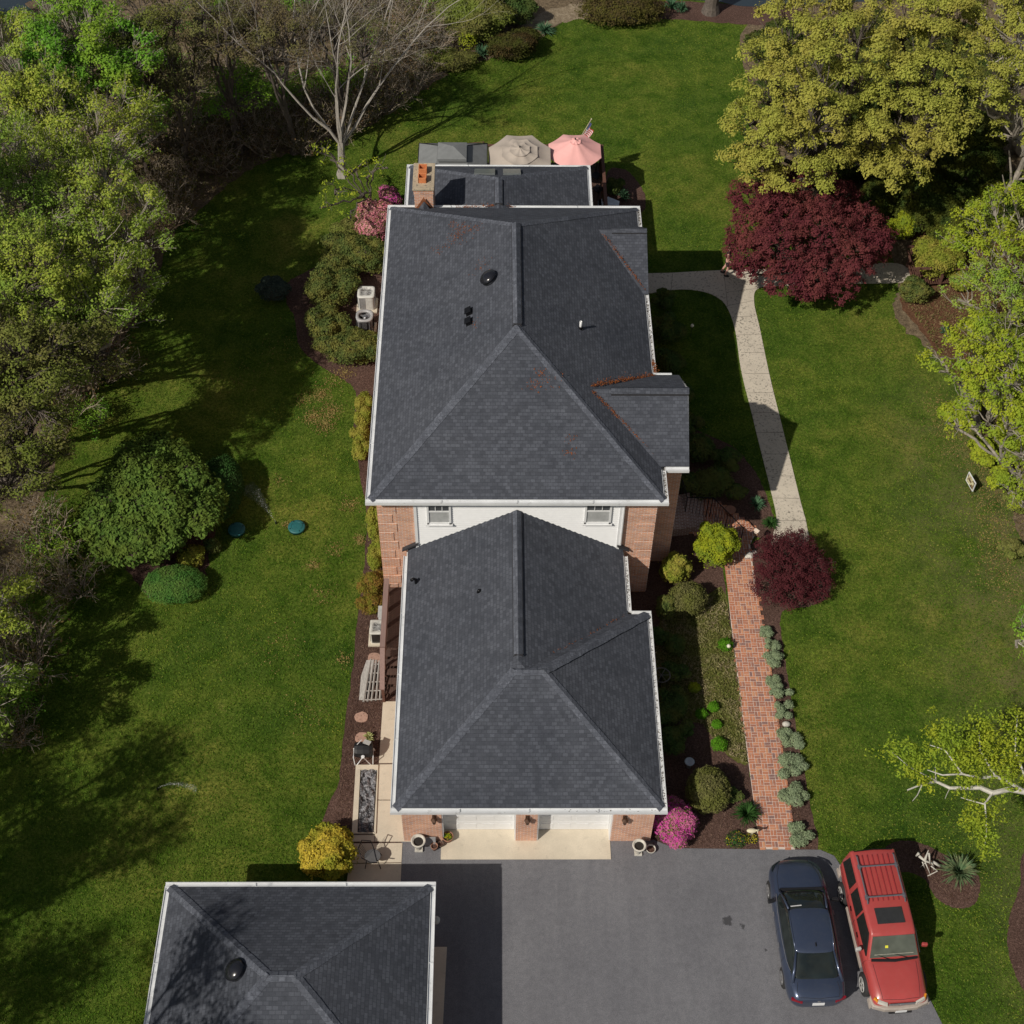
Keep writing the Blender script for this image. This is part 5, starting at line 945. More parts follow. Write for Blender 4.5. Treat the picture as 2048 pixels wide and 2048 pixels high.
# ---------------------------------------------------------------- garden shrubs
hr = 'dense dark rhododendrons by the left wall'
for i, (p_, rx, ry, h, l_) in enumerate((((700,505),1.5,1.15,1.6,'rhododendron just above the white air conditioner'), ((660,570),1.2,1.3,1.5,'rhododendron left of the white air conditioner'), ((652,645),.9,1.1,1.3,'rhododendron left of the round fan air conditioner, lighter on its left side'), ((705,690),1.5,1.0,1.3,'lowest rhododendron below the air conditioners'), ((752,512),.7,.9,1.4,'narrow rhododendron between the air conditioners and the wall'))):
    shrub('rhododendron', l_, p_, rx, ry, h, LM['rhodo'], 601+i, hr, lumps=9, S=.05, lr=.42)
shrub('rhododendron', 'brown green bush at the bed edge below the pink azaleas', (700,462), 1.0, .8, 1.1, LM['olive'], 607, lumps=6, S=.045)
shrub('grey_shrub', 'dark grey green bush at the left tip of the mulch bed', (546,578), .75, .6, 1.0, LM['teal'], 608, lumps=6, S=.045)
shrub('azalea', 'salmon pink azalea at the rear left corner of the house', (750,438), 1.15, 1.25, 1.35, LM['olive'], 610, lumps=7, S=.04, flow=(LM['pink'], .72))
shrub('azalea', 'purplish pink azalea behind the salmon pink one', (782,395), .6, .5, 1.2, LM['olive'], 611, lumps=5, S=.04, flow=(LM['magenta'], .7))
c_ = W(752,408); tree('sapling', 'small sparse lime leafed tree beside the pink azaleas', (c_.x, c_.y), [(700,330,3.5,.7),(660,310,3.4,.7),(740,340,3.5,.6),(670,380,3.2,.7),(640,410,2.8,.45),(715,390,3.2,.5),(645,290,3.5,.4),(775,330,3.2,.4),(700,430,2.6,.5)], LM['lime'], M['bark'], 612, tr=.06, dens=200, S=.06, clump=.16, per=9, twig=1, twr=.014)
hg = 'yellow green hedge shrubs against the left wall'
for i, (p_, rx, ry, h) in enumerate((((729,800),.36,.55,.9),((726,835),.36,.5,.8),((723,868),.42,.5,.9),((719,900),.38,.45,.8))):
    shrub('hedge_shrub', ['topmost of the four hedge shrubs by the upper left wall', 'second hedge shrub down by the upper left wall', 'third and widest hedge shrub by the upper left wall', 'lowest hedge shrub by the upper left wall'][i], p_, rx, ry, h, LM['hedge'], 620+i, hg, lumps=5, S=.035)
for i, (p_, rx, ry, h, m_, l_) in enumerate((((750,1045),.34,.85,.9,'hedge','narrow yellow green shrub under the main eave'),((752,1105),.40,.75,.9,'hedge','yellow green shrub above the orange tinted one'),((745,1165),.58,.6,.95,'orange','orange tinted shrub against the brick beside the deck stair'),((742,1205),.5,.5,.8,'orange','orange and green shrub just above the white box unit'))):
    shrub('hedge_shrub', l_, p_, rx, ry, h, LM[m_], 626+i, hg, lumps=5, S=.035)
# island of rhododendron, boxwood and a bright mound on the left lawn
shrub('rhododendron', 'huge domed dark green rhododendron on the left lawn', (290,1005), 2.6, 3.25, 3.1, LM['rhodo'] if 0 else leafmat('big_rhodo', (.145,.23,.045), (.07,.13,.028), (.11,.16,.03), .12, 1.2), 640, lumps=30, S=.08, lr=.27, base=.66, rough=.12)
shrub('boxwood', 'smooth rounded dark boxwood at the right side of the big rhododendron', (440,972), .85, 1.45, 1.6, LM['box'], 641, S=.03, rough=.03)
shrub('boxwood', 'smooth bright green mound at the lower tip of the left island', (350,1166), 1.15, .8, .95, leafmat('bright_box', (.10,.25,.05), (.06,.16,.035), (.13,.23,.05), .15, 1.5), 642, S=.035, rough=.04, asp=.35)
shrub('evergreen_shrub', 'brown tipped bush between the rhododendron and the bright mound', (380,1112), .6, .5, .8, LM['hedge'], 643, lumps=6, S=.04)
shrub('evergreen_shrub', 'small dark green bush left of the first green tank lid', (425,1090), .38, .35, .6, LM['dark'], 644, lumps=4, S=.04)
# golden shrub by the outbuilding
shrub('golden_cypress', 'golden yellow cypress bush behind the outbuilding beside the concrete walk', (655,1702), 1.05, .95, 1.35, LM['gold'], 650, lumps=26, S=.045, lr=.24, rough=.1)
# right side of the garage
shrub('azalea', 'hot pink azalea at the right corner of the garage', (1352,1640), .85, .85, 1.1, LM['olive'], 660, lumps=12, S=.035, lr=.34, flow=(LM['magenta'], .8), cmat=M['darkbark'])
shrub('holly', 'clipped oval dark holly beside the pink azalea', (1417,1577), .72, .78, 1.25, LM['holly'], 661, S=.036, rough=.04)
shrub('holly', 'rounded grey green holly in the bed below the porch', (1376,1195), .68, .58, 1.2, LM['holly'], 662, S=.034, rough=.06)
shrub('yellow_cypress', 'chartreuse cypress bush beside the brick porch', (1434,1084), .85, .9, 2.0, LM['chart'], 663, lumps=20, S=.045, lr=.26, rough=.1)
shrub('leafy_shrub', 'olive leafed bush between the chartreuse cypress and the house', (1352,1132), .7, .65, 1.2, LM['hedge'], 664, lumps=9, S=.045, lr=.34)
shrub('leafy_shrub', 'light grey green bush left of the rounded holly', (1332,1213), .42, .45, 1.0, LM['rhodo'], 665, lumps=6, S=.045)
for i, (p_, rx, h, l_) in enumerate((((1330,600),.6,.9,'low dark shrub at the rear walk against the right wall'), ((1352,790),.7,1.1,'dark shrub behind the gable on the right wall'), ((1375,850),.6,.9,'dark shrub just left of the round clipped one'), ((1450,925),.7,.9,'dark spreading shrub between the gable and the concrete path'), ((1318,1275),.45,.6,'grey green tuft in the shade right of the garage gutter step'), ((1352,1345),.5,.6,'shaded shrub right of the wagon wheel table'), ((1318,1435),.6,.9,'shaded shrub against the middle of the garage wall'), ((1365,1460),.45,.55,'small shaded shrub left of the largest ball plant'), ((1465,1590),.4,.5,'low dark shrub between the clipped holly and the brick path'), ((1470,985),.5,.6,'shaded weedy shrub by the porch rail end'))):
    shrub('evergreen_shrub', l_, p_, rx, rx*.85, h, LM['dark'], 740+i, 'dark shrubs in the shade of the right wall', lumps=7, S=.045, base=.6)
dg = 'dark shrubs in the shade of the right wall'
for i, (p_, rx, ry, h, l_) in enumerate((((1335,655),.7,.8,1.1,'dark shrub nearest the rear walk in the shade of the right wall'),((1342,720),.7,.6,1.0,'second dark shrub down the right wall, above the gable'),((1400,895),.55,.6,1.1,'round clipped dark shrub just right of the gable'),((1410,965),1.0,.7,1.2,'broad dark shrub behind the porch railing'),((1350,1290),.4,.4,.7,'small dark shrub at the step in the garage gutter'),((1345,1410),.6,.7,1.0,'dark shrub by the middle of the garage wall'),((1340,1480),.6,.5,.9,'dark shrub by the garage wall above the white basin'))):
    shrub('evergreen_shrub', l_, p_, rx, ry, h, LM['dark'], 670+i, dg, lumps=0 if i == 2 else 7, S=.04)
bl = 'bright green leafy balls left of the brick path'
for i, (p_, rr, l_) in enumerate((((1427,1413),.19,'uppermost bright green ball plant in the bed'),((1403,1427),.20,'leftmost bright green ball plant half in shade'),((1434,1448),.17,'smallest bright green ball plant on bare mulch'),((1438,1487),.27,'largest and lowest bright green ball plant'),((1389,1375),.2,'yellowish ball plant on the shadow edge'),((1452,1288),.26,'leafy green clump beside the white ball on the path edge'))):
    shrub('ball_plant', l_, p_, rr, rr*.95, rr*1.5, LM['ball'] if i != 4 else LM['chart'], 680+i, bl, S=.03, rough=.1, core=False, n=900)
jg = 'low silvery junipers right of the brick path'; jn = ['topmost', 'second', 'third', 'fourth', 'fifth', 'sixth', 'seventh', 'eighth', 'ninth', 'lowest']
js = [(1537,1266,.26,.24),(1542,1290,.24,.22),(1546,1320,.34,.30),(1553,1362,.28,.26),(1562,1382,.28,.24),(1566,1420,.32,.30),(1576,1482,.36,.34),(1580,1535,.38,.40),(1591,1597,.38,.42),(1598,1664,.36,.38)]
for i, (x, y, a_, b2) in enumerate(js):
    shrub('juniper', '%s silvery juniper in the row right of the brick path' % jn[i], (x, y), a_*1.34*(.9+.25*((i*7)%5)/4), b2*1.36, .30+.05*(i%3), LM['juniper'], 700+i, jg, lumps=8, S=.03, lr=.36, rough=.16, base=.42)
spiky('strap_plant', 'dark green fountain of strap leaves at the lower left of the brick path', (1492,1632), .62, .55, 190, LM['liriope'], 720)
spiky('yucca', 'spiky grey green yucca in the mulch island by the red car', (1915,1748), .85, .75, 130, LM['yucca'], 721, .032)
spiky('strap_plant', 'pale strap leaved clump at the left edge of the concrete path', (1512,1012), .5, .45, 90, LM['blue'], 722)
spiky('strap_plant', 'dark grassy clump beside the lower end of the concrete path', (1540,1050), .45, .35, 110, LM['liriope'], 723)
spiky('iris_clump', 'pale green blade clump in the red mulch at the right wood edge', (1888,665), .35, .4, 26, LM['blue'], 724, .035)
spiky('strap_plant', 'leafy clump behind the house beside the deck corner', (1248,398), .45, .6, 60, LM['blue'], 725, .03)
shrub('evergreen_shrub', 'dark bush in the shade of the deck corner', (1228,372), .5, .5, .7, LM['dark'], 726, lumps=5, S=.04)
shrub('flower_clump', 'yellow flowering clump near the white egret ornament', (1472,1678), .35, .3, .3, LM['liriope'], 727, S=.025, core=False, n=700, flow=(LM['yellow'], .12))
shrub('flower_clump', 'tiny yellow flowers under the egret ornament', (1503,1676), .22, .18, .16, LM['liriope'], 728, S=.022, core=False, n=260, flow=(LM['yellow'], .45))
# sprinkler spray and other lawn things
M['spray'] = mm_ = bpy.data.materials.new('water_spray'); mm_.use_nodes = True; n_ = mm_.node_tree; n_.nodes.clear()
vo = n_.nodes.new('ShaderNodeVolumePrincipled'); vo.inputs['Color'].default_value = (.8,.9,.95,1); vo.inputs['Density'].default_value = .22; oo = n_.nodes.new('ShaderNodeOutputMaterial'); n_.links.new(vo.outputs[0], oo.inputs['Volume'])
def spray(label, A, B, w1, mat):
    a, b = W(*A), W(*B); d = b-a; d.z = 0; L_ = d.length; d.normalize(); n = Vector((-d.y, d.x, 0)); t = thing('sprinkler', label, 'sprinkler', (a.x, a.y, 0)); v = MB(); k = 8; rings = []
    for i in range(k+1):
        s_ = i/k; c = a+d*(L_*s_)+Vector((0,0,.12+.7*s_*(1-s_)*2)); w_ = .02+w1*s_; h = .015+.16*s_; rings.append([c+n*math.cos(q)*w_+Vector((0,0,math.sin(q)*h)) for q in (2*math.pi*j/10 for j in range(10))])
    v.add([p for r_ in rings for p in r_], [(i*10+j, i*10+(j+1)%10, (i+1)*10+(j+1)%10, (i+1)*10+j) for i in range(k) for j in range(10)]+[tuple(range(9,-1,-1)), tuple(range(k*10, k*10+10))]); v.build('spray', mat, t)
    h = MB(); h.lathe([(.03,0),(.03,.1),(.018,.13),(0,.13)], a, 10); h.build('sprinkler_head', M['black'], t)
    g2 = np.random.default_rng(int(A[0])); s_ = g2.uniform(.0, 1, 420)**.8; c = np.array(a)+np.array(d)*(L_*s_)[:, None]; c[:, 2] = .12+1.4*s_*(1-s_)+g2.normal(0,.05,420)*s_; c += np.array(n)*(g2.normal(0,.45,420)*w1*s_)[:, None]; dr = leaf_quads(c, g2.normal(size=c.shape), g2.uniform(.005,.013,420), g2, .5); quads_np('droplets', dr, M['trim'], t)
spray('lawn sprinkler throwing a fan of mist between the green tank lids', (552,1048), (490,978), .42, mm_)
spray('faint low sprinkler spray on the lower left lawn', (316,1580), (395,1583), .12, mm_)
lid = plain('green_lid', (.018,.125,.13), .55, var=.15); 
for p_, l_ in (((474,1063), 'round green tank lid on the lawn nearest the rhododendron'), ((594,1058), 'round green tank lid on the lawn nearest the house')):
    q = W(*p_); t = thing('tank_lid', l_, 'tank lid', (q.x, q.y, 0), 'round green tank lids'); b = MB(); b.lathe([(.31,0),(.31,.10),(.33,.11),(.33,.15),(.29,.17),(.1,.19),(0,.19)], q, 28); b.lathe([(.22,.17),(.22,.19),(.20,.19),(.20,.17)], q, 28); b.build('lid', lid, t, True)
    b = MB(); 
    for a_ in range(4): b.obox((q.x+.27*math.cos(a_*1.57+.5), q.y+.27*math.sin(a_*1.57+.5), .18), (.04,.03,.02), a_*1.57+.5)
    b.build('bolts', M['blackm'], t)
# ---------------------------------------------------------------- air conditioners
def acunit(name, label, p, w_, h, rot, dark, rr=.12, z0=.08, mat=None, grille=True, group=None):
    q = W(p[0], p[1], h+z0); t = thing(name, label, 'air conditioner', (q.x, q.y, 0), group); mat = mat or M['lightgrey']
    def rrect(s, z, r_=rr):
        o = []
        for cx_, cy_, a0 in ((1,1,0),(-1,1,90),(-1,-1,180),(1,-1,270)):
            for a_ in (0,30,60,90): t_ = math.radians(a0+a_); o.append((q.x+cx_*(s-r_)+r_*math.cos(t_), q.y+cy_*(s-r_)+r_*math.sin(t_), z))
        return o
    b = MB(); s = w_/2; a_, b2 = rrect(s-.015, z0), rrect(s-.015, z0+h-.06); n = len(a_); b.add(a_+b2, [(i,(i+1)%n,n+(i+1)%n,n+i) for i in range(n)]); b.build('casing', mat, t)
    lv = MB()
    for side in range(4):
        ang = side*math.pi/2
        if side == 3 and not dark: cnt = range(-6, 0)
        else: cnt = range(-6, 7)
        for i in cnt: lv.obox((q.x+math.cos(ang)*(s-.008)-math.sin(ang)*i*w_/16, q.y+math.sin(ang)*(s-.008)+math.cos(ang)*i*w_/16, z0+h*.5), (.012, .022, h*.8), ang)
    lv.build('louvres', M['grey'] if not dark else M['blackm'], t)
    top = MB(); R = w_*.36; n2 = 16; o = rrect(s, z0+h-.06); o2 = rrect(s, z0+h-.02); k = len(o); o3 = rrect(s-.03, z0+h)
    inn = [(q.x+R*math.cos(math.atan2(v_[1]-q.y, v_[0]-q.x)), q.y+R*math.sin(math.atan2(v_[1]-q.y, v_[0]-q.x)), z0+h) for v_ in o3]; inl = [(x, y, z0+h-.09) for x, y, _ in inn]
    top.add(o+o2+o3+inn+inl, [(m_*k+i, m_*k+(i+1)%k, (m_+1)*k+(i+1)%k, (m_+1)*k+i) for m_ in range(4) for i in range(k)]); top.build('top_panel', mat, t, True)
    f = MB(); f.lathe([(R,-.3),(0,-.3)], (q.x, q.y, z0+h), 20); f.build('fan_well', M['black'], t)
    fb = MB(); fb.lathe([(.09,-.13),(.09,-.05),(0,-.04)], (q.x, q.y, z0+h), 14)
    for i in range(3): fb.obox((q.x+R*.5*math.cos(i*2.094+.4), q.y+R*.5*math.sin(i*2.094+.4), z0+h-.11), (R*.85, .14, .01), i*2.094+.4, rx=.35)
    fb.build('fan', M['steel'] if dark else M['grey'], t)
    if grille:
        gr_ = MB()
        for i in range(1, 9):
            rr_ = R*i/8; gr_.tube([(q.x+rr_*math.cos(a_), q.y+rr_*math.sin(a_), z0+h+.012) for a_ in (2*math.pi*j/24 for j in range(25))], .005, 4)
        for i in range(8): gr_.tube([(q.x, q.y, z0+h+.015), (q.x+R*math.cos(i*.785), q.y+R*math.sin(i*.785), z0+h+.012)], .006, 4)
        gr_.build('grille', M['lightgrey'], t)
    pd = MB(); pd.box(q.x-s-.08, q.x+s+.08, q.y-s-.08, q.y+s+.08, 0, z0); pd.build('pad', M['concrete'], t)
acg = 'air conditioners beside the left wall'
acunit('air_conditioner', 'pale square air conditioner with a closed fan grille among the rhododendrons', (732,583), .74, .78, 0, False, mat=plain('ac_pale', (.60,.60,.57), .5), group=acg)
acunit('air_conditioner', 'grey rounded air conditioner with an open dark fan, below the pale one', (729,630), .74, .85, 0, True, .26, mat=plain('ac_grey', (.36,.36,.37), .4), grille=False, group=acg)
acunit('air_conditioner', 'beige air conditioner half under the deck stair rail', (757,1253), .62, .65, 0, True, .05, mat=plain('ac_beige', (.55,.54,.50), .5), group=acg)
q = W(766,1222,.7); t = thing('electrical_cabinet', 'small white utility cabinet above the beige air conditioner', 'cabinet', (q.x,q.y,0)); b = MB(); b.box(q.x-.16,q.x+.2,q.y-.25,q.y+.22,0,.66); b.build('cabinet', M['trim'], t, bevel=.03); b = MB(); b.box(q.x-.18,q.x+.22,q.y-.27,q.y+.24,.66,.70); b.build('lid', M['lightgrey'], t, bevel=.012)
# deck stair along the left wall of the garage wing
st = thing('deck_stair', 'dark red wooden deck and stair with a broad weathered handrail along the left wall', 'stairs', (-3.7, 28, 0)); b = MB()
yA_, yB_ = W(770,1395,0).y, W(775,1170,1.0).y; yt = W(766,1403,0).y+1.68
for i in range(6): b.box(-3.95, -2.96, yt-.28*(i+1), yt-.28*i-.02, .9-.16*(i+1)-.04, .9-.16*(i+1))
for i in range(int((30.9-yt)/.145)): b.box(-3.95, -2.96, yt+i*.145, yt+i*.145+.135, .86, .90)
b.build('treads', M['deck'], st)
b = MB(); xr = W(768,1240,1.85).x; A = W(774,1158,1.85); B = W(766,1294,1.85); D_ = W(764,1380,1.0)
b.add([(xr-.09,A.y,1.82),(xr+.09,A.y,1.82),(xr+.09,B.y,1.82),(xr-.09,B.y,1.82),(xr-.09,A.y,1.87),(xr+.09,A.y,1.87),(xr+.09,B.y,1.87),(xr-.09,B.y,1.87)], [(0,1,2,3),(4,7,6,5),(0,4,5,1),(1,5,6,2),(2,6,7,3),(3,7,4,0)])
b.build('handrail', M['rail'], st); b = MB()
b.add([(xr-.085,B.y-.03,1.80),(xr+.085,B.y-.03,1.80),(xr+.085,D_.y,1.0),(xr-.085,D_.y,1.0),(xr-.085,B.y-.03,1.85),(xr+.085,B.y-.03,1.85),(xr+.085,D_.y,1.05),(xr-.085,D_.y,1.05)], [(0,1,2,3),(4,7,6,5),(0,4,5,1),(1,5,6,2),(2,6,7,3),(3,7,4,0)])
b.build('handrail', M['rail'], st, label='sloping handrail of the stair'); b = MB()
for yy in np.linspace(B.y, A.y, 5): b.box(xr-.045, xr+.045, yy-.045, yy+.045, 0, 1.82)
b.box(xr-.045, xr+.045, D_.y+.1, D_.y+.19, 0, 1.08)
for yy in np.linspace(B.y+.1, A.y-.1, 28): b.box(xr+.02, xr+.05, yy-.02, yy+.02, .95, 1.8)
b.build('posts', M['rust'], st)
# grey timber lattice stacked by the stair
lt_ = thing('timber_trellis', 'grey weathered timber ramp and trellis leaning by the deck stair', 'trellis', tuple(W(742,1375))); b = MB(); A = W(736,1320,.6); B = W(758,1320,.7); Cc = W(768,1403,.12); Dd = W(718,1403,.05)
b.add([A+Vector((-.05,0,0)), W(722,1352,.35), W(718,1400,.05), W(730,1400,.1), W(741,1350,.45), W(748,1320,.65)], [(0,1,2,3,4,5)]); b.build('board', M['greywood'], lt_); b = MB()
for i, (xa, xb) in enumerate(((742,727),(748,735),(753,743),(759,752),(764,760),(768,767))):
    pa, pb = W(xa, 1318+i, .62), W(xb, 1404-i, .18); b.tube([pa, pa.lerp(pb,.5)+Vector((0,0,.03)), pb], .035, 4)
for k in np.linspace(.12, .95, 5): b.tube([W(742+(727-742)*k, 1318+86*k, .62-.44*k), W(768, 1318+84*k, .62-.44*k)], .025, 4)
b.build('bars', M['greywood'], lt_)
stg = 'round pinkish stepping stones in the left mulch bed'
for i, (p_, l_) in enumerate((((749,1316), 'stepping stone above the grey timber trellis'), ((723,1435), 'upper of the two bare stepping stones in the mulch bed'), ((724,1476), 'lower stepping stone beside the barrel composter'))):
    q = W(*p_); r = random.Random(i); b = MB(); pts = [(q.x+.24*(1+r.uniform(-.1,.1))*math.cos(a_), q.y+.22*(1+r.uniform(-.1,.1))*math.sin(a_)) for a_ in np.linspace(0, 6.0, 13)]; b.prism(pts, 0, .04); tag(b.build('stepping_stone', plain('pink_stone%d' % i, (.42,.26,.20), .85), bevel=.01), l_, 'stepping stone', stg)
# barrel composter on a white frame, flower pot beside it
q = W(727,1502,.5); t = thing('barrel_composter', 'black barrel composter on a white tube frame beside the walk', 'composter', (q.x,q.y,0)); b = MB(); v = MB(); v.lathe([(.0,-.30),(.26,-.30),(.29,-.2),(.30,0),(.29,.2),(.26,.30),(0,.30)], (0,0,0), 12); v.v = [(q.x+z, q.y+x*.9+.05, q.z+y*.9) for x, y, z in v.v]; v.build('barrel', M['black'], t)
for s_ in (-1, 1): b.tube([(q.x+s_*.30,q.y-.26,.0),(q.x+s_*.33,q.y-.22,.45),(q.x+s_*.33,q.y+.1,.5),(q.x+s_*.33,q.y+.30,.0)], .018, 6)
b.tube([(q.x-.25,q.y-.28,.02),(q.x,q.y-.26,.56),(q.x+.25,q.y-.28,.02)], .018, 6); b.lathe([(.06,-.02),(.06,.02),(0,.03)], (q.x,q.y-.27,.58), 12); b.build('frame', M['trim'], t)
b = MB(); b.obox((q.x+.13,q.y+.16,q.z+.30), (.24,.18,.015), -.4, rx=-.2); b.build('label_plate', M['lightgrey'], t); b = MB(); b.tube([(q.x-.2,q.y+.08,q.z+.29),(q.x-.06,q.y+.26,q.z+.29)], .014, 5); b.build('handle', M['trim'], t)
spiky('flower_clump', 'pale yellow flowering tuft behind the barrel composter', (738,1478), .26, .35, 40, leafmat('pale_tuft', (.5,.5,.25), (.25,.30,.08), None, .1), 730, .03)
# netted pond
t = thing('netted_pond', 'narrow rectangular pond with a concrete rim covered in crumpled black netting', 'pond', tuple(W(736,1600)))
def ring_q(a, b_): return [(p.x, p.y) for p in (W(*p_) for p_ in a)], b_
oq = [W(712,1532), W(757,1532), W(752,1669), W(704,1669)]; iq = [W(721,1542), W(755,1542), W(748,1667), W(715,1667)]
b = MB()
for i in range(4):
    j = (i+1) % 4; P4 = [oq[i], oq[j], iq[j], iq[i]]; b.add([(p.x,p.y,-.02) for p in P4]+[(p.x,p.y,.09) for p in P4], [(0,3,2,1),(4,5,6,7),(0,1,5,4),(2,3,7,6)])
b.build('rim', M['concrete'], t)
b = MB(); nx, ny = 14, 48; r = random.Random(3)
def hh(u, v): return .03+.10*abs(math.sin(u*7+math.sin(v*9)*2.0))*abs(math.sin(v*16+u*3))+r.uniform(0,.03)
b.add([(*(iq[0].lerp(iq[1], i/nx).lerp(iq[3].lerp(iq[2], i/nx), j/ny)).xy, hh(i/nx, j/ny) if 0 < i < nx else .02) for j in range(ny+1) for i in range(nx+1)], [(j*(nx+1)+i, (j+1)*(nx+1)+i, (j+1)*(nx+1)+i+1, j*(nx+1)+i+1) for j in range(ny) for i in range(nx)])
m, nt, p, L = nodes('netting'); c = ramp(nt, noise(nt, pos(nt), 5, 6, .8, 1.5), [(.42, (.015,.015,.018)), (.5, (.12,.12,.13)), (.58, (.30,.30,.32))], 'LINEAR'); L.new(c, p.inputs['Base Color']); p.inputs['Roughness'].default_value = .5; bump(nt, p, noise(nt, pos(nt), 14, 4), .8, .05); b.build('netting', m, t)
# patio chair, side walk
q = W(745,1712,.45); t = thing('patio_chair', 'round backed black wire patio chair on the concrete walk', 'chair', (q.x,q.y,0)); b = MB(); v = [(q.x+.26*math.cos(a_), q.y+.24*math.sin(a_), .42) for a_ in np.linspace(0, 6.1, 14)]; b.prism([(x, y) for x, y, z in v], .42, .45); b.build('seat', plain('mesh_seat', (.10,.10,.105), .6), t); b = MB()
b.tube([(q.x+.05,q.y+.22,.45),(q.x-.05,q.y+.33,.85),(q.x-.32,q.y+.28,1.0),(q.x-.42,q.y-.02,1.0),(q.x-.30,q.y-.30,.95),(q.x-.05,q.y-.33,.7),(q.x+.2,q.y-.33,.66)], .016, 6)
for a_ in np.linspace(.3, .8, 5): b.tube([(q.x-.22,q.y-.2+a_*.45,.45),(q.x-.38,q.y-.35+a_*.72,.98)], .007, 4)
b.build('back', M['blackm'], t)
for sx, sy in ((1,1),(1,-1),(-1,1),(-1,-1)): b = MB(); b.tube([(q.x+sx*.18,q.y+sy*.16,.43),(q.x+sx*.25,q.y+sy*.24,0.04)], .014, 6); b.build('leg', M['blackm'], t)
# pots and urns by the garage
def urn(label, p_, s=1):
    q = W(*p_); t = thing('garden_urn', label, 'urn', (q.x,q.y,0), 'white stone urns flanking the garage doors'); b = MB(); b.box(q.x-.13*s,q.x+.13*s,q.y-.13*s,q.y+.13*s,.02,.10*s); b.build('foot', M['stone'], t, bevel=.01)
    b = MB(); b.lathe([(.10*s,.10*s),(.06*s,.16*s),(.07*s,.22*s),(.17*s,.36*s),(.20*s,.50*s),(.24*s,.58*s),(.24*s,.61*s),(.19*s,.61*s),(.15*s,.50*s),(0,.48*s)], q, 24); b.build('bowl', M['stone'], t, True)
    b = MB(); b.lathe([(.16*s,.53*s),(0,.54*s)], q, 16); b.build('soil', plain('soil%d' % p_[0], (.02,.017,.015), .95), t)
urn('white stone urn in front of the left brick pier', (838,1698)); urn('white stone urn in front of the right brick pier', (1276,1706), .95)
def pot(label, p_, r_, h, mat, tex=None):
    q = W(*p_); t = thing('flower_pot', label, 'flower pot', (q.x,q.y,0), 'flower pots on the driveway edge'); b = MB(); b.lathe([(r_*.65,.02),(r_*.95,h*.9),(r_,h),(r_,h+.02),(r_*.86,h+.02),(r_*.8,h*.75),(0,h*.72)], q, 22); b.build('pot', mat, t, True)
    b = MB(); b.lathe([(r_*.82,h*.80),(0,h*.84)], q, 16); b.build('soil', M['mulch'], t); return q
pot('small terracotta pot right of the left urn', (869,1698), .12, .22, M['terracotta']); pot('small brown empty pot between the urn and the apron corner', (882,1692), .10, .16, plain('brown_pot', (.10,.065,.05), .7)); q = pot('brown pot with yellow flowers at the left garage door', (896,1680), .19, .26, M['terracotta'])
g_ = np.random.default_rng(4); T = np.array([q.x,q.y,.27])+g_.normal(0,1,(120,3))*np.array([.07,.06,.03]); o = quads_np('flowers', leaf_quads(T, g_.normal(size=T.shape)+np.array([0,0,1]), g_.uniform(.012,.03,120), g_, .7), [LM['ball'], LM['yellow']], bpy.data.objects['flower_pot.002'], (g_.random(120) < .5).astype(int))
pot('empty tan pot beside the right urn', (1301,1702), .16, .16, M['stone'])
q = W(851,1677,.35); b = MB(); b.obox((q.x, YW-.13, .28), (.66,.03,.36), rx=-.35); tag(b.build('leaning_board', M['grey'], bevel=.005), 'grey flat board leaning on the left garage pier behind the urn', 'board')
# ornaments along the bed
q = W(1502,1672); t = thing('egret_ornament', 'cream egret garden ornament at the lower end of the brick path', 'ornament', (q.x,q.y,0)); b = MB()
b.tube([(q.x+.02,q.y,0),(q.x+.03,q.y,.30)], .010, 5); b.tube([(q.x-.02,q.y,0),(q.x-.01,q.y,.30)], .010, 5); e_ = ell((q.x-.03,q.y,.38), .17,.085,.08); b.add(e_.v, e_.f); b.tube([(q.x+.1,q.y,.40),(q.x+.19,q.y-.03,.46),(q.x+.17,q.y-.05,.56),(q.x+.13,q.y-.10,.60)], [.035,.025,.02,.015], 6); b.tube([(q.x+.13,q.y-.10,.60),(q.x+.10,q.y-.20,.57)], [.022,.004], 6); b.build('bird', plain('cream', (.66,.60,.42), .6), t, True)
for nm, p_, l_, z_ in (('globe_light', (1455,1303), 'small white globe lamp on a stake at the left edge of the brick path', .35), ('globe_light', (1381,675), 'tiny white globe lamp on a thin stake in the shaded lawn', .7)):
    q = W(*p_); t = thing(nm, l_, 'lamp', (q.x,q.y,0)); b = MB(); b.lathe([(0,-.08),(.055,-.055),(.078,0),(.055,.055),(0,.08)], (q.x,q.y,z_), 14); b.build('globe', plain('cream_globe', (.70,.66,.55), .5), t, True); b = MB(); b.tube([(q.x,q.y,0),(q.x,q.y,z_)], .012, 6); b.build('stake', M['blackm'], t)
q = W(1572,1450); b = MB(); b.lathe([(0,0),(.14,.02),(.15,.08),(.09,.15),(0,.17)], q, 9, 0, 1, .75); tag(b.build('garden_rock', M['stone'], smooth=True), 'pale rock between the junipers right of the brick path', 'rock')
q = W(1500,1112); b = MB()
for i, (dx, dy, s_) in enumerate(((0,0,.16),(.18,.12,.12),(-.13,-.05,.09))): b.lathe([(0,0),(s_,.02),(s_*1.05,s_*.5),(s_*.5,s_*.95),(0,s_)], (q.x+dx,q.y+dy,0), 8)
tag(b.build('edging_rocks', M['stone'], smooth=True), 'cluster of pale rocks between the chartreuse bush and the purple maple', 'rocks')
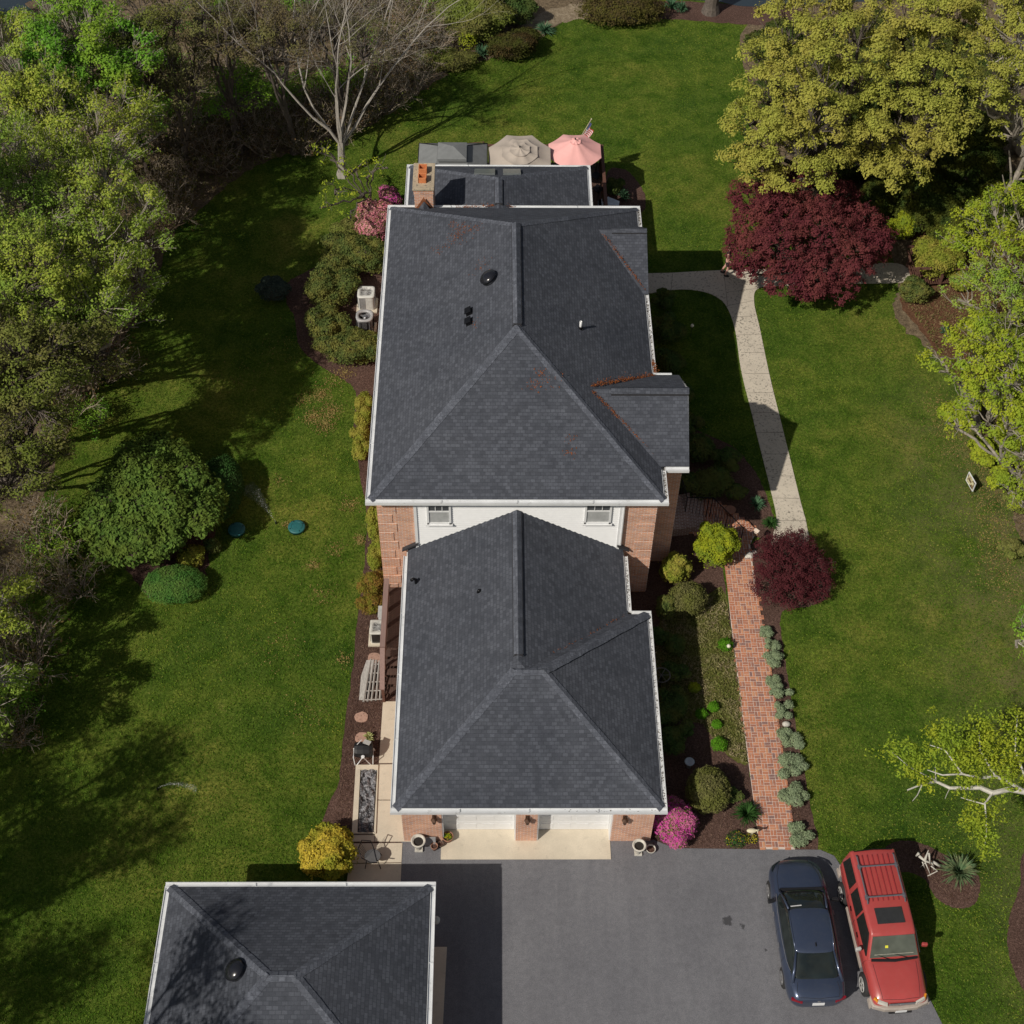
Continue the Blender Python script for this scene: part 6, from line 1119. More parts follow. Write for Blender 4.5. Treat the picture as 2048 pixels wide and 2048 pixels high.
q = W(1513,1063,.75); t = thing('mailbox_birdhouse', 'tiny cream bird feeder on a post left of the concrete path end', 'bird feeder', (q.x,q.y,0)); b = MB(); b.obox((q.x,q.y,.80), (.20,.13,.03), -.8, rx=.4); b.obox((q.x,q.y,.73), (.12,.10,.12), -.8); b.build('box', plain('cream2', (.66,.55,.46), .6), t); b = MB(); b.tube([(q.x,q.y,0),(q.x,q.y,.7)], .015, 6); b.build('post', M['blackm'], t)
q = W(1379,1524,.35); t = thing('basin', 'small pale basin standing above the clipped holly', 'basin', (q.x,q.y,0)); b = MB(); b.lathe([(.07,0),(.06,.25),(.16,.36),(.17,.38),(.13,.38),(.06,.33),(0,.32)], (q.x,q.y,0), 18); b.build('bowl', plain('pale_blue_stone', (.42,.47,.52), .6), t, True)
q = W(1323,1350,.75); t = thing('wagon_wheel', 'dark round wagon wheel shaped table leaning by the garage wall', 'wheel', (q.x,q.y,0)); b = MB(); R = .30; b.tube([(q.x+R*math.cos(a_), q.y+R*math.sin(a_), .75) for a_ in np.linspace(0, 2*math.pi, 25)], .022, 6)
for i in range(6): b.tube([(q.x,q.y,.75),(q.x+R*math.cos(i*1.047), q.y+R*math.sin(i*1.047), .75)], .012, 5)
b.build('rim', plain('wheel_grey', (.12,.115,.11), .7), t); b = MB(); b.tube([(q.x,q.y,0),(q.x,q.y,.74)], .04, 8); b.build('stand', M['blackm'], t)
q = W(1410,1028); t = thing('flower_pot', 'dark terracotta pot in the shade behind the porch railing', 'flower pot', (q.x+.95,q.y,0)); b = MB(); b.lathe([(.13,0),(.2,.25),(.22,.28),(.17,.28),(0,.22)], (q.x+.95,q.y,0), 18); b.build('pot', M['terracotta'], t, True)
# yard sign
A, B_ = W(1932.5,960,.26), W(1945.2,982.2,.26); cc = (A+B_)/2; t = thing('yard_sign', 'small white framed yard sign with a cream and brown picture on the right lawn', 'sign', (cc.x, cc.y, 0)); d = (B_-A); d.z = 0; L_ = d.length; d.normalize(); ang = math.atan2(d.y, d.x)
b = MB(); b.obox((cc.x,cc.y,.49), (L_,.02,.46), ang); m, nt, p, L = nodes('sign_picture'); c = ramp(nt, noise(nt, pos(nt), 7, 3, .6), [(.38, (.03,.035,.03)), (.47, (.25,.13,.06)), (.53, (.62,.58,.36)), (.65, (.70,.66,.46))]); L.new(c, p.inputs['Base Color']); b.build('panel', m, t)
b = MB()
for z in (.26, .72): b.obox((cc.x,cc.y,z), (L_+.04,.035,.035), ang)
for s_ in (-1, 1): q = cc+d*(L_/2*s_); b.obox((q.x,q.y,.49), (.035,.035,.46), ang)
b.build('frame', M['trim'], t); b = MB()
for s_ in (-.6, .6): q = cc+d*(L_/2*s_); b.tube([(q.x,q.y,0),(q.x,q.y,.26)], .008, 4)
b.build('stakes', M['blackm'], t)
# driftwood ornament
t = thing('driftwood', 'bleached white driftwood and bone like pieces in the mulch island', 'driftwood', tuple(W(1852,1730))); b = MB(); w_ = lambda x, y, z: W(x, y, z)
for pts, r0, r1 in (([w_(1838,1712,.55), w_(1850,1722,.45), w_(1864,1726,.3), w_(1868,1740,.1)], .05,.02), ([w_(1850,1720,.5), w_(1857,1700,.75)], .05,.01), ([w_(1858,1706,.7), w_(1860,1728,.35)], .035,.02), ([w_(1845,1724,.4), w_(1850,1738,.0)], .022,.012), ([w_(1850,1724,.4), w_(1862,1752,.0)], .02,.01), ([w_(1862,1732,.3), w_(1875,1742,.15), w_(1855,1752,.02)], .025,.014), ([w_(1866,1724,.25), w_(1880,1732,.1)], .05,.05), ([w_(1838,1706,.6), w_(1832,1712,.45)], .05,.03), ([w_(1855,1722,.4), w_(1840,1735,.05)], .015,.01)): b.tube(pts, [r0+(r1-r0)*i/(len(pts)-1) for i in range(len(pts))], 6)
b.build('pieces', M['stone'], t, True)
# ---------------------------------------------------------------- raised deck, canopy, parasols, flag
dk = thing('wooden_deck', 'raised reddish brown wooden deck with railings behind the sunroom', 'deck', (.8, 52, 0)); b = MB()
for i in range(int(8.3/.15)): x = -3.4+i*.15; b.box(x, x+.14, 51.0, 55.35, 1.16, 1.2)
for i in range(5): x = 4.15+i*.15; b.box(x, x+.14, 46.6, 51.0, 1.16, 1.2)
b.build('boards', M['deck'], dk); b = MB()
b.box(-2.55, 4.93, 55.28, 55.42, 2.15, 2.2); b.box(4.86, 5.0, 47.2, 55.42, 2.15, 2.201)
b.build('rail', M['rust'], dk); b = MB()
for x in np.linspace(-2.5, 4.9, 6): b.box(x-.05, x+.05, 55.3, 55.4, 0, 2.15)
for y in np.linspace(47.3, 55.2, 7): b.box(4.88, 4.98, y-.05, y+.05, 0, 2.15)
for x in np.arange(-2.4, 4.85, .13): b.box(x-.018, x+.018, 55.33, 55.37, 1.2, 2.15)
for y in np.arange(47.3, 55.2, .13): b.box(4.91, 4.95, y-.018, y+.018, 1.2, 2.15)
b.build('balusters', M['rust'], dk)
def chair(p, z, rz, label):
    t = thing('patio_chair', label, 'chair', (p[0], p[1], z), 'dark wire chairs on the deck', True, rz); b = MB(); b.box(-.22,.22,-.22,.22,.40,.44); b.build('seat', M['blackm'], t)
    b = MB(); b.tube([(-.22,-.22,.44),(-.24,-.3,.9),(0,-.33,.98),(.24,-.3,.9),(.22,-.22,.44)], .018, 6)
    for x in (-.12,0,.12): b.tube([(x,-.22,.44),(x,-.32,.95)], .01, 4)
    b.tube([(-.24,-.22,.44),(-.28,-.2,.66),(-.27,.18,.66),(-.22,.2,.42)], .014, 5); b.tube([(.24,-.22,.44),(.28,-.2,.66),(.27,.18,.66),(.22,.2,.42)], .014, 5); b.build('back', M['blackm'], t)
    for sx, sy in ((1,1),(1,-1),(-1,1),(-1,-1)): b = MB(); b.tube([(sx*.2,sy*.2,.42),(sx*.24,sy*.24,0)], .013, 5); b.build('leg', M['blackm'], t)
q = W(1193,352,1.6); chair((q.x, q.y), 1.2, 2.4, 'dark wire chair on the deck under the pink parasol'); q = W(1196,378,1.6); chair((q.x, q.y), 1.2, .8, 'dark wire chair on the deck between sunroom and rail')
q = W(1215,401,1.2); t = thing('side_table', 'pale blue white pointed table top beside the deck at the rear corner of the house', 'table', (q.x, q.y, 0)); b = MB(); b.prism([(q.x-.45,q.y-.35),(q.x+.5,q.y-.35),(q.x+.55,q.y-.05),(q.x+.05,q.y+.28),(q.x-.45,q.y+.02)], 1.15, 1.2); b.build('top', plain('pale_blue', (.55,.62,.68), .5), t); b = MB(); b.tube([(q.x,q.y,0),(q.x,q.y,1.15)], .05, 8); b.build('post', M['lightgrey'], t)
# grey two tier canopy gazebo
t = thing('gazebo', 'two tier dark grey canopy gazebo on the deck behind the chimney', 'gazebo', (-1.9, 52, 1.2)); x0, x1, y0, y1, z0 = -3.45, -.38, 50.75, 53.75, 3.45; cm = plain('grey_canvas', (.19,.20,.205), .9, sc=3)
def frus(b, x0, x1, y0, y1, z0, i_, z1, mi=0):
    b.add([(x0,y0,z0),(x1,y0,z0),(x1,y1,z0),(x0,y1,z0),(x0+i_,y0+i_,z1),(x1-i_,y0+i_,z1),(x1-i_,y1-i_,z1),(x0+i_,y1-i_,z1)], [(0,1,5,4),(1,2,6,5),(2,3,7,6),(3,0,4,7),(4,5,6,7)], mi)
    b.add([(x0,y0,z0),(x1,y0,z0),(x1,y1,z0),(x0,y1,z0),(x0,y0,z0-.14),(x1,y0,z0-.14),(x1,y1,z0-.14),(x0,y1,z0-.14)], [(0,4,5,1),(1,5,6,2),(2,6,7,3),(3,7,4,0)], mi)
b = MB(); frus(b, x0, x1, y0, y1, z0, .85, z0+.5); b.build('canopy', cm, t); b = MB(); frus(b, x0+.9, x1-.9, y0+.9, y1-.9, z0+.72, .60, z0+.98); b.build('upper_canopy', cm, t)
b = MB()
for X, Y in ((x0,y0),(x1,y0),(x1,y1),(x0,y1)):
    b.tube([(X+(.05 if X == x0 else -.05), Y+(.05 if Y == y0 else -.05), 1.2), (X+(.05 if X == x0 else -.05), Y+(.05 if Y == y0 else -.05), z0)], .04, 6)
    b.tube([(X,Y,z0+.02),((x0+x1)/2+(.67 if X == x1 else -.67), (y0+y1)/2+(.67 if Y == y1 else -.67), z0+.52)], .022, 5)
for a_, c_ in (((x0,y0),(x1,y0)),((x1,y0),(x1,y1)),((x1,y1),(x0,y1)),((x0,y1),(x0,y0))): b.tube([(*a_,z0),(*c_,z0)], .02, 5)
b.build('frame', M['black'], t)
b_ = MB(); b_.tube([W(903,303,2.4), W(905,288,3.0), W(897,300,2.4)], .02, 5); b_.tube([W(966,298,2.4), W(967,283,3.1), W(978,299,2.4)], .02, 5); tt = thing('swing_frame', 'thin brown metal frame standing behind the grey canopy on the deck', 'frame', tuple(W(935,300,1.2))); b_.tube([W(903,300,1.2), W(904,289,3.0)], .03, 5); b_.tube([W(967,298,1.2), W(967,284,3.1)], .03, 5); b_.tube([W(904,289,3.0), W(967,284,3.1)], .018, 5); b_.build('tubes', M['rust'], tt)
def parasol(label, c, R, h, n, mat, tiers, tilt=0, vent=None):
    t = thing('parasol', label, 'parasol', (c[0], c[1], 1.2), None, True); hh = h-1.2
    b = MB(); b.tube([(0,0,0),(0,0,hh+.42)], .028, 8); b.lathe([(.28,0),(.28,.05),(.06,.09),(.05,.3),(0,.3)], (0,0,0), 16); b.build('pole', M['lightgrey'], t)
    R3 = Matrix.Rotation(tilt, 3, 'X'); piv = Vector((0,0,hh))
    def tier(r0, z0_, r1, z1_, name, sag=.05):
        b = MB(); k = 5; vs = []
        for i in range(k+1):
            s_ = i/k; rr = r0+(r1-r0)*s_; zz = z0_+(z1_-z0_)*s_-sag*math.sin(s_*math.pi)
            for j in range(n*4):
                a_ = 2*math.pi*j/(n*4)+math.pi/n; f_ = (j % 4)/4; ch = math.cos(math.pi/n)/math.cos((f_-.5)*2*math.pi/n); dip = .045*math.sin(f_*math.pi)*(1-s_*.7)*(R/1.3)
                vs.append((math.cos(a_)*rr*ch, math.sin(a_)*rr*ch, zz-dip))
        m4 = n*4; b.add(vs, [(i*m4+j, i*m4+(j+1)%m4, (i+1)*m4+(j+1)%m4, (i+1)*m4+j) for i in range(k) for j in range(m4)]+([tuple(range(k*m4, k*m4+m4))] if r1 < .06 else []))
        b.v = [tuple(R3 @ (Vector(v_)-Vector((0,0,0)))+piv) for v_ in b.v]; return b.build(name, mat, t, True)
    for i, (r0, z0_, r1, z1_) in enumerate(tiers): tier(r0, z0_, r1, z1_, 'canopy' if i == 0 else 'canopy_vent')
    b = MB(); 
    for j in range(n): a_ = 2*math.pi*j/n+math.pi/n; b.tube([R3 @ Vector((math.cos(a_)*R*.99, math.sin(a_)*R*.97, -.07))+piv, R3 @ Vector((0,0,tiers[-1][3]-.22))+piv], .010, 4)
    b.build('ribs', M['blackm'], t); b = MB(); p_ = R3 @ Vector((0,0,tiers[-1][3]))+piv; b.lathe([(.03,-.02),(.035,.03),(.02,.07),(0,.08)], p_, 10); b.build('finial', M['black'], t, True); return t
parasol('tan octagonal parasol with stepped vents on the deck', (1.07, 52.95), 1.5, 3.35, 8, plain('tan_canvas', (.43,.375,.325), .9, var=.06, sc=2), [(1.5,0,.80,.27),(.86,.30,.42,.42),(.48,.45,.02,.56)], .10)
parasol('pink octagonal parasol beside the tan one', (3.58, 53.72), 1.28, 3.1, 8, plain('pink_canvas', (.82,.43,.41), .9, var=.05, sc=2), [(1.28,0,.22,.52),(.26,.55,.02,.64)], .02)
# flag on the back rail
A, B_ = W(1158,280,2.3), W(1183,238,3.75); t = thing('flag', 'small american flag on a slanted pole behind the pink parasol', 'flag', (A.x, 55.3, 1.2)); b = MB(); b.tube([A, B_], .018, 6); b.lathe([(0,-.03),(.035,0),(0,.04)], B_, 8); b.build('flagpole', plain('flag_pole', (.55,.50,.36), .5), t)
fr = plain('flag_red', (.50,.03,.04), .8); fw = plain('flag_white', (.72,.70,.68), .8); fb = plain('flag_blue', (.03,.045,.16), .8); b = MB(); d = (A-B_).normalized(); nR_, nC = 13, 12; st_ = B_+d*.22
hd = Vector((-.38,-.05,-.92)).normalized()
def fp(u, v): return st_+d*(v*.95)+Vector((.22,-.50,-.55))*(u*.55)+Vector((0,1,0))*.04*math.sin(u*9+v*4)+Vector((1,0,0))*.06*math.sin(u*8+v*3)+Vector((0,-.03,0))
b.add([fp(i/nC, j/nR_) for j in range(nR_+1) for i in range(nC+1)], [])
for j in range(nR_):
    for i in range(nC): b.f.append((j*(nC+1)+i, j*(nC+1)+i+1, (j+1)*(nC+1)+i+1, (j+1)*(nC+1)+i)); b.m.append(2 if (i < 5 and j < 7) else (0 if j % 2 == 0 else 1))
b.build('cloth', [fr, fw, fb], t, True); b = MB()
for j in range(5):
    for i in range(5): b.lathe([(.009,0),(0,.001)], fp((i+.6)/12.2, (j+.8)/9.6)+Vector((0,-.012,.012)), 5)
b.build('stars', fw, t)
# footbridge under the trees on the right
t = thing('footbridge', 'red brown wooden footbridge with rails half hidden by trees right of the red maple', 'bridge', tuple(W(1860,540))); b = MB(); A, B_ = W(1822,548,.25), W(1925,540,.3)
for i in range(26): p_ = A.lerp(B_, i/25); b.obox((p_.x, p_.y, .28), (.13,1.5,.05), .0)
b.build('planks', M['rust'], t); b = MB()
for sy in (-.72, .75):
    for z in (1.1,): b.obox(((A.x+B_.x)/2, (A.y+B_.y)/2+sy, z), (B_.x-A.x+.4, .07, .09))
    for k in (0, .5, 1): p_ = A.lerp(B_, k); b.box(p_.x-.05, p_.x+.05, p_.y+sy-.05, p_.y+sy+.05, 0, 1.25)
b.obox((A.x-.15, A.y+.45, .9), (.07, .7, .09)); b.build('rails', M['rust'], t)
# ---------------------------------------------------------------- person behind the red maple
def skin(name, verts, edges, radii, mat, parent, root=0, sub=2):
    me = bpy.data.meshes.new(name); me.from_pydata(verts, edges, []); o = finish(me, name, mat, parent, True); m = o.modifiers.new('skin', 'SKIN'); m.use_smooth_shade = True
    for i, r_ in enumerate(radii): v = me.skin_vertices[0].data[i]; v.radius = (r_, r_) if not isinstance(r_, tuple) else r_; v.use_root = (i == root)
    s_ = o.modifiers.new('sub', 'SUBSURF'); s_.levels = sub; s_.render_levels = sub; return o
pw = W(1449,551); pt = thing('person', 'person in dark top and dark shorts standing on the walk behind the red maple leaves', 'person', (pw.x+.05, pw.y+.02, .03), None, True, -1.9)
sk = plain('skin', (.62,.36,.29), .6, var=.05)
V = [(0,0,.92),(0,0,1.08),(0,.01,1.25),(0,0,1.42),(0,.01,1.50),(0,.02,1.57),(0,.03,1.64),(0,.02,1.72),
 (.18,0,1.42),(.25,.02,1.16),(.24,.16,.96),(.23,.20,.90), (-.18,0,1.42),(-.25,-.02,1.16),(-.26,.08,.93),(-.26,.10,.86),
 (.09,.0,.86),(.10,.08,.48),(.10,-.02,.09),(.10,.13,.04), (-.09,0,.86),(-.10,-.06,.48),(-.10,-.22,.10),(-.10,-.08,.04)]
E_ = [(0,1),(1,2),(2,3),(3,4),(4,5),(5,6),(6,7),(3,8),(8,9),(9,10),(10,11),(3,12),(12,13),(13,14),(14,15),(0,16),(16,17),(17,18),(18,19),(0,20),(20,21),(21,22),(22,23)]
R_ = [(.15,.11),(.13,.10),(.15,.11),(.12,.09),.055,.075,.095,.075,.06,.045,.03,.028,.06,.045,.03,.028,.09,.06,.038,.035,.09,.06,.038,.035]
k0 = len(V)
for (wx, wy, wz, s_) in ((.23,.20,.90,1),(-.26,.10,.86,-1)):
    wi = 11 if s_ == 1 else 15
    for f_, (dx, L_) in enumerate(((-.03,.07),(-.01,.08),(.012,.078),(.032,.062))):
        i = len(V); V += [(wx+dx, wy+.04, wz-.03), (wx+dx*1.1, wy+.05, wz-.03-L_*.6), (wx+dx*1.1, wy+.04, wz-.03-L_)]; R_ += [.011,.010,.008]; E_ += [(wi,i),(i,i+1),(i+1,i+2)]
    i = len(V); V += [(wx-s_*.04, wy+.05, wz-.01), (wx-s_*.055, wy+.07, wz-.05)]; R_ += [.012,.009]; E_ += [(wi,i),(i,i+1)]
skin('body', V, E_, R_, sk, pt)
skin('shirt', [(0,0,.95),(0,0,1.08),(0,.01,1.25),(0,0,1.43),(.17,0,1.43),(-.17,0,1.43),(.20,.0,1.30),(-.20,.0,1.30)], [(0,1),(1,2),(2,3),(3,4),(3,5),(4,6),(5,7)], [(.165,.125),(.15,.115),(.17,.125),(.13,.10),.075,.075,.07,.07], plain('dark_shirt', (.022,.024,.032), .9), pt)
skin('shorts', [(0,0,.96),(0,0,.90),(.10,.02,.80),(.11,.06,.58),(-.10,-.01,.80),(-.11,-.05,.58)], [(0,1),(1,2),(2,3),(1,4),(4,5)], [(.17,.13),(.16,.13),.11,.095,.11,.095], plain('black_shorts', (.012,.012,.014), .9), pt)
skin('hair', [(0,-.01,1.62),(0,-.01,1.70),(0,.0,1.76)], [(0,1),(1,2)], [.095,.105,.08], plain('brown_hair', (.06,.035,.02), .8), pt)
for s_, (yy) in ((1,.05),(-1,-.15)):
    b = MB(); b.lathe([(0,0),(.045,.0),(.05,.04),(.04,.09),(0,.10)], (0,0,0), 12, 0, 1, 2.6); b.v = [(x+s_*.10, y+yy, z) for x, y, z in b.v]; b.build('shoe', M['black'], pt, True)
b = MB()
for s_ in (-1, 1): e_ = ell((s_*.032,.118,1.665), .012,.006,.008); b.add(e_.v, e_.f)
b.build('eyes', M['black'], pt); b = MB(); b.tube([(0,.115,1.67),(0,.145,1.635),(0,.118,1.625)], [.008,.013,.008], 6); b.build('nose', sk, pt, True); b = MB(); e_ = ell((0,.116,1.595), .024,.007,.007); b.add(e_.v, e_.f); b.build('mouth', plain('lip', (.40,.15,.13), .6), pt, True)
# ---------------------------------------------------------------- cars
def loft(st, closed=True, cap_=True):
    # st: list of (y, [(x, z), ...]) half sections from bottom centre to top centre, mirrored
    b = MB(); rows = []
    for y, h in st: rows.append([(x, y, z) for x, z in h]+[(-x, y, z) for x, z in h[-2:0:-1]])
    n = len(rows[0]); b.add([p for r_ in rows for p in r_], [(i*n+j, (i+1)*n+j, (i+1)*n+(j+1)%n, i*n+(j+1)%n) for i in range(len(rows)-1) for j in range(n)])
    if cap_: b.f += [tuple(range(n)), tuple(range(len(rows)*n-1, (len(rows)-1)*n-1, -1))]; b.m += [0, 0]
    return b
def subd(o, lv=2, crease=None):
    s_ = o.modifiers.new('sub', 'SUBSURF'); s_.levels = lv; s_.render_levels = lv; return o
def wheel(t, x, y, r_, w_, rim, tyre, spokes=5, dark=None):
    s_ = 1 if x > 0 else -1; b = MB(); pr = [(r_*.60,-w_*.4),(r_*.62,-w_/2),(r_*.9,-w_/2),(r_,-w_*.36),(r_,w_*.36),(r_*.9,w_/2),(r_*.62,w_/2)]; b.lathe(pr, (0,0,0), 28); b.v = [(x+z, y+yy, r_+xx) for xx, yy, z in b.v]; o = b.build('wheel', tyre, t, True)
    b = MB(); b.lathe([(r_*.63,-w_*.45),(r_*.63,w_*.47),(r_*.55,w_*.40),(r_*.50,w_*.22),(0,w_*.24)] , (0,0,0), 24)
    for i in range(spokes): a_ = 2*math.pi*i/spokes; b.obox((math.cos(a_)*r_*.32, math.sin(a_)*r_*.32, w_*.34), (r_*.52, r_*.14, w_*.14), a_)
    b.lathe([(r_*.14,w_*.2),(r_*.12,w_*.44),(0,w_*.45)], (0,0,0), 10); b.v = [(x+s_*(z+w_*.12), y+yy, r_+xx) for xx, yy, z in b.v]; b.build('rim', rim, o, True); return o
def arch(o, cuts):
    # cut the wheel openings out of the body once and keep only the finished mesh
    cs = []
    for x, y, z, r_ in cuts:
        b = MB(); b.lathe([(r_,-.30),(r_,.30)], (0,0,0), 28); b.v = [(x+zz, y+yy, z-.02+xx) for xx, yy, zz in b.v]; c_ = b.build('cutter', M['black']); c_.matrix_world = o.matrix_world.copy(); cs.append(c_)
        m_ = o.modifiers.new('arch', 'BOOLEAN'); m_.object = c_; m_.operation = 'DIFFERENCE'; m_.solver = 'EXACT'
    bpy.context.view_layer.update()
    for c_ in cs: c_.matrix_world = o.matrix_world.copy()
    dg_ = bpy.context.evaluated_depsgraph_get(); dg_.update(); me = bpy.data.meshes.new_from_object(o.evaluated_get(dg_), depsgraph=dg_)
    if len(me.polygons) > 200: o.modifiers.clear(); o.data = me
    for c_ in cs: bpy.data.objects.remove(c_)
tyre = plain('tyre', (.022,.022,.023), .85)
def panel(name, pts, mat, t, th=.008, up=None, lab=None):
    # thin flat panel through the given corner points
    P_ = [Vector(p) for p in pts]; n = (P_[1]-P_[0]).cross(P_[-1]-P_[0]).normalized()
    if up is not None and n.dot(Vector(up)) < 0: n = -n
    b = MB(); k = len(P_); b.add([p+n*th for p in P_]+[p-n*th*2 for p in P_], [tuple(range(k)), tuple(range(2*k-1,k-1,-1))]+[(i,k+i,k+(i+1)%k,(i+1)%k) for i in range(k)]); return b.build(name, mat, t, label=lab)
from mathutils.bvhtree import BVHTree
def seam(t, name, body, pts, side=0, r_=.007, n=8, mat=None):
    # a thin dark shut line laid on the finished surface of a body
    dg_ = bpy.context.evaluated_depsgraph_get(); dg_.update(); ev = body.evaluated_get(dg_); me = ev.to_mesh(); bv = BVHTree.FromPolygons([v.co.copy() for v in me.vertices], [p.vertices[:] for p in me.polygons]); out = []
    for i in range(len(pts)-1):
        for k in range(n+1 if i == len(pts)-2 else n):
            a_ = pts[i][0]+(pts[i+1][0]-pts[i][0])*k/n; b2_ = pts[i][1]+(pts[i+1][1]-pts[i][1])*k/n
            h = bv.ray_cast(Vector((a_, b2_, 3)), Vector((0,0,-1))) if not side else bv.ray_cast(Vector((side*3, a_, b2_)), Vector((-side,0,0)))
            if h[0] is not None: out.append(h[0])
    ev.to_mesh_clear()
    if len(out) > 1: b = MB(); b.tube(out, r_, 4); b.build(name, mat or M['black'], t)
# --- blue grey saloon; local +y is its front, which points away from the camera
car = thing('parked_car', 'dark blue grey metallic saloon parked left of the red car on the driveway', 'car', (9.60, 17.98, .024), None, True, math.radians(1.6))
bl_ = mat_paint('blue_grey_paint', (.060,.080,.135), .5, .30)
def sec(wb, wm, ws, zb, zm, zs, zt, k=.72): return [(0,zb),(wb*.8,zb),(wb,zb+.04),(wm,zm),(ws,zs),(ws*k,zt-(zt-zs)*.25 if zt > zs else zt),(ws*.35,zt),(0,zt)]
st_ = [(-2.33,sec(.45,.60,.58,.35,.55,.78,.80)),(-2.27,sec(.66,.80,.74,.28,.58,.88,.93)),(-2.05,sec(.80,.90,.80,.24,.60,.95,1.02)),(-1.70,sec(.84,.93,.84,.22,.62,.96,1.05)),(-1.2,sec(.85,.935,.865,.22,.62,.93,.98)),(-.4,sec(.85,.935,.875,.20,.60,.91,.93)),(.6,sec(.85,.935,.875,.20,.60,.90,.93)),(1.0,sec(.85,.935,.86,.22,.60,.89,.98)),(1.4,sec(.85,.93,.83,.22,.60,.83,.93)),(1.85,sec(.82,.91,.78,.24,.56,.75,.85)),(2.15,sec(.70,.82,.66,.28,.52,.66,.74)),(2.32,sec(.50,.60,.45,.32,.48,.56,.60)),(2.37,sec(.35,.42,.32,.36,.46,.52,.53))]
body_c = subd(loft(st_).build('body', bl_, car, True), 2)
def gsec(y, wb, wt, zb, zt): return (y, [(0,zb-.05),(wb,zb-.05),(wb,zb),(wb+(wt-wb)*.55,zb+(zt-zb)*.58),(wt,zt-.03),(wt*.6,zt),(0,zt+.01)])
gl = [gsec(-1.78,.70,.66,.98,1.01),gsec(-1.45,.76,.62,.95,1.17),gsec(-1.05,.80,.58,.93,1.355),gsec(-.7,.82,.585,.92,1.41),(gsec(-.1,.83,.60,.91,1.435)),gsec(.35,.82,.60,.90,1.40),gsec(.75,.81,.60,.90,1.225),gsec(1.2,.78,.64,.90,.985)]
subd(loft(gl).build('glasshouse', M['carglass'], car, True), 2)
rf = [(y, [(0,z-.035),(w_,z-.055),(w_+.015,z-.035),(w_+.01,z-.01),(w_*.6,z+.018),(0,z+.026)]) for y, w_, z in ((-1.06,.555,1.355),(-.9,.585,1.395),(-.5,.60,1.43),(-.1,.61,1.443),(.2,.61,1.425),(.40,.585,1.375))]
subd(loft(rf).build('roof', bl_, car, True), 2)
for s_ in (-1, 1):
    b = MB(); b.tube([(s_*.59,.36,1.375),(s_*.64,.75,1.21),(s_*.70,1.16,.98)], [.032,.030,.03], 6); b.tube([(s_*.575,-1.0,1.355),(s_*.66,-1.45,1.16),(s_*.76,-1.80,.99)], [.035,.045,.06], 6); b.tube([(s_*.60,.36,1.37),(s_*.61,-.1,1.43),(s_*.60,-.6,1.41),(s_*.575,-1.0,1.35)], .022, 6); b.build('pillar', bl_, car, True)
    b = MB(); b.tube([(s_*.80,1.05,.935),(s_*.845,.5,.945),(s_*.85,-.4,.955),(s_*.82,-1.1,.975),(s_*.76,-1.45,1.04)], .009, 5); b.build('chrome_strip', M['steel'], car)
    b = MB(); b.obox((s_*1.0,.80,.98), (.20,.10,.13), s_*-.2); b.tube([(s_*.86,.82,.93),(s_*.97,.80,.95)], .02, 5); b.build('wing_mirror', M['black'], car, bevel=.03)
    panel('tail_light', [(s_*.50,-2.325,.82),(s_*.82,-2.20,.84),(s_*.80,-2.22,.74),(s_*.50,-2.33,.73)], plain('tail_red%d' % s_, (.22,.01,.02), .2), car, .02, (0,-1,0))
    panel('headlight', [(s_*.45,2.30,.62),(s_*.74,2.08,.70),(s_*.78,1.90,.74),(s_*.60,2.18,.68)], M['carglass'], car, .015, (0,.3,1))
    b = MB(); b.tube([(s_*.925,.55,.74),(s_*.935,.40,.75)], .014, 5); b.build('door_handle', M['steel'], car)
    b = MB(); b.tube([(s_*.925,-.45,.75),(s_*.935,-.6,.76)], .014, 5); b.build('door_handle', M['steel'], car)
arch(body_c, [(x_, y_, .33, .40) for x_ in (-.95,.95) for y_ in (1.42,-1.38)])
for x, y in ((-.80,1.42),(.80,1.42),(-.80,-1.38),(.80,-1.38)): wheel(car, x, y, .33, .22, M['steel'], tyre, 10)
for s_ in (-1, 1):
    seam(car, 'door_seam', body_c, [(1.02,.88),(1.02,.40)], s_); seam(car, 'door_seam', body_c, [(-.02,.90),(-.05,.35)], s_); seam(car, 'door_seam', body_c, [(-.95,.90),(-1.0,.62)], s_); seam(car, 'hood_seam', body_c, [(s_*.70,1.12),(s_*.66,1.7),(s_*.52,2.12)]); seam(car, 'boot_seam', body_c, [(s_*.60,-1.80),(s_*.64,-2.05),(s_*.60,-2.22)])
seam(car, 'hood_seam', body_c, [(-.52,2.12),(0,2.22),(.52,2.12)]); seam(car, 'boot_seam', body_c, [(-.60,-2.22),(0,-2.27),(.60,-2.22)])
b = MB(); b.obox((-.3,-1.0,1.02), (.42,.30,.20), 0); b.obox((.32,-1.0,1.02), (.42,.30,.20), 0); b.build('rear_seats', M['grey'], car, bevel=.04)
b = MB(); b.obox((0,-2.345,.66), (.36,.02,.12), 0, rx=-.1); b.build('number_plate', M['trim'], car); b = MB(); b.obox((0,-2.315,.80), (.09,.02,.05)); b.obox((.02,-2.318,.80), (.03,.03,.06), 0, ry=.5); b.build('badge', M['steel'], car)
b = MB(); b.obox((.04,-.82,1.44), (.03,.12,.05), 0); b.build('antenna', M['black'], car, bevel=.01)
b = MB(); b.obox((0,1.17,.965), (1.35,.10,.02), 0); b.build('wiper_cowl', M['black'], car)
b = MB(); b.obox((-.34,.46,1.355), (.34,.03,.01), .08, rx=-.4); b.build('windscreen_sticker', M['trim'], car)
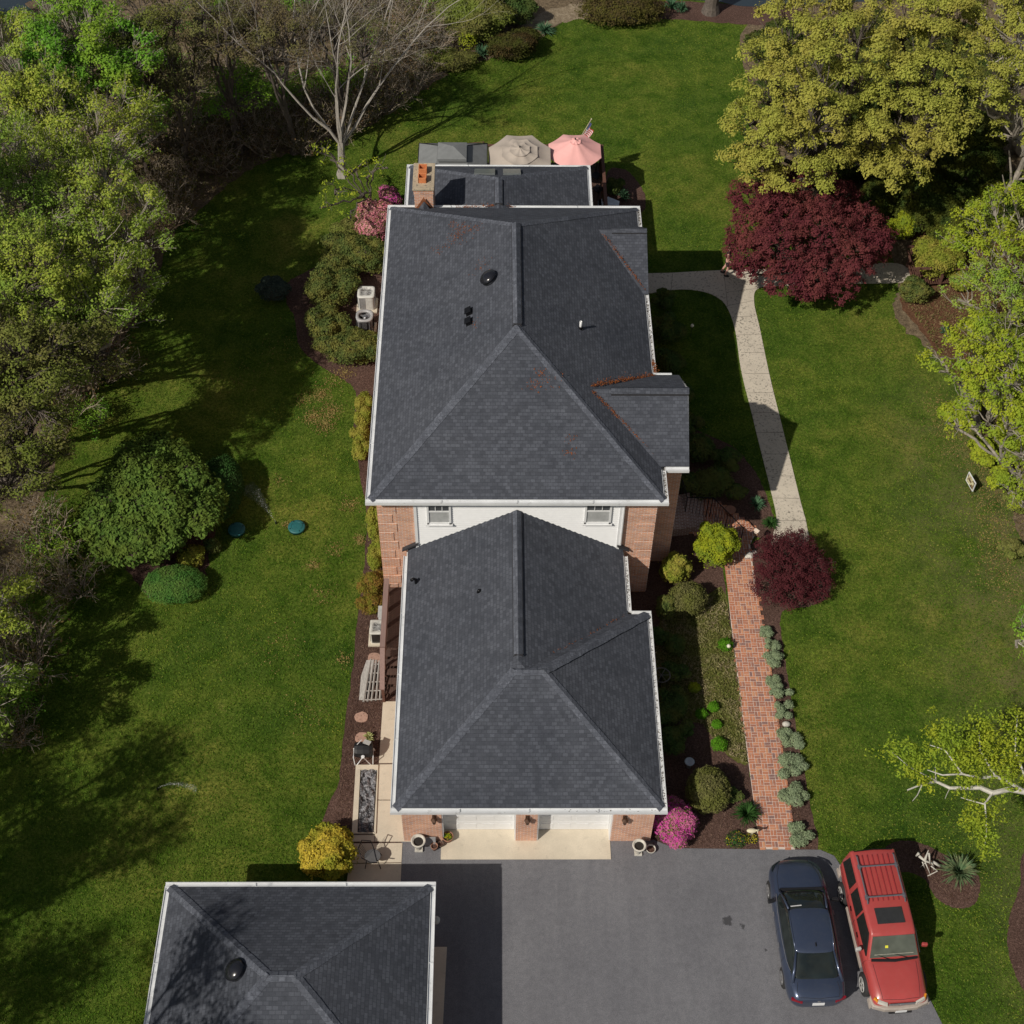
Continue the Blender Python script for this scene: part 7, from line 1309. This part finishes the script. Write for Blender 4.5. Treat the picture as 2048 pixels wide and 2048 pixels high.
# --- red estate; local +y front points toward the camera
suv = thing('parked_car', 'red sport utility estate with roof rack and beige bumpers parked half on the lawn edge', 'car', (11.97, 17.93, .024), None, True, math.radians(180+4.0))
rd = mat_paint('red_paint', (.40,.062,.058), .0, .33); bg_ = plain('beige_trim', (.40,.35,.31), .5)
def s2(wb, wm, ws, zb, zm, zs, zt): return [(0,zb),(wb*.8,zb),(wb,zb+.03),(wm,zm),(wm*.995,zm+.18),(ws,zs),(ws*.8,zt-.01),(ws*.35,zt),(0,zt)]
st_ = [(-2.27,s2(.76,.82,.80,.45,.60,.98,1.00)),(-2.22,s2(.80,.87,.85,.40,.60,1.0,1.02)),(-1.6,s2(.82,.885,.86,.36,.60,1.02,1.03)),(-.5,s2(.82,.89,.86,.36,.60,1.02,1.03)),(.6,s2(.82,.89,.86,.36,.60,1.02,1.03)),(1.05,s2(.82,.89,.84,.36,.60,1.00,1.06)),(1.45,s2(.82,.885,.80,.38,.60,.96,1.04)),(1.95,s2(.80,.86,.74,.40,.60,.90,.98)),(2.22,s2(.76,.82,.68,.44,.58,.82,.89)),(2.33,s2(.68,.74,.60,.46,.56,.70,.74))]
body_s = subd(loft(st_).build('body', rd, suv, True), 2)
cb = loft([(y, [(0,.98),(w0,.98),(w0,1.03),(w0+(w1-w0)*.95,1.03+(zt-1.03)*.93),(w1*.93,zt),(w1*.5,zt+.012),(0,zt+.02)]) for y, w0, w1, zt in ((-2.25,.80,.70,1.60),(-2.20,.83,.70,1.67),(-1.9,.84,.70,1.69),(-.8,.84,.70,1.70),(.2,.84,.69,1.69),(.47,.83,.68,1.655),(.53,.82,.67,1.61),(1.08,.79,.765,1.06))])
cab = cb.build('cabin', rd, suv, False, bevel=.03); 
for p_ in cab.data.polygons: p_.use_smooth = True
def sg(x0_, x1_, y0_, y1_, z0_=1.06, z1_=1.58): return None
for s_ in (-1, 1):
    f_ = lambda z: s_*(.84+(.70-.84)*((z-1.03)/.62)+.004)
    for name, ya, yb, yc, yd in (('side_window',-2.12,-1.22,-1.22,-2.05), ('side_window',-1.05,-.32,-.32,-1.05), ('side_window',-.24,.93,.42,-.24)):
        panel(name, [(f_(1.08),ya,1.08),(f_(1.08),yb,1.08),(f_(1.57),yc,1.57),(f_(1.57),yd,1.57)], plain('tint', (.02,.021,.02), .08), suv, .012, (s_,0,.2))
    for y0_, y1_ in ((2.0,2.28),(-.90,1.03),(-2.2,-1.90)): panel('side_cladding', [(s_*.893,y1_,.52),(s_*.893,y0_,.52),(s_*.90,y0_,.40),(s_*.90,y1_,.40)], bg_, suv, .012, (s_,0,0))
    b = MB(); b.obox((s_*1.02,.72,1.13), (.18,.10,.16), s_*.15); b.build('wing_mirror', M['lightgrey'] if s_ > 0 else rd, suv, bevel=.03)
    b = MB(); b.tube([(s_*.88,.72,1.08),(s_*.98,.72,1.10)], .022, 5); b.build('mirror_arm', M['black'], suv)
    panel('headlight', [(s_*.42,2.345,.70),(s_*.72,2.25,.72),(s_*.70,2.22,.84),(s_*.44,2.33,.82)], plain('lamp_lens%d' % s_, (.55,.53,.48), .15), suv, .02, (0,1,.6))
    panel('indicator', [(s_*.73,2.24,.72),(s_*.80,2.12,.73),(s_*.77,2.10,.84),(s_*.71,2.215,.84)], plain('amber%d' % s_, (.65,.25,.02), .2), suv, .02, (s_,1,.5))
    for k in (-.75, .1): b = MB(); b.tube([(s_*.885,k,.90),(s_*.90,k+.16,.90)], .018, 5); b.build('door_handle', M['blackm'], suv)
panel('windscreen', [(-.735,1.02,1.125),(.735,1.02,1.125),(.63,.555,1.60),(-.63,.555,1.60)], mat_glass('windscreen_glass', (.06,.068,.055), .04), suv, .012, (0,.6,1))
panel('dash_reflection', [(-.60,.97,1.185),(.60,.97,1.185),(.60,.86,1.295),(-.60,.86,1.295)], plain('beige_reflection', (.30,.29,.24), .3, var=.3, sc=8), suv, .006, (0,.6,1), 'pale strip painted as the dash reflected in the windscreen')  # dash reflection painted as a pale strip lying on the opaque glass
b = MB(); b.tube([(-.70,1.08,1.10),(0,1.14,1.11),(.70,1.08,1.10)], .045, 6); b.build('cowl', M['black'], suv); b = MB(); b.tube([(-.45,1.10,1.13),(-.05,.97,1.19)], .010, 4); b.tube([(.15,1.10,1.13),(.5,.97,1.19)], .010, 4); b.build('wipers', M['blackm'], suv)
b = MB(); b.obox((.22,.80,1.37), (.09,.08,.006), 0, rx=-.8); b.build('yellow_tag', plain('tag_yellow', (.7,.68,.05), .6), suv)
panel('sunroof', [(-.42,-.28,1.722),(.42,-.28,1.722),(.42,.22,1.717),(-.42,.22,1.717)], plain('sunroof_glass', (.035,.036,.038), .12), suv, .008, (0,0,1))
rr_ = MB()
for s_ in (-1, 1): rr_.tube([(s_*.58,-.42,1.73),(s_*.58,-.50,1.79),(s_*.58,-1.95,1.79),(s_*.58,-2.02,1.73)], .022, 6)
for y in (-.62, -1.62): rr_.tube([(-.60,y,1.79),(.60,y,1.79)], .026, 6); 
for s_ in (-1,1):
    for y in (-.62,-1.62): rr_.obox((s_*.58,y,1.76), (.09,.14,.06))
rr_.build('roof_rack', plain('rack_grey', (.11,.11,.13), .5), suv)
sl_ = MB()
for i in range(6): x = -.40+i*.16; sl_.box(x-.014, x+.014, -2.02, -.5, 1.712, 1.735)
sl_.build('roof_slats', plain('slat_red', (.30,.035,.04), .4), suv)
b = MB(); b.tube([(-.60,-2.17,1.71),(0,-2.20,1.72),(.60,-2.17,1.71)], .018, 5); b.build('rear_spoiler', M['blackm'], suv)
for y_, nm in ((2.36,'front_bumper'),(-2.32,'rear_bumper')):
    q_ = 1 if y_ > 0 else -1; b = MB(); b.add([], []); pts = [(-.90,y_-q_*.30),(-.84,y_-q_*.06),(-.5,y_+q_*.06),(0,y_+q_*.09),(.5,y_+q_*.06),(.84,y_-q_*.06),(.90,y_-q_*.30)]
    inn = [(x*.93, y-q_*.12) for x, y in pts]; b.prism((pts+inn[::-1]) if q_ < 0 else (pts+inn[::-1])[::-1], .42, .64); b.build(nm, bg_, suv, bevel=.03)
for s_ in (-1, 1):
    seam(suv, 'hood_seam', body_s, [(s_*.66,1.16),(s_*.62,1.7),(s_*.56,2.2)]); seam(suv, 'door_seam', body_s, [(1.02,.98),(1.0,.45)], s_); seam(suv, 'door_seam', body_s, [(-.28,1.0),(-.28,.42)], s_); seam(suv, 'door_seam', body_s, [(-1.12,1.0),(-1.05,.75)], s_); seam(suv, 'body_crease', body_s, [(2.1,.80),(-2.1,.84)], s_, .006)
seam(suv, 'hood_seam', body_s, [(-.56,2.2),(0,2.235),(.56,2.2)])
b = MB(); b.obox((0,2.345,.77), (.78,.04,.10), 0); b.build('radiator_grille', M['steel'], suv, bevel=.01); b = MB(); b.obox((0,2.365,.775), (.12,.03,.05)); b.build('badge', M['steel'], suv, bevel=.01)
b = MB(); b.obox((0,2.465,.50), (.34,.015,.13)); b.build('number_plate', M['trim'], suv); b = MB(); b.obox((0,2.44,.40), (.7,.06,.08)); b.build('air_dam', M['black'], suv, bevel=.01)
arch(body_s, [(x_, y_, .42, .47) for x_ in (-.93,.93) for y_ in (1.52,-1.40)])
for x, y in ((-.83,1.52),(.83,1.52),(-.83,-1.40),(.83,-1.40)): wheel(suv, x, y, .365, .235, M['lightgrey'], tyre, 5)
